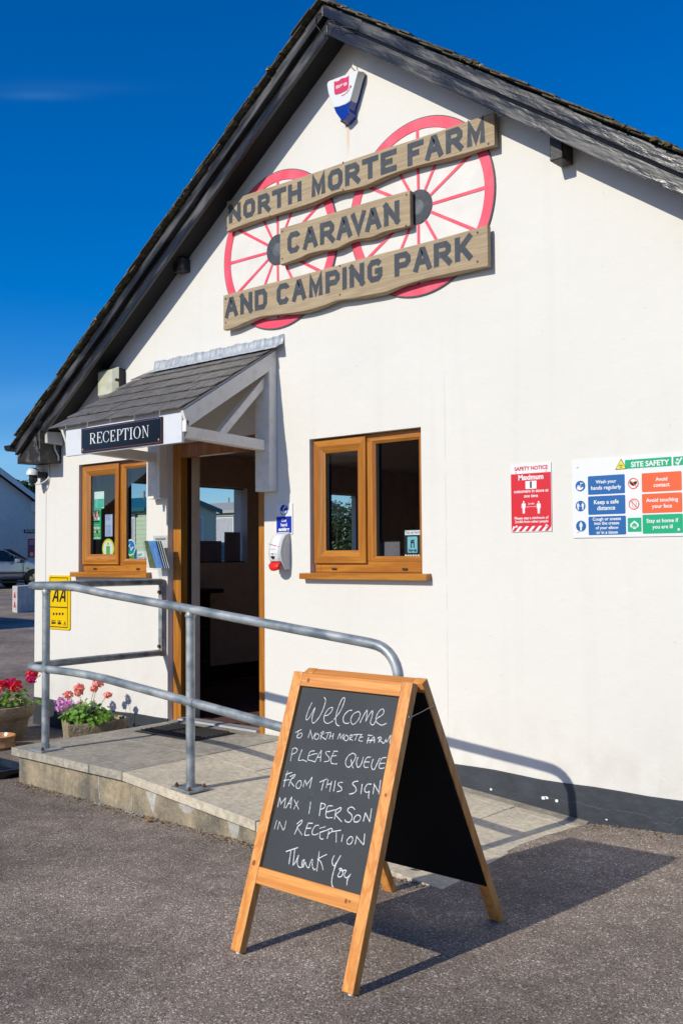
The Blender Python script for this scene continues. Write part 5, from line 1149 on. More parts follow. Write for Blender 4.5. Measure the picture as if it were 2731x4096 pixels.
# hoop
cx,cz,rh=-2.915,.845,.15
top+=[(cx+rh*math.sin(math.radians(a)),YH,cz+rh*math.cos(math.radians(a))) for a in (12,25,38,51,64,77,90)]+[(-2.748,YH,.6),(-2.725,YH,.35),(-2.695,YH,.03)]
obj('top_rail',MB().tube(top,r1,16),M_galv,hr,smooth=50)
low=[(-5.965,-.035,zlow-.012),(-5.90,-.62,zlow-.004),(-5.845,-1.08,zlow)]+arc_(-5.73,YH+.11,zlow,.11,186,270)
low+=[(-5.4,YH,zlow),(-5.27,YH,.697),(-5.15,YH,.694),(-4.95,YH,.684),(-4.2,YH,.618),(-3.4,YH,.546),(-2.765,YH,.486)]
obj('lower_rail',MB().tube(low,r1,16),M_galv,hr,smooth=50)
for px_,zt,zb in ((-5.59,ztop,.196),(-4.19,1.118,.158)):
    p=obj('post',MB().tube([(px_,YH,zb+.006),(px_,YH,.4),(px_,YH,zt-.01)],r1,16),M_galv,hr,origin=(px_,YH,zb),smooth=50)
    obj('weld_collar',MB().lathe([(r1+.001,-.012),(r1+.005,0),(r1+.001,.012)],(px_,YH,zt-.034),16),M_galv,p,smooth=60)
    ir=zb<.19; tl=.0847*.06 if ir else 0
    pl=obj('base_plate',MB().hexa([(px_-.075,YH-.075,zb-.006+tl),(px_+.075,YH-.075,zb-.006-tl),(px_+.075,YH+.075,zb-.006-tl),(px_-.075,YH+.075,zb-.006+tl)],[(px_-.075,YH-.075,zb+.006+tl),(px_+.075,YH-.075,zb+.006-tl),(px_+.075,YH+.075,zb+.006-tl),(px_-.075,YH+.075,zb+.006+tl)]),M_galv,p,bev=.002)
    for sx_,sy_ in ((-1,-1),(1,-1),(1,1),(-1,1)):
        if (sx_,sy_) in ((-1,-1),(1,1)) and not ir: continue
        bxp,byp=px_+sx_*.052,YH+sy_*.052
        obj('bolt',MB().lathe([(.011,0),(.011,.011),(.007,.012),(.006,.020),(0,.021)],(bxp,byp,zb+.006-tl*sx_),6),M_rust,p)
for px_,z_ in ((-5.59,zlow),(-4.19,.617)):
    obj('rail_joint',MB().tube([(px_-.034,YH,z_),(px_+.034,YH,z_-.002)],r1+.003,16),M_galv,hr,smooth=50)
wb=obj('wall_bar',MB().box(-5.985,-5.945,-.045,-.012,.66,1.235),M_galv,hr,origin=(-5.965,-.02,.66),bev=.003)
for z_ in (1.14,.735): obj('bolt',MB().tube([(-5.965,-.045,z_),(-5.965,-.062,z_)],.013,6),M_rust,wb)

# ---------------------------------------------------------------- A-board
ab=thing('chalkboard_sign','orange pine A-frame chalkboard with handwritten white welcome message','chalkboard sign',(-2.38,-1.93,0))
FT=Vector((0,-2.030,.962)); FB=Vector((0,-2.362,.012))     # front face, top and bottom
u=(FT-FB).normalized(); nF=Vector((0,-u.z,u.y))             # outward normal (towards the street)
AX0,AX1=-2.666,-2.097
Lf=(FT-FB).length
frA=lambda x,s,d: Vector((x,0,0))+FB+u*s+nF*d
TH=.034; RWd=.047
def rail(name,x0,x1,s0,s1,d0,d1,mat,fr,bev=.003): return obj(name,MB().hexa([fr(x0,s0,d0),fr(x1,s0,d0),fr(x1,s0,d1),fr(x0,s0,d1)],[fr(x0,s1,d0),fr(x1,s1,d0),fr(x1,s1,d1),fr(x0,s1,d1)]),mat,ab,bev=bev)
rail('leg',AX0,AX0+RWd,0,Lf,-TH,0,M_pine,frA); rail('leg',AX1-RWd,AX1,0,Lf,-TH,0,M_pine,frA)
sb0,sb1=.235,.293
rail('top_rail',AX0+RWd+.0005,AX1-RWd-.0005,Lf-.053,Lf-.003,-TH+.002,-.0005,M_pineh,frA); rail('bottom_rail',AX0+RWd+.0005,AX1-RWd-.0005,sb0,sb1,-TH+.002,-.0005,M_pineh,frA)
rail('board',AX0+RWd-.004,AX1-RWd+.004,sb1-.01,Lf-.045,-.022,-.0155,M_slateboard,frA,bev=0)
# rear frame leans the other way
BT=Vector((0,-1.945,.968)); BB=Vector((0,-1.462,.005)); ub=(BT-BB).normalized(); nB=Vector((0,ub.z,-ub.y)); Lb=(BT-BB).length
frK=lambda x,s,d: Vector((x,0,0))+BB+ub*s+nB*d
rail('leg',AX0,AX0+RWd,0,Lb,-TH,0,M_pine,frK); rail('leg',AX1-RWd,AX1,0,Lb,-TH,0,M_pine,frK)
rail('top_rail',AX0+RWd+.0005,AX1-RWd-.0005,Lb-.053,Lb-.001,-TH+.002,-.0005,M_pineh,frK)
rail('board',AX0+.004,AX1-.004,.186,Lb-.04,-TH-.005,-TH-.0005,plain('shade_darkened_panel',(.008,.008,.009),.8,spec=.2),frK,bev=0)  # rear board: black deepened in the colour to stand for its shade
for X_ in (AX0+.04,AX1-.04):
    p=frA(X_,Lf-.006,-TH-.002); obj('hinge',MB().box(X_-.02,X_+.02,p.y-.004,BT.y-TH*.9,p.z-.006,p.z-.001),M_zinc,ab)
for X_ in (AX0+RWd/2,AX1-RWd/2):
    for f_ in (frA(X_,0,-TH/2),frK(X_,0,-TH/2)):
        obj('foot_cap',MB().lathe([(.009,0),(.009,.016),(0,.018)],(X_,f_.y+(.004 if f_.y<-2 else -.002),-.001),10),M_plw,ab)
# stay wire between the frames
a=frA(AX1+.004,Lf-.118,-TH*.5); c=frK(AX1+.004,Lb-.10,-TH*.5)
obj('stay_wire',MB().tube([a,a+(c-a)*.5+Vector((0,0,-.001)),c,c+Vector((0,.006,-.02))],.0016,6),M_zinc,ab,smooth=60)
ri=[(a.x+.001,a.y+.008*math.cos(t),a.z+.008*math.sin(t)) for t in [2*PI*i/10 for i in range(10)]]
obj('screw_eye',MB().tube(ri,.0016,6,closed=True),M_zinc,ab,smooth=60)
# ---- the handwriting: every stroke a chalk line on the board surface
P0=frA(0,0,-.0150); 
def onBoard(px,py):
    d=_ray(px,py); t=(P0-CAM).dot(nF)/d.dot(nF); q=CAM+d*t; return (q.x,(q-FB).dot(u))
frW=lambda x,s,d: frA(x,s,-.0150+d)
SA=(1150,2650,2.8509); SB=(1100,2960,3.4087); SC=(1080,3160,3.4087); SD=(1080,3360,3.92)
WORDS=[('WELCOME',SA,.0040,[[(280,455),(240,540),(212,630),(225,655),(260,610),(315,515),(285,610),(280,670),(300,690),(350,640),(400,550),(432,450),(430,410),(415,398)],
[(415,605),(460,600),(500,560),(515,520),(490,515),(450,550),(420,610),(420,670),(460,695),(520,665)],[(530,650),(600,560),(650,440),(645,400),(615,430),(570,540),(550,630),(555,695),(575,720),(595,720)],
[(738,545),(700,550),(655,590),(635,640),(645,685),(680,695),(705,685)],[(800,560),(750,590),(722,650),(735,700),(765,700),(810,650),(830,590),(810,560),(785,572)],
[(828,690),(850,640),(905,545),(905,600),(893,668),(930,600),(970,550),(965,610),(945,680),(960,710),(985,705),(1020,640),(1080,600),(1100,560),(1085,530),(1050,550),(1015,610),(1010,670),(1040,700),(1080,715),(1132,690)]]),
('TO',SA,.0036,[[(88,800),(160,763)],[(125,785),(105,855)],[(150,805),(120,830),(110,855),(145,858),(168,825),(160,805),(143,812)]]),
('NORTH',SA,.0036,[[(235,860),(262,778),(262,780),(285,870),(287,868),(322,800)],[(340,805),(310,840),(318,875),(350,868),(360,830),(335,808)],[(400,795),(375,880)],[(375,810),(410,785),(408,815),(380,837),(440,880)],[(430,805),(495,795)],[(468,800),(445,868)],[(497,800),(478,875)],[(527,808),(515,878)],[(485,842),(523,838)]]),
('MORTE',SA,.0036,[[(570,875),(598,810),(605,865),(607,862),(640,820),(628,880)],[(668,822),(645,860),(655,890),(685,885),(692,850),(665,822)],[(720,825),(708,890)],[(708,835),(740,825),(735,850),(708,864),(745,890)],[(755,825),(825,818)],[(795,820),(770,890)],[(825,825),(855,820)],[(845,822),(828,850),(815,890),(860,898)],[(820,858),(862,848)]]),
('FARM',SA,.0042,[[(925,850),(905,925)],[(915,828),(970,835)],[(905,892),(955,885)],[(935,920),(985,850),(990,920)],[(952,892),(998,885)],[(1050,865),(1038,915)],[(1025,865),(1060,850),(1070,872),(1045,892),(1068,900),(1092,925)],[(1100,925),(1120,880),(1122,882),(1135,905),(1175,835),(1165,925)]]),
('PLEASE',SB,.0040,[[(240,130),(212,285)],[(235,125),(275,108),(305,130),(285,170),(230,197)],[(370,130),(340,210),(322,272),(350,280),(380,272),(435,295)],[(545,150),(500,152),(468,180),(450,265),(490,280),(548,300)],[(460,218),(520,195),(580,185)],[(548,300),(580,230),(635,140)],[(635,140),(620,300)],[(585,237),(630,235)],[(755,160),(710,158),(695,185),(740,240),(735,285),(670,297)],[(800,170),(765,250),(765,310),(800,325),(848,325)],[(795,152),(855,155)],[(785,220),(840,212)]]),
('QUEUE',SB,.0042,[[(1060,180),(1000,215),(962,290),(970,350),(1010,370),(1060,310),(1100,230),(1085,190),(1045,178)],[(1035,265),(1050,350),(1068,385)],[(1135,230),(1110,300),(1120,360),(1145,370),(1180,320),(1205,230)],[(1305,235),(1255,240),(1225,290),(1212,350),(1235,375),(1275,370)],[(1225,300),(1290,300)],[(1340,260),(1315,340),(1325,395),(1355,400),(1390,330),(1430,245)],[(1522,240),(1460,250),(1425,330),(1420,375),(1450,390),(1493,378)],[(1430,320),(1503,318)]]),
('FROM',SB,.0042,[[(175,420),(145,520),(120,640)],[(145,470),(235,442)],[(120,552),(200,540)],[(255,490),(210,560),(190,630)],[(205,500),(275,470),(260,510),(213,556),(265,635)],[(330,555),(295,600),(295,650),(330,660),(360,610),(355,560),(322,556)],[(385,645),(410,545)],[(410,545),(435,610),(437,608),(510,505)],[(510,505),(475,660)]]),
('THIS',SB,.0044,[[(608,575),(712,530)],[(668,555),(632,690)],[(725,540),(697,655)],[(775,560),(745,705)],[(712,606),(762,598)],[(825,555),(800,700)],[(925,580),(880,580),(862,610),(905,650),(905,690),(845,705)]]),
('SIGN',SB,.0046,[[(1135,560),(1080,570),(1058,600),(1100,650),(1100,700),(1060,728),(1010,738)],[(1188,600),(1170,738)],[(1315,603),(1260,605),(1225,660),(1225,700),(1260,715),(1285,700),(1275,760),(1278,800)],[(1335,740),(1355,600)],[(1348,595),(1415,715),(1417,713),(1440,545)]]),
('MAX',SC,.0042,[[(105,235),(135,100)],[(135,100),(150,185),(153,184),(215,105)],[(215,105),(195,250)],[(215,250),(260,170),(300,92)],[(300,92),(282,250)],[(240,192),(292,180)],[(330,130),(395,265)],[(388,148),(325,262)]]),
('1',SC,.0042,[[(555,160),(545,240),(530,325)]]),
('PERSON',SC,.0048,[[(695,190),(672,355)],[(690,180),(740,190),(755,215),(730,250),(682,264)],[(858,218),(790,222),(765,300),(765,365),(800,380),(855,375)],[(770,302),(890,270)],[(900,272),(880,400)],[(895,275),(965,240),(960,280),(890,335)],[(890,335),(980,435)],[(1160,270),(1130,238),(1085,240),(1060,285),(1115,340),(1115,400),(1080,440),(1030,425),(1025,400)],[(1190,340),(1150,380),(1150,430),(1195,435),(1235,395),(1225,350),(1180,342)],[(1270,430),(1300,310)],[(1300,310),(1360,435)],[(1360,435),(1385,250)]]),
('IN',SC,.0042,[[(95,410),(60,535)],[(105,540),(130,430)],[(130,430),(180,550)],[(185,548),(200,520),(222,420)]]),
('RECEPTION',SC,.0044,[[(395,470),(333,605)],[(365,465),(435,410),(430,450),(370,510)],[(370,510),(440,615)],[(585,455),(520,452)],[(520,452),(475,600),(505,618),(540,610)],[(490,525),(560,520)],[(668,482),(620,490),(580,555),(580,600),(620,612),(665,590)],[(675,525),(760,500)],[(682,580),(765,552)],[(685,570),(680,640),(700,670),(730,665)],[(805,560),(778,665)],[(765,555),(830,525),(850,555),(800,600)],[(840,570),(970,548)],[(905,570),(903,715)],[(995,605),(975,710)],[(1095,640),(1055,680),(1055,730),(1095,738),(1128,690),(1120,640),(1080,642)],[(1160,740),(1185,625)],[(1185,625),(1195,650),(1275,750)],[(1277,748),(1290,595)]]),
('THANK',SD,.0044,[[(248,183),(440,118)],[(330,165),(298,380)],[(390,145),(362,400)],[(365,395),(400,350),(450,240),(435,300),(430,370),(450,420),(490,430),(520,380),(540,310),(510,330),(500,380),(520,425),(555,350),(570,400),(590,430),(610,435)],[(612,440),(645,330),(668,310),(665,400),(690,465),(720,450)],[(775,180),(735,490)],[(895,225),(820,260),(745,300)],[(745,300),(790,330),(820,400),(835,470)]]),
('YOU',SD,.0050,[[(1010,240),(975,320),(985,390),(1010,400),(1040,350)],[(1110,240),(1040,370),(995,500),(970,620),(970,700),(995,745)],[(1140,500),(1120,450),(1090,450),(1100,475),(1160,475),(1195,480),(1165,540),(1175,580),(1210,590),(1260,540),(1215,620),(1205,710)],[(1100,490),(1065,560),(1090,580),(1130,560),(1145,500),(1125,470)]])]
for wd_,(ox,oy,s_),w_,strokes in WORDS:
    mb=MB()
    for k,st in enumerate(strokes):
        q=[onBoard(ox+x/s_,oy+y/s_) for x,y in st]
        q=catmull(q,5)
        # resample a little so width can tremble like chalk
        mb.ribbon(q,w_*.74,frW,.0004+.00012*(k%9),jit=.22)
    obj('chalk_word',mb,M_chalk,ab,fix=False)
mb=MB()
for i in range(12):
    x=random.uniform(AX0+.07,AX1-.07); s0=random.uniform(.35,.9); L_=random.uniform(.02,.12); mb.ribbon([(x,s0),(x+L_*.4,s0+L_)],.0012,frW,.0002)
obj('chalk_smear',mb,plain('faint_chalk',(.10,.11,.12),.9),ab,fix=False)
sm=MB()
for i in range(9):
    x=random.uniform(AX0+.08,AX1-.12); s0=random.uniform(.36,.85); q=catmull([(x,s0),(x+random.uniform(.02,.06),s0+random.uniform(.0,.05)),(x+random.uniform(.08,.14),s0+random.uniform(-.02,.08))],4); sm.ribbon(q,random.uniform(.006,.016),frW,.0001+.00001*i,jit=.5)
tag(obj('rubbed_chalk',sm,pmat('rubbed_chalk_dust',(.036,.043,.050),c2=(.062,.070,.078),scale=60,bump=0,rough=.8),ab,fix=False),kind='stuff')
for (x_,s_,r_,fr_) in ((AX0+.085,Lf-.030,.0065,frA),(AX0+.020,.30,.008,frA),(AX1-.10,sb0+.028,.006,frA),(AX1-.085,sb0+.030,.004,frA),(AX1-.022,.62,.005,frA)):
    kn=MB().add([fr_(x_+r_*math.cos(t),s_+r_*1.25*math.sin(t),.0003) for t in [2*PI*j/14 for j in range(14)]],[list(range(14))]); obj('knot',kn,plain('pine_knot',(.30,.09,.02),.5),ab,fix=False)

# ---------------------------------------------------------------- stone planters with geraniums
def leaf(mb,c,r,n,k=7,fold=.25):
    n=Vector(n).normalized(); a=n.orthogonal().normalized(); a=(Matrix.Rotation(random.uniform(0,2*PI),3,n)@a); b_=n.cross(a)
    pts=[c+(a*math.cos(t)+b_*math.sin(t))*r*(1+.14*math.sin(t*5))+n*(fold*r*(abs(math.cos(t))-.4)) for t in [2*PI*i/k for i in range(k)]]
    mb.add([c]+pts,[(0,1+i,1+(i+1)%k) for i in range(k)])
def geranium(name,label,cx,cy,z,rx,ry,heads,nl=260,h=.12):
    t=thing(name,label,'flowers',(cx,cy,z))
    mb=MB()
    for i in range(nl):
        a=random.uniform(0,2*PI); q=math.sqrt(random.random()); hh=h*(1-.55*q*q)*random.uniform(.15,1.0)
        sp_=random.uniform(.9,1.22); p=Vector((cx+rx*q*math.cos(a)*sp_,cy+ry*q*math.sin(a)*sp_,z+hh*(1.0+.45*math.sin(a*3+cx*9)))); n=(random.gauss(0,.5)+math.cos(a)*q*.7,random.gauss(0,.5)+math.sin(a)*q*.7-.35,1)
        leaf(mb,p,random.uniform(.008,.024),n)
    tag(obj('leaves',mb,M_leaf,t,fix=False),kind='stuff')
    st=MB()
    for hx,hy,hz,r,mat in heads:
        r*=1.22
        b0=Vector((cx+(hx-cx)*.45,cy+(hy-cy)*.45,z+.02)); e=Vector((hx,hy,hz)); mid=(b0+e)/2+Vector((random.uniform(-.012,.012),random.uniform(-.012,.012),.012))
        st.tube(catmull([tuple(b0),tuple(mid),tuple(e)],4),.0021,5)
        fm=MB()
        for i in range(int(40+r*1500)):
            d=Vector((random.gauss(0,1),random.gauss(0,1),random.gauss(.35,1))).normalized(); p=e+d*r*random.uniform(.55,1.0); p.z=e.z+(p.z-e.z)*.8
            leaf(fm,p,random.uniform(.007,.0125),d+Vector((random.gauss(0,.35),random.gauss(0,.35),random.gauss(0,.35))),5,.35)
        obj('flower_head',fm,mat,t,fix=False)
        for i in range(5):
            d=Vector((random.gauss(0,1),random.gauss(0,1),-.3)).normalized(); st.tube([tuple(e-Vector((0,0,r*.6))),tuple(e+d*r*.7)],.0012,4)
    obj('stems',st,M_stem,t,fix=False)
    return t
# round planter at the corner
def hz(px,py,Y): p=W(px,py,Y); return p
PC=(-7.36,-.62); PR=.335; PZ=gh(*PC); PH_=.275
pt=thing('round_stone_planter','round sand-coloured stone planter at the corner, full of red and magenta geraniums','planter',(PC[0],PC[1],PZ))
obj('bowl',MB().lathe([(.0,-.02),(PR*.70,-.02),(PR*.83,.10),(PR*.88,.165),(PR*.93,.17),(PR*.985,.20),(PR,.25),(PR*.99,PH_-.005),(PR*.96,PH_),(PR*.90,PH_-.004),(PR*.87,PH_-.04),(0,PH_-.045)],(PC[0],PC[1],PZ),48),M_terr,pt,smooth=50)
obj('soil',MB().disc((PC[0],PC[1],PZ+PH_-.03),(1,0,0),(0,1,0),PR*.88,32),M_soil,pt,fix=False)
zz=PZ+PH_
Hd=[]
for (px,py,yy,r,mt2) in ((130,2700,-.52,.050,M_pr),(126,2718,-.56,.035,M_pm),(34,2735,-.62,.042,M_pm),(64,2748,-.66,.044,M_pr),(48,2728,-.60,.03,M_pm),(76,2729,-.55,.014,M_pr),(4,2742,-.70,.04,M_pr),(-30,2745,-.7,.045,M_pm),(0,2760,-.72,.03,M_pc)):
    p=W(px,py,yy); Hd.append((p.x,p.y,p.z,r,mt2))
geranium('red_geraniums','red and magenta geraniums growing in the round corner planter',PC[0],PC[1],zz-.03,PR*.92,PR*.92,Hd,360,.14)
# half-round planter behind the platform
QC=(-6.50,-.30); QZ=gh(*QC); QR=.40; QH=.235
A2=onZ(238,2884,QZ+QH); B2=onZ(508,2866,QZ+QH)
ctr=(A2+B2)/2; 
hp=thing('half_round_planter','half-round sand-coloured stone planter against the wall with coral and lilac geraniums','planter',(ctr.x,ctr.y,QZ))
dirv=(B2-A2); L2=dirv.length/2; e1=dirv.normalized(); e2=Vector((-e1.y,e1.x,0));
if e2.y<0: e2=-e2
n=26
def dshape(k,dz):   # flat side faces the street-left, bow towards wall/right
    pts=[]
    for i in range(n+1):
        a=-PI*.5+PI*i/n
        pts.append(A2+e2*(.20*math.sin(a)*k+.0)+e1*(.04+(2*L2-.04)*(.0+max(0,math.cos(a))**.8)*1)*(1 if True else 1)*k)
    return [Vector((p.x,p.y,QZ+dz)) for p in pts]
def loft(rings):
    mb=MB(); vs=[p for r in rings for p in r]; m_=len(rings[0]); mb.add(vs,[(j*m_+i,j*m_+(i+1)%m_,(j+1)*m_+(i+1)%m_,(j+1)*m_+i) for j in range(len(rings)-1) for i in range(m_)]+[list(range((len(rings)-1)*m_,len(rings)*m_))]); return mb
def shrink(r,k,dz):
    c=sum(r,Vector())/len(r); return [Vector((c.x+(p.x-c.x)*k,c.y+(p.y-c.y)*k,QZ+dz)) for p in r]
base=dshape(1,0)
obj('trough',loft([shrink(base,.93,-.03),shrink(base,.97,.12),shrink(base,1.0,.19),shrink(base,1.0,QH-.008),shrink(base,.975,QH),shrink(base,.93,QH-.006),shrink(base,.915,QH-.05)]),M_terr,hp,smooth=50)
c0=sum(base,Vector())/len(base)
obj('soil',MB().flat([p for p in shrink(base,.93,QH-.03)]),M_soil,hp,fix=False)
Hd=[]
for (px,py,dy,r,mt2) in ((242,2810,0,.042,M_pl),(250,2835,0,.036,M_pl),(277,2812,.03,.030,M_pl),(322,2813,.05,.020,M_pl),(274,2780,.02,.034,M_pc),(318,2752,.03,.038,M_pc),(316,2772,.03,.026,M_pc),(392,2735,.06,.036,M_pc),(378,2756,.06,.026,M_pc),(432,2780,.08,.026,M_pc),(236,2828,-.02,.028,M_pl)):
    p=W(px,py,c0.y+dy); Hd.append((p.x,p.y,p.z,r,mt2))
gp=(c0.x*.6+A2.x*.4, c0.y*.6+A2.y*.4)
geranium('coral_geraniums','coral and lilac geraniums growing in the half-round planter',gp[0],gp[1],QZ+QH-.02,.21,.16,Hd,330,.12)
# ceramic dog bowl and black tray
bc=(-6.96,-.80); bz=gh(*bc)
bw=thing('dog_bowl','small tan ceramic dog bowl on the ground beside the platform corner','bowl',(bc[0],bc[1],bz))
obj('bowl',MB().lathe([(0,.0),(.125,.0),(.14,.02),(.130,.05),(.128,.07),(.140,.09),(.140,.096),(.132,.096),(.118,.07),(.112,.03),(0,.022)],(bc[0],bc[1],bz),40),pmat('tan_glaze',(.58,.30,.12),rough=.18,var=.08,coat=.6,bump=.05),bw,smooth=50)
mb=MB()
pp=W(17,2997,bc[1]-.12)
for k_ in range(3):
    a0=math.radians(-62+k_*16); c=Vector((bc[0]+.132*math.cos(a0),bc[1]+.132*math.sin(a0),bz+.048)); mb.tube([(c.x+.016*math.cos(t)*-math.sin(a0),c.y+.016*math.cos(t)*math.cos(a0),c.z+.016*math.sin(t)) for t in [math.radians(50+260*i/9) for i in range(10)]],.004,5)
obj('moulded_letters',mb,pmat('tan_glaze_relief',(.56,.29,.12),rough=.25,bump=.05),bw,smooth=60)
tr=thing('black_tray','shallow glossy black plastic tray on the ground left of the platform','tray',(-6.22,-1.30,-.03))
tx0,tx1,ty0,ty1=-6.62,-5.93,-1.40,-1.12; tz=-.03
mb=MB(); q0=[(tx0,ty0),(tx1,ty0),(tx1,ty1),(tx0,ty1)]
def rr(k,z): return [Vector((p[0],p[1],tz+z)) for p in [((tx0+tx1)/2+(u-(tx0+tx1)/2)*(1-k/(tx1-tx0)*2),(ty0+ty1)/2+(v-(ty0+ty1)/2)*(1-k/(ty1-ty0)*2)) for u,v in rrect(tx0,tx1,ty0,ty1,.05)]]
obj('tray',loft([rr(.02,0),rr(0,.05),rr(.0,.055),rr(.018,.055),rr(.03,.012)]),pmat('glossy_black_plastic',(.012,.012,.014),rough=.22,bump=.4,bscale=14,dist=.004,coat=.4),tr,smooth=40)

# ---------------------------------------------------------------- things in the windows
YI=.070; frI=lambda u,v,d:Vector((u,YI-d,v)); k7=lambda x,y:(250+x/3.484,1750+y/3.484)
def sticker(name,label,cat,k,rectpx,mat,build=None,Y=YI,extra=None,group=None):
    l,t,r,bt=rectpx; a=W(*k(l,bt),Y); c=W(*k(r,t),Y)
    o=thing(name,label,cat,((a.x+c.x)/2,Y,a.z),group)
    mb=MB().box(a.x,c.x,Y,Y+.0012,a.z,c.z); obj('sheet',mb,mat,o)
    fr=lambda u,v,d:Vector((u,Y-.0004-d,v)); U=lambda x,y:(lambda p:(p.x,p.z))(W(*k(x,y),Y))
    if build: build(o,fr,U)
    return o
def lines(o,fr,U,x0,x1,ys,w_,mat,name='print_lines',var=.3):
    mb=MB()
    for y in ys:
        a,c=U(x0+random.uniform(0,4),y),U(x1-(x1-x0)*random.uniform(0,var),y); mb.ribbon([a,(c[0],a[1])],w_,fr,.0002)
    obj(name,mb,mat,o,fix=False)
def b_price(o,fr,U):
    a=U(385,985);c=U(583,850); mb=MB(); rect(mb,a[0],c[0],a[1],c[1],fr,.0002); obj('green_panel',mb,plain('mint_print',(.08,.62,.40),.4),o,fix=False)
    lines(o,fr,U,392,470,range(860,980,17),.0028,M_wprint,var=.1); lines(o,fr,U,490,575,range(866,980,17),.0028,M_wprint,var=.1)
sticker('price_list','white and mint price list at the top of the left sash pane','notice',k7,(384,748,583,998),plain('pale_mint_paper',(.72,.86,.80),.4),b_price,Y=.074)
def b_camp(o,fr,U):
    T=lambda s,l,r,y,m,bo=.03,n='lettering':(lambda mb:(text(mb,s,U(l,y)[0],U(r,y)[0],U((l+r)/2,y)[1],fr,.0006,bold=bo),obj(n,mb,m,o,fix=False)))(MB())
    mb=MB(); a=U(408,1180);c=U(514,1010); rect(mb,a[0],c[0],a[1],c[1],fr,.0002); obj('black_panel',mb,M_blk,o,fix=False)
    mb=MB(); mb.add([fr(*U(*p),.0004) for p in ((412,1110),(436,1015),(460,1110))],[(0,1,2)]); mb.add([fr(*U(*p),.0004) for p in ((466,1105),(490,1012),(514,1105))],[(0,1,2)]); obj('tents',mb,plain('peach_print',(.85,.42,.25),.4),o,fix=False)
    mb=MB(); a=U(402,1158);c=U(524,1108); rect(mb,a[0],c[0],a[1],c[1],fr,.0005); obj('white_panel',mb,M_wprint,o,fix=False)
    T('ACSI',424,494,1148,M_blk,.03); T('INSPECTED',397,527,1278,M_wprint,.05); T('www.ACSI.eu',397,530,1412,M_wprint,.04)
    for i,cc_ in enumerate(((.02,.2,.6),(.85,.65,.05),(.85,.45,.42),(.05,.04,.03),(.80,.55,.04))):
        p=U(408+27*i,1318-i*1.2); obj('badge',MB().disc((p[0],YI-.0008,p[1]),(1,0,0),(0,0,1),.0125,14),plain('badge_%d'%i,cc_,.4),o,fix=False)
    mb=MB()
    for y in (1222,1362): mb.ribbon([U(398,y),U(440,y-4),U(480,y-4),U(526,y-9)],.003,fr,.0003)
    obj('swash',mb,M_yprint,o,fix=False)
sticker('green_inspection_sticker','tall green sticker with tents and coloured badges in the left sash pane','sticker',k7,(383,975,543,1422),M_green,b_camp,Y=YI)
def b_not(o,fr,U): lines(o,fr,U,606,684,list(range(1085,1150,16)),.002,M_blue); lines(o,fr,U,606,686,list(range(1225,1375,17)),.0025,M_blue,var=.15)
sticker('association_notice','pale blue paper notice behind the left sash pane beside the green sticker','notice',k7,(597,1070,700,1380),plain('pale_blue_paper',(.50,.58,.80),.5),b_not,Y=.078)
def rnd(name,label,cpx,r,rings,k,Y=YI,tall=1.0):
    p=W(*k(*cpx),Y); o=thing(name,label,'sticker',(p.x,Y,p.z))
    for i,(rr_,m_,nm) in enumerate(rings):
        mb=MB(); q=[(p.x+rr_*math.cos(t),p.z+rr_*tall*math.sin(t)) for t in [2*PI*j/36 for j in range(36)]]; mb.prism(q,lambda u,v,d:Vector((u,Y-d,v)),-.001+.0004*i,.0004*i+.0002); obj(nm,mb,m_,o)
    return o,p
o,p=rnd('green_award_sticker','round white sticker ringed in lime at the foot of the left sash pane',(640,1550),.083,[(.083,plain('lime_print',(.55,.66,.05),.4),'outer_ring'),(.073,M_yprint,'inner_ring'),(.064,M_wprint,'face')],k7)
mb=MB(); rect(mb,p.x-.026,p.x+.026,p.z-.055,p.z+.022,lambda u,v,d:Vector((u,YI-.0012-d,v)),0); obj('green_panel',mb,plain('leaf_green_print',(.12,.50,.08),.4),o,fix=False)
mb=MB(); rect(mb,p.x-.012,p.x+.012,p.z+.030,p.z+.054,lambda u,v,d:Vector((u,YI-.0012-d,v)),0,.003); obj('yellow_badge',mb,M_yel,o,fix=False)
mb=MB(); text(mb,'AA',p.x-.009,p.x+.009,p.z+.036,lambda u,v,d:Vector((u,YI-.0018-d,v)),0,bold=.03); obj('lettering',mb,M_blk,o,fix=False)
def b_2020(o,fr,U):
    mb=MB(); text(mb,'2020',U(900,1740)[0],U(992,1740)[0],U(946,1742)[1],fr,.0004,bold=0,hs=1.5); obj('lettering',mb,M_blk,o,fix=False)
sticker('green_year_sticker','lime green sticker reading 2020 below the gulls in the fixed pane','sticker',k7,(893,1630,1000,1750),plain('lime_sheet',(.16,.55,.06),.4),b_2020,Y=.073)
sticker('blue_member_strip','narrow blue strip beside the lime green 2020 sticker','sticker',k7,(1000,1560,1038,1750),M_blue,None,Y=.074)
def b_dev(o,fr,U):
    mb=MB(); text(mb,'DEVON',U(1046,1708)[0],U(1172,1708)[0],U(1100,1708)[1],fr,.0004,bold=0); obj('lettering',mb,M_blue,o,fix=False)
    mb=MB(); a=U(1048,1662);c=U(1110,1612); mb.add([fr(a[0],a[1],.0003),fr(c[0],a[1]+.01,.0003),fr(c[0],c[1],.0003),fr(a[0],c[1]-.006,.0003)],[(0,1,2,3)]); obj('green_mark',mb,plain('mint_mark',(.2,.6,.4),.4),o,fix=False)
sticker('white_county_sticker','white sticker with DEVON in blue capitals at the lower right of the left window','sticker',k7,(1040,1585,1180,1750),M_signw,b_dev,Y=.0735)
o,p=rnd('gull_sticker','round blue sticker with two white gulls in the left window fixed pane',(952,1532),.066,[(.066,M_wprint,'rim'),(.055,plain('sky_print',(.02,.22,.55),.4),'face')],k7,Y=.069,tall=1.0)
frg=lambda u,v,d:Vector((u,.0678-d,v)); mb=MB()
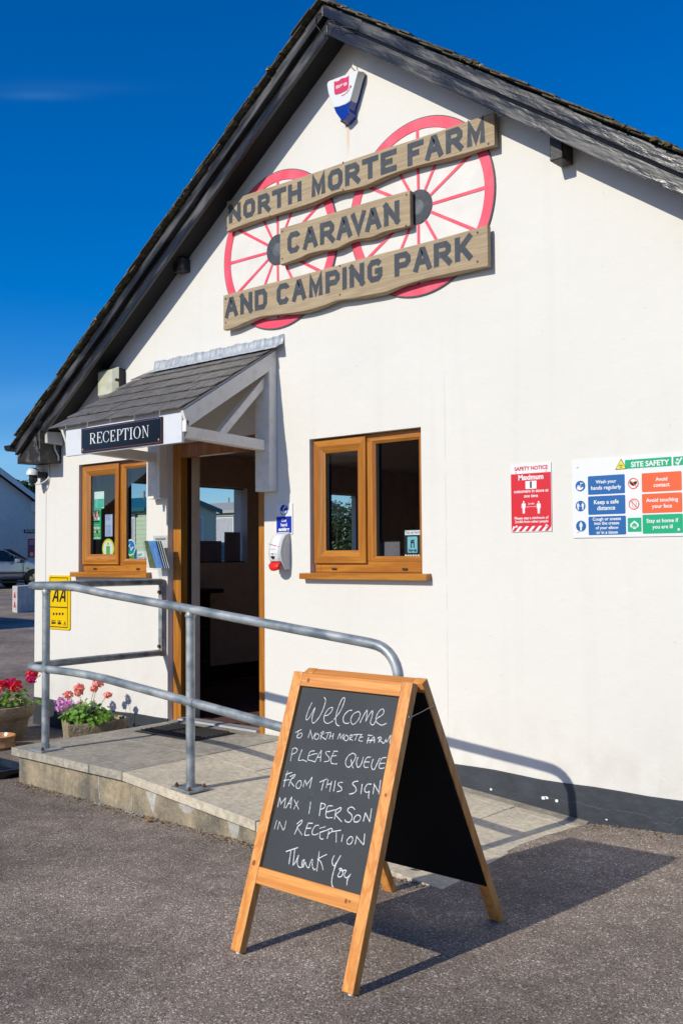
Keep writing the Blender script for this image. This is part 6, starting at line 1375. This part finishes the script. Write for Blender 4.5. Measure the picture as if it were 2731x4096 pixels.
for cx_,cz_,s_ in ((p.x-.020,p.z+.018,.8),(p.x+.012,p.z-.008,1.2)):
    mb.add([frg(cx_+x*.02*s_,cz_+z*.02*s_,.0) for x,z in ((-1.3,.7),(-.5,.5),(0,-.1),(.6,.55),(1.5,.6),(.8,.15),(.1,-.7),(-.6,-.65),(-.25,-.15),(-.6,.15))],[list(range(10))])
obj('gulls',mb,M_wprint,o,fix=False)
mb=MB().add([frg(p.x+x*.05,p.z-.045+z*.03,-.0002) for x,z in ((-.9,.2),(-.3,.75),(.3,.5),(.95,.3),(.6,-.1),(0,-.3),(-.6,-.1))],[list(range(7))]); obj('green_hill',mb,M_green,o,fix=False)
k1=lambda x,y:(1000+x/1.96,1650+y/1.96)
def b_top(o,fr,U):
    mb=MB(); a=U(1213,962);c=U(1331,922); rect(mb,a[0],c[0],a[1],c[1],fr,.0002); a=U(1243,1168);c=U(1331,1138); rect(mb,a[0],c[0],a[1],c[1],fr,.0002)
    for i in range(6): a=U(1213+i*20,1130);c=U(1227+i*20,1114); rect(mb,a[0],c[0],a[1],c[1],fr,.0002)
    obj('white_print',mb,M_wprint,o,fix=False)
    mb=MB(); a=U(1234,1100);c=U(1310,972); rect(mb,a[0],c[0],a[1],c[1],fr,.0002,.006); obj('pale_blue_panel',mb,plain('ice_blue_print',(.25,.60,.68),.4),o,fix=False)
    p=U(1273,1022); obj('white_disc',MB().disc((p[0],.0698,p[1]),(1,0,0),(0,0,1),.026,24),M_wprint,o,fix=False)
    mb=MB(); q=[U(1262,1062),U(1262,1005),U(1282,1000),U(1284,1062)]; mb.ribbon(q,.007,fr,.0008); mb.add([fr(*U(*z_),.0009) for z_ in ((1262,1025),(1272,1005),(1282,1025))],[(0,1,2)])
    text(mb,'top-up',U(1240,1088)[0],U(1306,1088)[0],U(1273,1088)[1],fr,.0008,bold=.04); text(mb,'Top up here',U(1214,948)[0],U(1328,946)[0],U(1270,948)[1],fr,.0006,bold=.0)
    obj('black_print',mb,M_blk,o,fix=False)
sticker('phone_sticker','worn black and white top-up sticker low in the right window','sticker',k1,(1210,916,1331,1172),M_blk,b_top)
def b_let(o,fr,U): lines(o,fr,U,1045,1160,list(range(1032,1170,14)),.0025,M_greyprint)
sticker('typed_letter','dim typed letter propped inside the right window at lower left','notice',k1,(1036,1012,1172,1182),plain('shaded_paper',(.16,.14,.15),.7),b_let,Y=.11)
# notices taped to the far side window, seen from their backs
for nm,lab,(l,t,r,bt) in (('notice','wide paper notice taped in the side window seen through the door',(794,2164,886,2250)),('notice','tall paper notice taped in the side window seen through the door',(898,2129,961,2250))):
    X_=-7.455; a=onX(l,bt,X_); c=onX(r,t,X_); o=thing('paper_notice',lab,'notice',(X_,a.y,a.z),'paper notices in the side window')
    obj('sheet',MB().box(X_,X_+.0015,a.y,c.y,a.z,c.z),plain('backlit_paper',(.42,.36,.46),.8),o)
    mb=MB(); fx=lambda u,v,d:Vector((X_+.0022+d,u,v))
    for i in range(8): z_=c.z-(c.z-a.z)*(.12+.1*i); mb.ribbon([(a.y+.04,z_),(c.y-.04-random.uniform(0,.05),z_)],.006,fx)
    obj('print_lines',mb,M_greyprint,o,fix=False)

# ---------------------------------------------------------------- trees, hedges
def foliage(mb,c,r,n,lr,flat=1.0):
    for i in range(n):
        d=Vector((random.gauss(0,1),random.gauss(0,1),random.gauss(0,1))).normalized(); q=random.uniform(.55,1.03)
        p=Vector((c[0]+d.x*r[0]*q,c[1]+d.y*r[1]*q,c[2]+d.z*r[2]*q)); s=lr*random.uniform(.6,1.3)
        n_=(d+Vector((random.gauss(0,.6),random.gauss(0,.6),random.gauss(0,.6)))).normalized(); a=n_.orthogonal().normalized()*s; b_=n_.cross(a)*.6
        mb.add([p-a,p+b_,p+a,p-b_],[(0,1,2,3)])
def tree(name,label,x,y,h,R_,mat,n=2600,lr=.11,blobs=14,seed=1,group=None):
    random.seed(seed); z0=gh(x,y); t=thing(name,label,'tree',(x,y,z0),group)
    tk=MB().tube([(x,y,z0-.1),(x+.05,y,z0+h*.3),(x-.03,y+.05,z0+h*.6),(x,y,z0+h*.9)],[.16*h/5,.12*h/5,.08*h/5,.02],10)
    for i in range(7):
        a=i*2.4; hh=h*(.35+.07*i); tk.tube([(x,y,z0+hh),(x+math.cos(a)*R_*.35,y+math.sin(a)*R_*.35,z0+hh+.3),(x+math.cos(a)*R_*.75,y+math.sin(a)*R_*.75,z0+hh+.75)],[.05,.035,.012],6)
    obj('trunk',tk,M_bark,t,smooth=60)
    cr_=MB()
    for i in range(blobs):
        a=random.uniform(0,2*PI); q=random.uniform(.1,.75)*R_; hh=random.uniform(.40,.92)
        rb=R_*random.uniform(.28,.48)*(1.1-.5*abs(hh-.6)); foliage(cr_,(x+math.cos(a)*q*(1.15-hh*.6),y+math.sin(a)*q*(1.15-hh*.6),z0+h*hh),(rb,rb,rb*.75),n//blobs,lr)
    tag(obj('crown',cr_,mat,t,fix=False),kind='stuff'); return t
p=onX(112,1950,-46); tree('background_tree','dark evergreen tree showing above the white building roof slope',-46,p.y+.1,5.15,2.3,M_tree,5200,.13,20,11)
random.seed(21)
# hedge outside the second side window
hd=thing('garden_hedge','tall unclipped hedge seen through the right window','hedge',(-14.0,11.6,gh(-14,11.6)))
mb=MB()
for i in range(26): foliage(mb,(-14+random.uniform(-.5,.5),9.9+3.4*i/26,random.uniform(.4,2.25)+.15*math.sin(i)),(.55,.6,.5),1500,.032)
tag(obj('foliage',mb,M_hedge,hd,fix=False),kind='stuff')
mb=MB()
for i in range(12): x_,y_=-14+random.uniform(-.3,.3),9.9+3.4*i/12; mb.tube([(x_,y_,gh(x_,y_)-.05),(x_+.1,y_,1.2),(x_,y_+.1,2.2)],[.04,.03,.01],6)
obj('stems',mb,M_bark,hd)
mb=MB()
for i in range(2600):
    x_,y_=random.uniform(-13.3,-12.2),random.uniform(9.6,13.4); h_=random.uniform(.3,.9); a=random.uniform(0,6.3); dx,dy=math.cos(a)*.2*h_,math.sin(a)*.2*h_
    z_=gh(x_,y_); mb.add([(x_-.012,y_,z_),(x_+.012,y_,z_),(x_+dx,y_+dy,z_+h_)],[(0,1,2)])
tag(obj('tall_grass',mb,leafmat('tall_grass',(.16,.24,.06),(.24,.26,.10)),origin=(-12.8,11.5,.2),fix=False),'tall uncut grass at the foot of the hedge','grass',kind='stuff')
# ---------------------------------------------------------------- static caravans beyond the building
M_side1=plain('pale_green_cladding',(.60,.70,.50),.5); M_curt=pmat('net_curtain',(.60,.62,.66),c2=(.35,.36,.42),scale=6,stretch=(9,9,.3),bump=0); M_teal=plain('teal_trim',(.02,.14,.19),.4); M_groof=plain('grey_felt_roof',(.42,.43,.42),.7)
def caravan(label,x0,x1,y0,y1,h,trim,wins,endwins,roofm,fl=0):
    z0=gh((x0+x1)/2,y0)+.0; o=thing('static_caravan',label,'caravan',((x0+x1)/2,(y0+y1)/2,z0),'static caravans in the park')
    zb,zt=z0+.35,z0+h; nb=16
    obj('chassis_skirt',MB().box(x0+.1,x1-.1,y0+.1,y1-.1,z0-.1,zb),M_darkframe,o)
    mb=MB(); dz=(zt-zb)/nb
    for i in range(nb):   # lapped cladding boards
        a,c=zb+i*dz,zb+(i+1)*dz; mb.hexa([(x0-.012,y0-.012,a),(x1+.012,y0-.012,a),(x1+.012,y1+.012,a),(x0-.012,y1+.012,a)],[(x0,y0,c),(x1,y0,c),(x1,y1,c),(x0,y1,c)])
    tag(obj('cladding',mb,M_side1,o),kind='stuff')
    ym=(y0+y1)/2; zr_=zt+.42
    obj('end_wall',MB().prism([(y0,zt),(y1,zt),(ym,zr_-.04)],lambda u,v,d:Vector((d,u,v)),x0,x1),M_side1,o)
    for s_ in (-1,1):
        ye=ym+s_*((y1-y0)/2+.18); ze=zt-.06
        obj('roof',MB().hexa([(x0-.12,ym,zr_),(x1+.12,ym,zr_),(x1+.12,ye,ze),(x0-.12,ye,ze)],[(x0-.12,ym,zr_+.05),(x1+.12,ym,zr_+.05),(x1+.12,ye,ze+.05),(x0-.12,ye,ze+.05)]),roofm,o)
        obj('roof_trim',MB().hexa([(x1+.121,ym,zr_-.10),(x1+.15,ym,zr_-.10),(x1+.15,ye,ze-.10),(x1+.121,ye,ze-.10)],[(x1+.121,ym,zr_+.06),(x1+.15,ym,zr_+.06),(x1+.15,ye,ze+.06),(x1+.121,ye,ze+.06)]),trim,o)
    obj('gutter_trim',MB().box(x0-.1,x1+.1,y0-.22,y0-.16,zt-.14,zt-.02),trim,o)
    for (a,c) in wins:
        w_=obj('window',MB().box(a-.06,c+.06,y0-.05,y0-.01,zb+.75,zt-.30),M_plw,o); obj('curtain',MB().box(a,c,y0-.056,y0-.045,zb+.81,zt-.36),M_curt,w_)
        obj('window_hood',MB().box(a-.15,c+.15,y0-.10,y0,zt-.28,zt-.23),trim,w_)
    for (a,c) in endwins:
        w_=obj('window',MB().box(x1+.01,x1+.05,a-.06,c+.06,zb+.65,zt-.25),M_plw,o); obj('curtain',MB().box(x1+.045,x1+.056,a,c,zb+.71,zt-.31),M_curt,w_)
    for f in (.35,.62):
        obj('flue',MB().tube([(x0+(x1-x0)*f,ym,zr_-.05),(x0+(x1-x0)*f,ym,zr_+.28)],.05,8),M_groof,o)
    return o
caravan('pale green caravan with teal roof trim, its gable end towards the reception',-32.3,-26.6,15.9,18.9,2.75,M_teal,[(-32.0,-31.2),(-29.6,-28.5),(-28.1,-27.3)],[(16.5,18.2)],M_teal)
caravan('pale green caravan with grey roof behind the shrub',-38.5,-29.5,26.0,29.0,3.2,M_groof,[(-34.5,-33.4),(-31.5,-30.6)],[(26.6,28.4)],M_groof)
# low white wall with red reflectors, planter shrub, white block by the window
lw=thing('low_white_wall','low white rendered wall end with two red triangles beside the far car','wall',(-18.2,6.3,gh(-18,6)))
a=Vector((-18.15,5.95,0)); c=Vector((-17.72,5.80,0)); zb=gh(-18,6)-.1; zt=zb+.62
dq=Vector((-3.6,5.4,0)).normalized()*4.6
obj('wall_body',MB().hexa([(a.x,a.y,zb),(c.x,c.y,zb),(c.x+dq.x,c.y+dq.y,zb),(a.x+dq.x,a.y+dq.y,zb)],[(a.x,a.y,zt),(c.x,c.y,zt),(c.x+dq.x,c.y+dq.y,zt),(a.x+dq.x,a.y+dq.y,zt)]),pmat('white_render_wall',(.72,.70,.68),bump=.6,bscale=8,dist=.01),lw,bev=.012)
nn=(c-a).normalized(); 
for zc_ in (zt-.17,zt-.36):
    m0=a+(c-a)*.52; off=Vector((nn.y,-nn.x,0))*.008
    obj('reflector',MB().add([m0+off-nn*.085+Vector((0,0,zc_-.06)),m0+off+nn*.085+Vector((0,0,zc_-.06)),m0+off+Vector((0,0,zc_+.07))],[(0,1,2)]),M_signred,lw,fix=False)
sb=thing('white_planter_box','white rendered planter box with a yellow stripe outside the side window','planter',(-16.0,10.2,gh(-16,10)))
obj('box',MB().box(-17.2,-15.2,9.6,10.2,gh(-16,10)-.1,1.25),M_plw,sb,bev=.02); obj('stripe',MB().hexa([(-17.1,9.585,.62),(-16.6,9.585,.45),(-16.6,9.598,.45),(-17.1,9.598,.62)],[(-17.1,9.585,.75),(-16.6,9.585,.58),(-16.6,9.598,.58),(-17.1,9.598,.75)]),M_yel,sb)
sh=thing('leafy_shrub','broad-leaved green shrub above the white planter box','shrub',(-15.3,10.0,1.25)); mb=MB()
for i in range(9): foliage(mb,(-15.7+.75*random.random(),9.9+random.uniform(-.2,.2),1.35+.35*random.random()),(.22,.22,.16),60,.06)
tag(obj('leaves',mb,M_hedge,sh,fix=False),kind='stuff'); obj('stem',MB().tube([(-15.4,9.95,1.2),(-15.35,9.9,1.7)],.015,6),M_bark,sh)
fe=thing('picket_fence','dark picket fence in front of the caravan seen in the left window','fence',(-26,13.2,gh(-26,13)))
z0=gh(-26,13)
for i in range(30): obj('picket',MB().prism([(0,z0),(.09,z0),(.09,z0+.78),(.045,z0+.86),(0,z0+.78)],lambda u,v,d:Vector((-28.6+.17*i+u,13.2+d,v)),0,.02),M_rubber,fe)
for zz_ in (.25,.62): obj('fence_rail',MB().box(-28.7,-23.5,13.22,13.26,z0+zz_,z0+zz_+.07),M_rubber,fe)
# ---------------------------------------------------------------- white building across the yard
nb=thing('white_gabled_building','white rendered gabled building across the yard with an entrance sign','building',(-41,11.2,gh(-35,12)))
Xf=-35.0; sl2=.625; z1=4.40; 
zf=lambda y: 4.78-sl2*(y-15.346) if y>10.5 else 4.78-sl2*(10.5*2-y-15.346)
zb=gh(-35,14)-.2
obj('wall',MB().prism([(4.2,zb),(17.0,zb),(17.0,zf(17.0)-.22),(10.5,zf(10.51)-.22),(4.2,zf(4.2)-.22)],lambda u,v,d:Vector((d,u,v)),-48,Xf),pmat('pebble_white_render',(.85,.83,.80),var=.05,bump=.8,bscale=25,dist=.01),nb)
for s_,ye in ((1,17.35),(-1,3.8)):
    y0=10.5; obj('roof',MB().hexa([(-48.2,y0,zf(10.51)-.12),(Xf+.3,y0,zf(10.51)-.12),(Xf+.3,ye,zf(ye)-.12),(-48.2,ye,zf(ye)-.12)],[(-48.2,y0,zf(10.51)+.0),(Xf+.3,y0,zf(10.51)+.0),(Xf+.3,ye,zf(ye)),(-48.2,ye,zf(ye))]),M_slate,nb)
    obj('bargeboard',MB().hexa([(Xf+.27,y0,zf(10.51)-.24),(Xf+.31,y0,zf(10.51)-.24),(Xf+.31,ye,zf(ye)-.24),(Xf+.27,ye,zf(ye)-.24)],[(Xf+.27,y0,zf(10.51)-.03),(Xf+.31,y0,zf(10.51)-.03),(Xf+.31,ye,zf(ye)-.03),(Xf+.27,ye,zf(ye)-.03)]),M_plw,nb)
obj('eaves_box',MB().box(Xf,Xf+.3,16.70,17.4,3.22,3.62),M_plw,nb,bev=.01)
es=thing('entrance_sign','small black ENTRANCE sign on the white building across the yard','sign',(Xf,16.8,2.4)); fE=lambda u,v,d:Vector((Xf+.02+d,u,v))
obj('board',MB().box(Xf,Xf+.02,16.41,17.2,2.385,2.53),M_signblk,es); mb=MB(); text(mb,'ENTRANCE',16.45,17.16,2.42,fE,.002,bold=.02); obj('lettering',mb,M_wprint,es,fix=False)
rpz=thing('red_poster','red poster with round blue symbols on the white building across the yard','poster',(Xf,16.9,1.43)); obj('sheet',MB().box(Xf,Xf+.015,16.58,17.25,1.43,2.17),plain('faded_red_print',(.62,.06,.10),.5),rpz)
for i,(dy,dz,m2) in enumerate(((.16,.47,M_blue),(.38,.47,M_blue),(.16,.13,M_plw),(.42,.68,M_blk))): obj('symbol',MB().disc((Xf+.017,16.58+dy,1.43+dz),(0,1,0),(0,0,1),.085,16),m2,rpz,fix=False)
mb=MB()
for z_ in (2.09,2.02,1.96): mb.ribbon([(16.62,z_),(16.85,z_)],.022,lambda u,v,d:Vector((Xf+.0175,u,v)))
obj('print_lines',mb,M_wprint,rpz,fix=False)
# ---------------------------------------------------------------- cars
def car(label,ox,oy,yaw,paint,group=None):
    """hatchback, nose towards local +x; ox,oy under the middle"""
    z0=gh(ox,oy); o=thing('parked_car',label,'car',(ox,oy,z0),group); o.rotation_euler.z=yaw
    def P(name,mb,mat,parent,**k):
        base=parent; obj_=obj(name,mb,mat,None,**k); obj_.parent=parent; return obj_
    # stations: x, belt z, belt halfwidth, roof z, roof halfwidth
    S=[(-2.12,.62,.66,.64,.60),(-2.06,.80,.74,.86,.62),(-1.95,.92,.80,1.15,.58),(-1.6,.96,.84,1.38,.60),(-1.1,.97,.85,1.46,.62),(-.4,.96,.86,1.475,.63),(.2,.95,.86,1.44,.62),(.55,.945,.86,1.33,.62),(.95,.935,.85,1.12,.64),(1.28,.925,.84,.955,.66),(1.6,.87,.82,.90,.60),(1.9,.78,.76,.80,.52),(2.08,.62,.66,.64,.45),(2.14,.45,.58,.46,.40)]
    low=[(-2.10,.30),(2.12,.26)]
    rows=[]
    for x,bz,bw_,rz_,rw in S:
        zl=.26; w1=bw_*.97
        rows.append([(x,-w1,zl),(x,-bw_*1.02,.48 if bz>.6 else bz*.8),(x,-bw_,bz),(x,-rw,rz_),(x,-rw*.55,rz_+.03),(x,0,rz_+.04),(x,rw*.55,rz_+.03),(x,rw,rz_),(x,bw_,bz),(x,bw_*1.02,.48 if bz>.6 else bz*.8),(x,w1,zl)])
    mb=MB(); vs=[p for r in rows for p in r]; m_=11
    mb.add(vs,[(j*m_+i,(j+1)*m_+i,(j+1)*m_+i+1,j*m_+i+1) for j in range(len(rows)-1) for i in range(m_-1)]+[list(range(m_)),list(range((len(rows)-1)*m_,len(rows)*m_))[::-1]]+[(j*m_,j*m_+m_-1,(j+1)*m_+m_-1,(j+1)*m_) for j in range(len(rows)-1)])
    body=P('body',mb,paint,o,smooth=35)
    md=body.modifiers.new('sub','SUBSURF'); md.levels=1; md.render_levels=1
    gm=plain('car_glass',(.01,.018,.018),.05,spec=.9)
    def side(x,t,s_):   # point on the glasshouse side
        for a_,c_ in zip(S[:-1],S[1:]):
            if a_[0]<=x<=c_[0]:
                f=(x-a_[0])/(c_[0]-a_[0]); bz,bw_,rz_,rw=[a_[k]+(c_[k]-a_[k])*f for k in (1,2,3,4)]
                return (x,s_*(bw_+(rw-bw_)*t+.012),bz+(rz_-bz)*t)
    for s_ in (-1,1):
        for nm,pts in (('door_window',[(-.35,.06),(.62,.06),(.62,.66),(.30,.86),(-.35,.90)]),('door_window',[(-1.25,.08),(-.43,.06),(-.43,.90),(-1.25,.86)]),('quarter_window',[(-1.78,.2),(-1.32,.1),(-1.32,.84),(-1.72,.74)]),('quarter_window',[(.68,.06),(1.12,.1),(.98,.42),(.68,.68)])):
            q=[side(x,t,s_) for x,t in pts]; c=[(v[0],v[1]-s_*.02,v[2]) for v in q]; P(nm,MB().add(q+c,[list(range(len(q))),list(range(len(q),2*len(q)))[::-1]]+[(i,(i+1)%len(q),len(q)+(i+1)%len(q),len(q)+i) for i in range(len(q))]),gm,o)
        P('rub_strip',MB().box(-1.2,1.02,s_*.868,s_*.892,.53,.575),M_rubber,o)
        P('door_gap',MB().box(.93,.94,s_*.866,s_*.879,.36,.92),M_rubber,o); P('sill',MB().box(-1.1,1.0,s_*.80,s_*.845,.20,.27),M_rubber,o)
        P('indicator',MB().box(1.08,1.19,s_*.862,s_*.874,.70,.735),M_orange,o); P('door_handle',MB().box(-.42,-.26,s_*.87,s_*.885,.78,.81),M_rubber,o)
        P('mirror',MB().box(.56,.68,s_*.90,s_*1.05,.93,1.06),paint,o,bev=.02)
        P('headlight',MB().box(1.93,2.03,s_*.5,s_*.69,.60,.72),M_plw,o,bev=.02)
        for x in (-1.30,1.36):
            P('wheel_arch',MB().tube([(x+.375*math.cos(t),s_*.852,.30+.375*math.sin(t)) for t in [PI*i/12 for i in range(13)]],.022,6),M_rubber,o)
            P('wheel_well',MB().prism([(x+.37*math.cos(t),.30+.37*math.sin(t)) for t in [PI*i/14 for i in range(15)]],lambda u,v,d:Vector((u,s_*(.862+d),v)),-.02,.002),M_rubber,o)
            wh=P('wheel',MB().tube([(x,s_*.70,.30),(x,s_*.70+s_*.175,.30)],.30,28),M_rubber,o,smooth=40)
            P('rim',MB().tube([(x,s_*.70,.30),(x,s_*.883,.30)],.195,20),plain('dark_rim_well',(.03,.03,.03),.5),wh)
            for k in range(5):
                a_=2*PI*k/5+.3; mb=MB(); c=Vector((math.cos(a_),math.sin(a_))); nrm=Vector((-c.y,c.x))
                q=[c*.03+nrm*.05,c*.03-nrm*.05,c*.195-nrm*.07,c*.205,c*.195+nrm*.07]; mb.prism([(x+v.x,.30+v.y) for v in q],lambda u,v,d:Vector((u,s_*(.885+d),v)),0,.012); P('rim_spoke',mb,M_zinc,wh)
    q=[(.58,-.55,1.36),(.58,.55,1.36),(1.25,.62,.985),(1.25,-.62,.985)]; P('windscreen',MB().hexa([Vector(v)+Vector((.02,0,.03)) for v in q],[Vector(v)+Vector((.03,0,.045)) for v in q]),gm,o)
    return o
M_silver=pmat('silver_blue_paint',(.42,.52,.74),rough=.25,metal=.5,var=.03,bump=0,coat=.7)
hub=onX(139,2312,-32.0)
car('silver blue hatchback parked in the shade before the white building',-32.9,hub.y-1.36,PI/2,M_silver)
car('dark car parked behind the white planter box',-21.4,14.6,PI,plain('dark_green_paint',(.02,.035,.03),.25,coat=.6))
# ---------------------------------------------------------------- buildings behind the camera (they shade the yard and show in the glass)
def offbuilding(label,x0,x1,y0,y1,he,hr,axis,mat):
    o=thing('outbuilding',label,'building',((x0+x1)/2,(y0+y1)/2,gh(x0,y1)-.3)); zb=-.3
    if axis=='Y': pr=[(x0,zb),(x1,zb),(x1,he),((x0+x1)/2,hr),(x0,he)]; f=lambda u,v,d:Vector((u,d,v)); d0,d1=y0,y1
    else: pr=[(y0,zb),(y1,zb),(y1,he),((y0+y1)/2,hr),(y0,he)]; f=lambda u,v,d:Vector((d,u,v)); d0,d1=x0,x1
    obj('wall',MB().prism(pr,f,d0,d1),mat,o)
    a0,a1=pr[0][0],pr[1][0]; am=(a0+a1)/2
    for e in (a0,a1):
        k=(hr-he)/abs(am-a0); ex_=e+(-.35 if e<am else .35); q=[(am,hr+.02),(ex_,he-.35*k+.02),(ex_,he-.35*k+.12),(am,hr+.14)]; obj('roof',MB().prism(q,f,d0-.3,d1+.3),M_slate,o)
    return o
M_stone=pmat('brown_stone_wall',(.16,.13,.10),var=.3,scale=12,bump=1,bscale=20,dist=.02)
offbuilding('rendered outbuilding left of the yard, casting the shade on the tarmac',-31,-16,-6,-2.9,4.6,5.7,'X',M_stone)
offbuilding('stone barn with a gable facing the reception, behind the camera',-27,-9,-22,-13.5,2.1,6.2,'Y',M_stone)

# ---------------------------------------------------------------- litter along the foot of the platform and wall
random.seed(5)
mb=MB(); mt3=MB(); mb5=MB()
for i in range(1500):
    x=random.uniform(-5.8,-2.55); 
    if random.random()<.72: y=-1.315-abs(random.gauss(0,.035))
    else: x=random.uniform(-2.6,-.9); y=-.02-abs(random.gauss(0,.05))
    z=gh(x,y)+.003; r=random.uniform(.002,.006); a=random.uniform(0,6.3)
    if random.random()<.55:
        L_=random.uniform(.01,.035); mb.tube([(x,y,z),(x+math.cos(a)*L_,y+math.sin(a)*L_*.6,z+random.uniform(0,.008))],.0010,3)
    else:
        (mt3 if random.random()<.6 else mb5).lathe([(r,-.002),(r*.8,r*.7),(0,r)],(x,y,z),5)
tag(obj('dry_twigs',mb,pmat('straw',(.40,.27,.13),c2=(.20,.12,.06)),origin=(-4,-1.33,0),fix=False),'dry twigs and straw swept against the foot of the platform','debris',kind='stuff')
tag(obj('loose_grit',mt3,pmat('grit',(.34,.31,.27)),origin=(-4,-1.33,0),fix=False),'loose grey grit along the foot of the platform and wall','grit',kind='stuff')
tag(obj('moss_crumbs',mb5,M_moss,origin=(-4,-1.33,0),fix=False),'dark moss crumbs along the foot of the platform','moss',kind='stuff')
# loose stones catching the light on the tarmac
mb=MB()
for i in range(1600):
    d=random.uniform(1.0,5.5); a=math.radians(random.uniform(8,66)); x,y=-math.sin(a)*d,-4.8+math.cos(a)*d
    if y>-1.36 and -5.9<x<-2.4 or y>-.03: continue
    r=random.uniform(.0014,.0042); mb.lathe([(r,-.001),(r*.8,r*.6),(0,r*.8)],(x,y,gh(x,y)),5)
tag(obj('loose_chippings',mb,pmat('pale_chipping',(.45,.42,.38),c2=(.25,.22,.20)),origin=(-3,-2.5,0),fix=False),'pale loose stone chippings scattered over the tarmac','chippings',kind='stuff')
lf=thing('fallen_leaf','curled brown leaf lying against the platform base','leaf',(-4.26,-1.40,-.02)); mb=MB(); c=W(593,3266,-1.39); random.seed(3)
leaf(mb,Vector((c.x,-1.39,gh(c.x,-1.39)+.012)),.02,(0,-.5,1),8,.6); obj('blade',mb,pmat('brown_leaf',(.30,.15,.05)),lf,fix=False)
lf.location=(c.x,-1.39,gh(c.x,-1.39))
for ch_o in lf.children: ch_o.location=Vector((-4.26,-1.40,-.02))-Vector(lf.location)
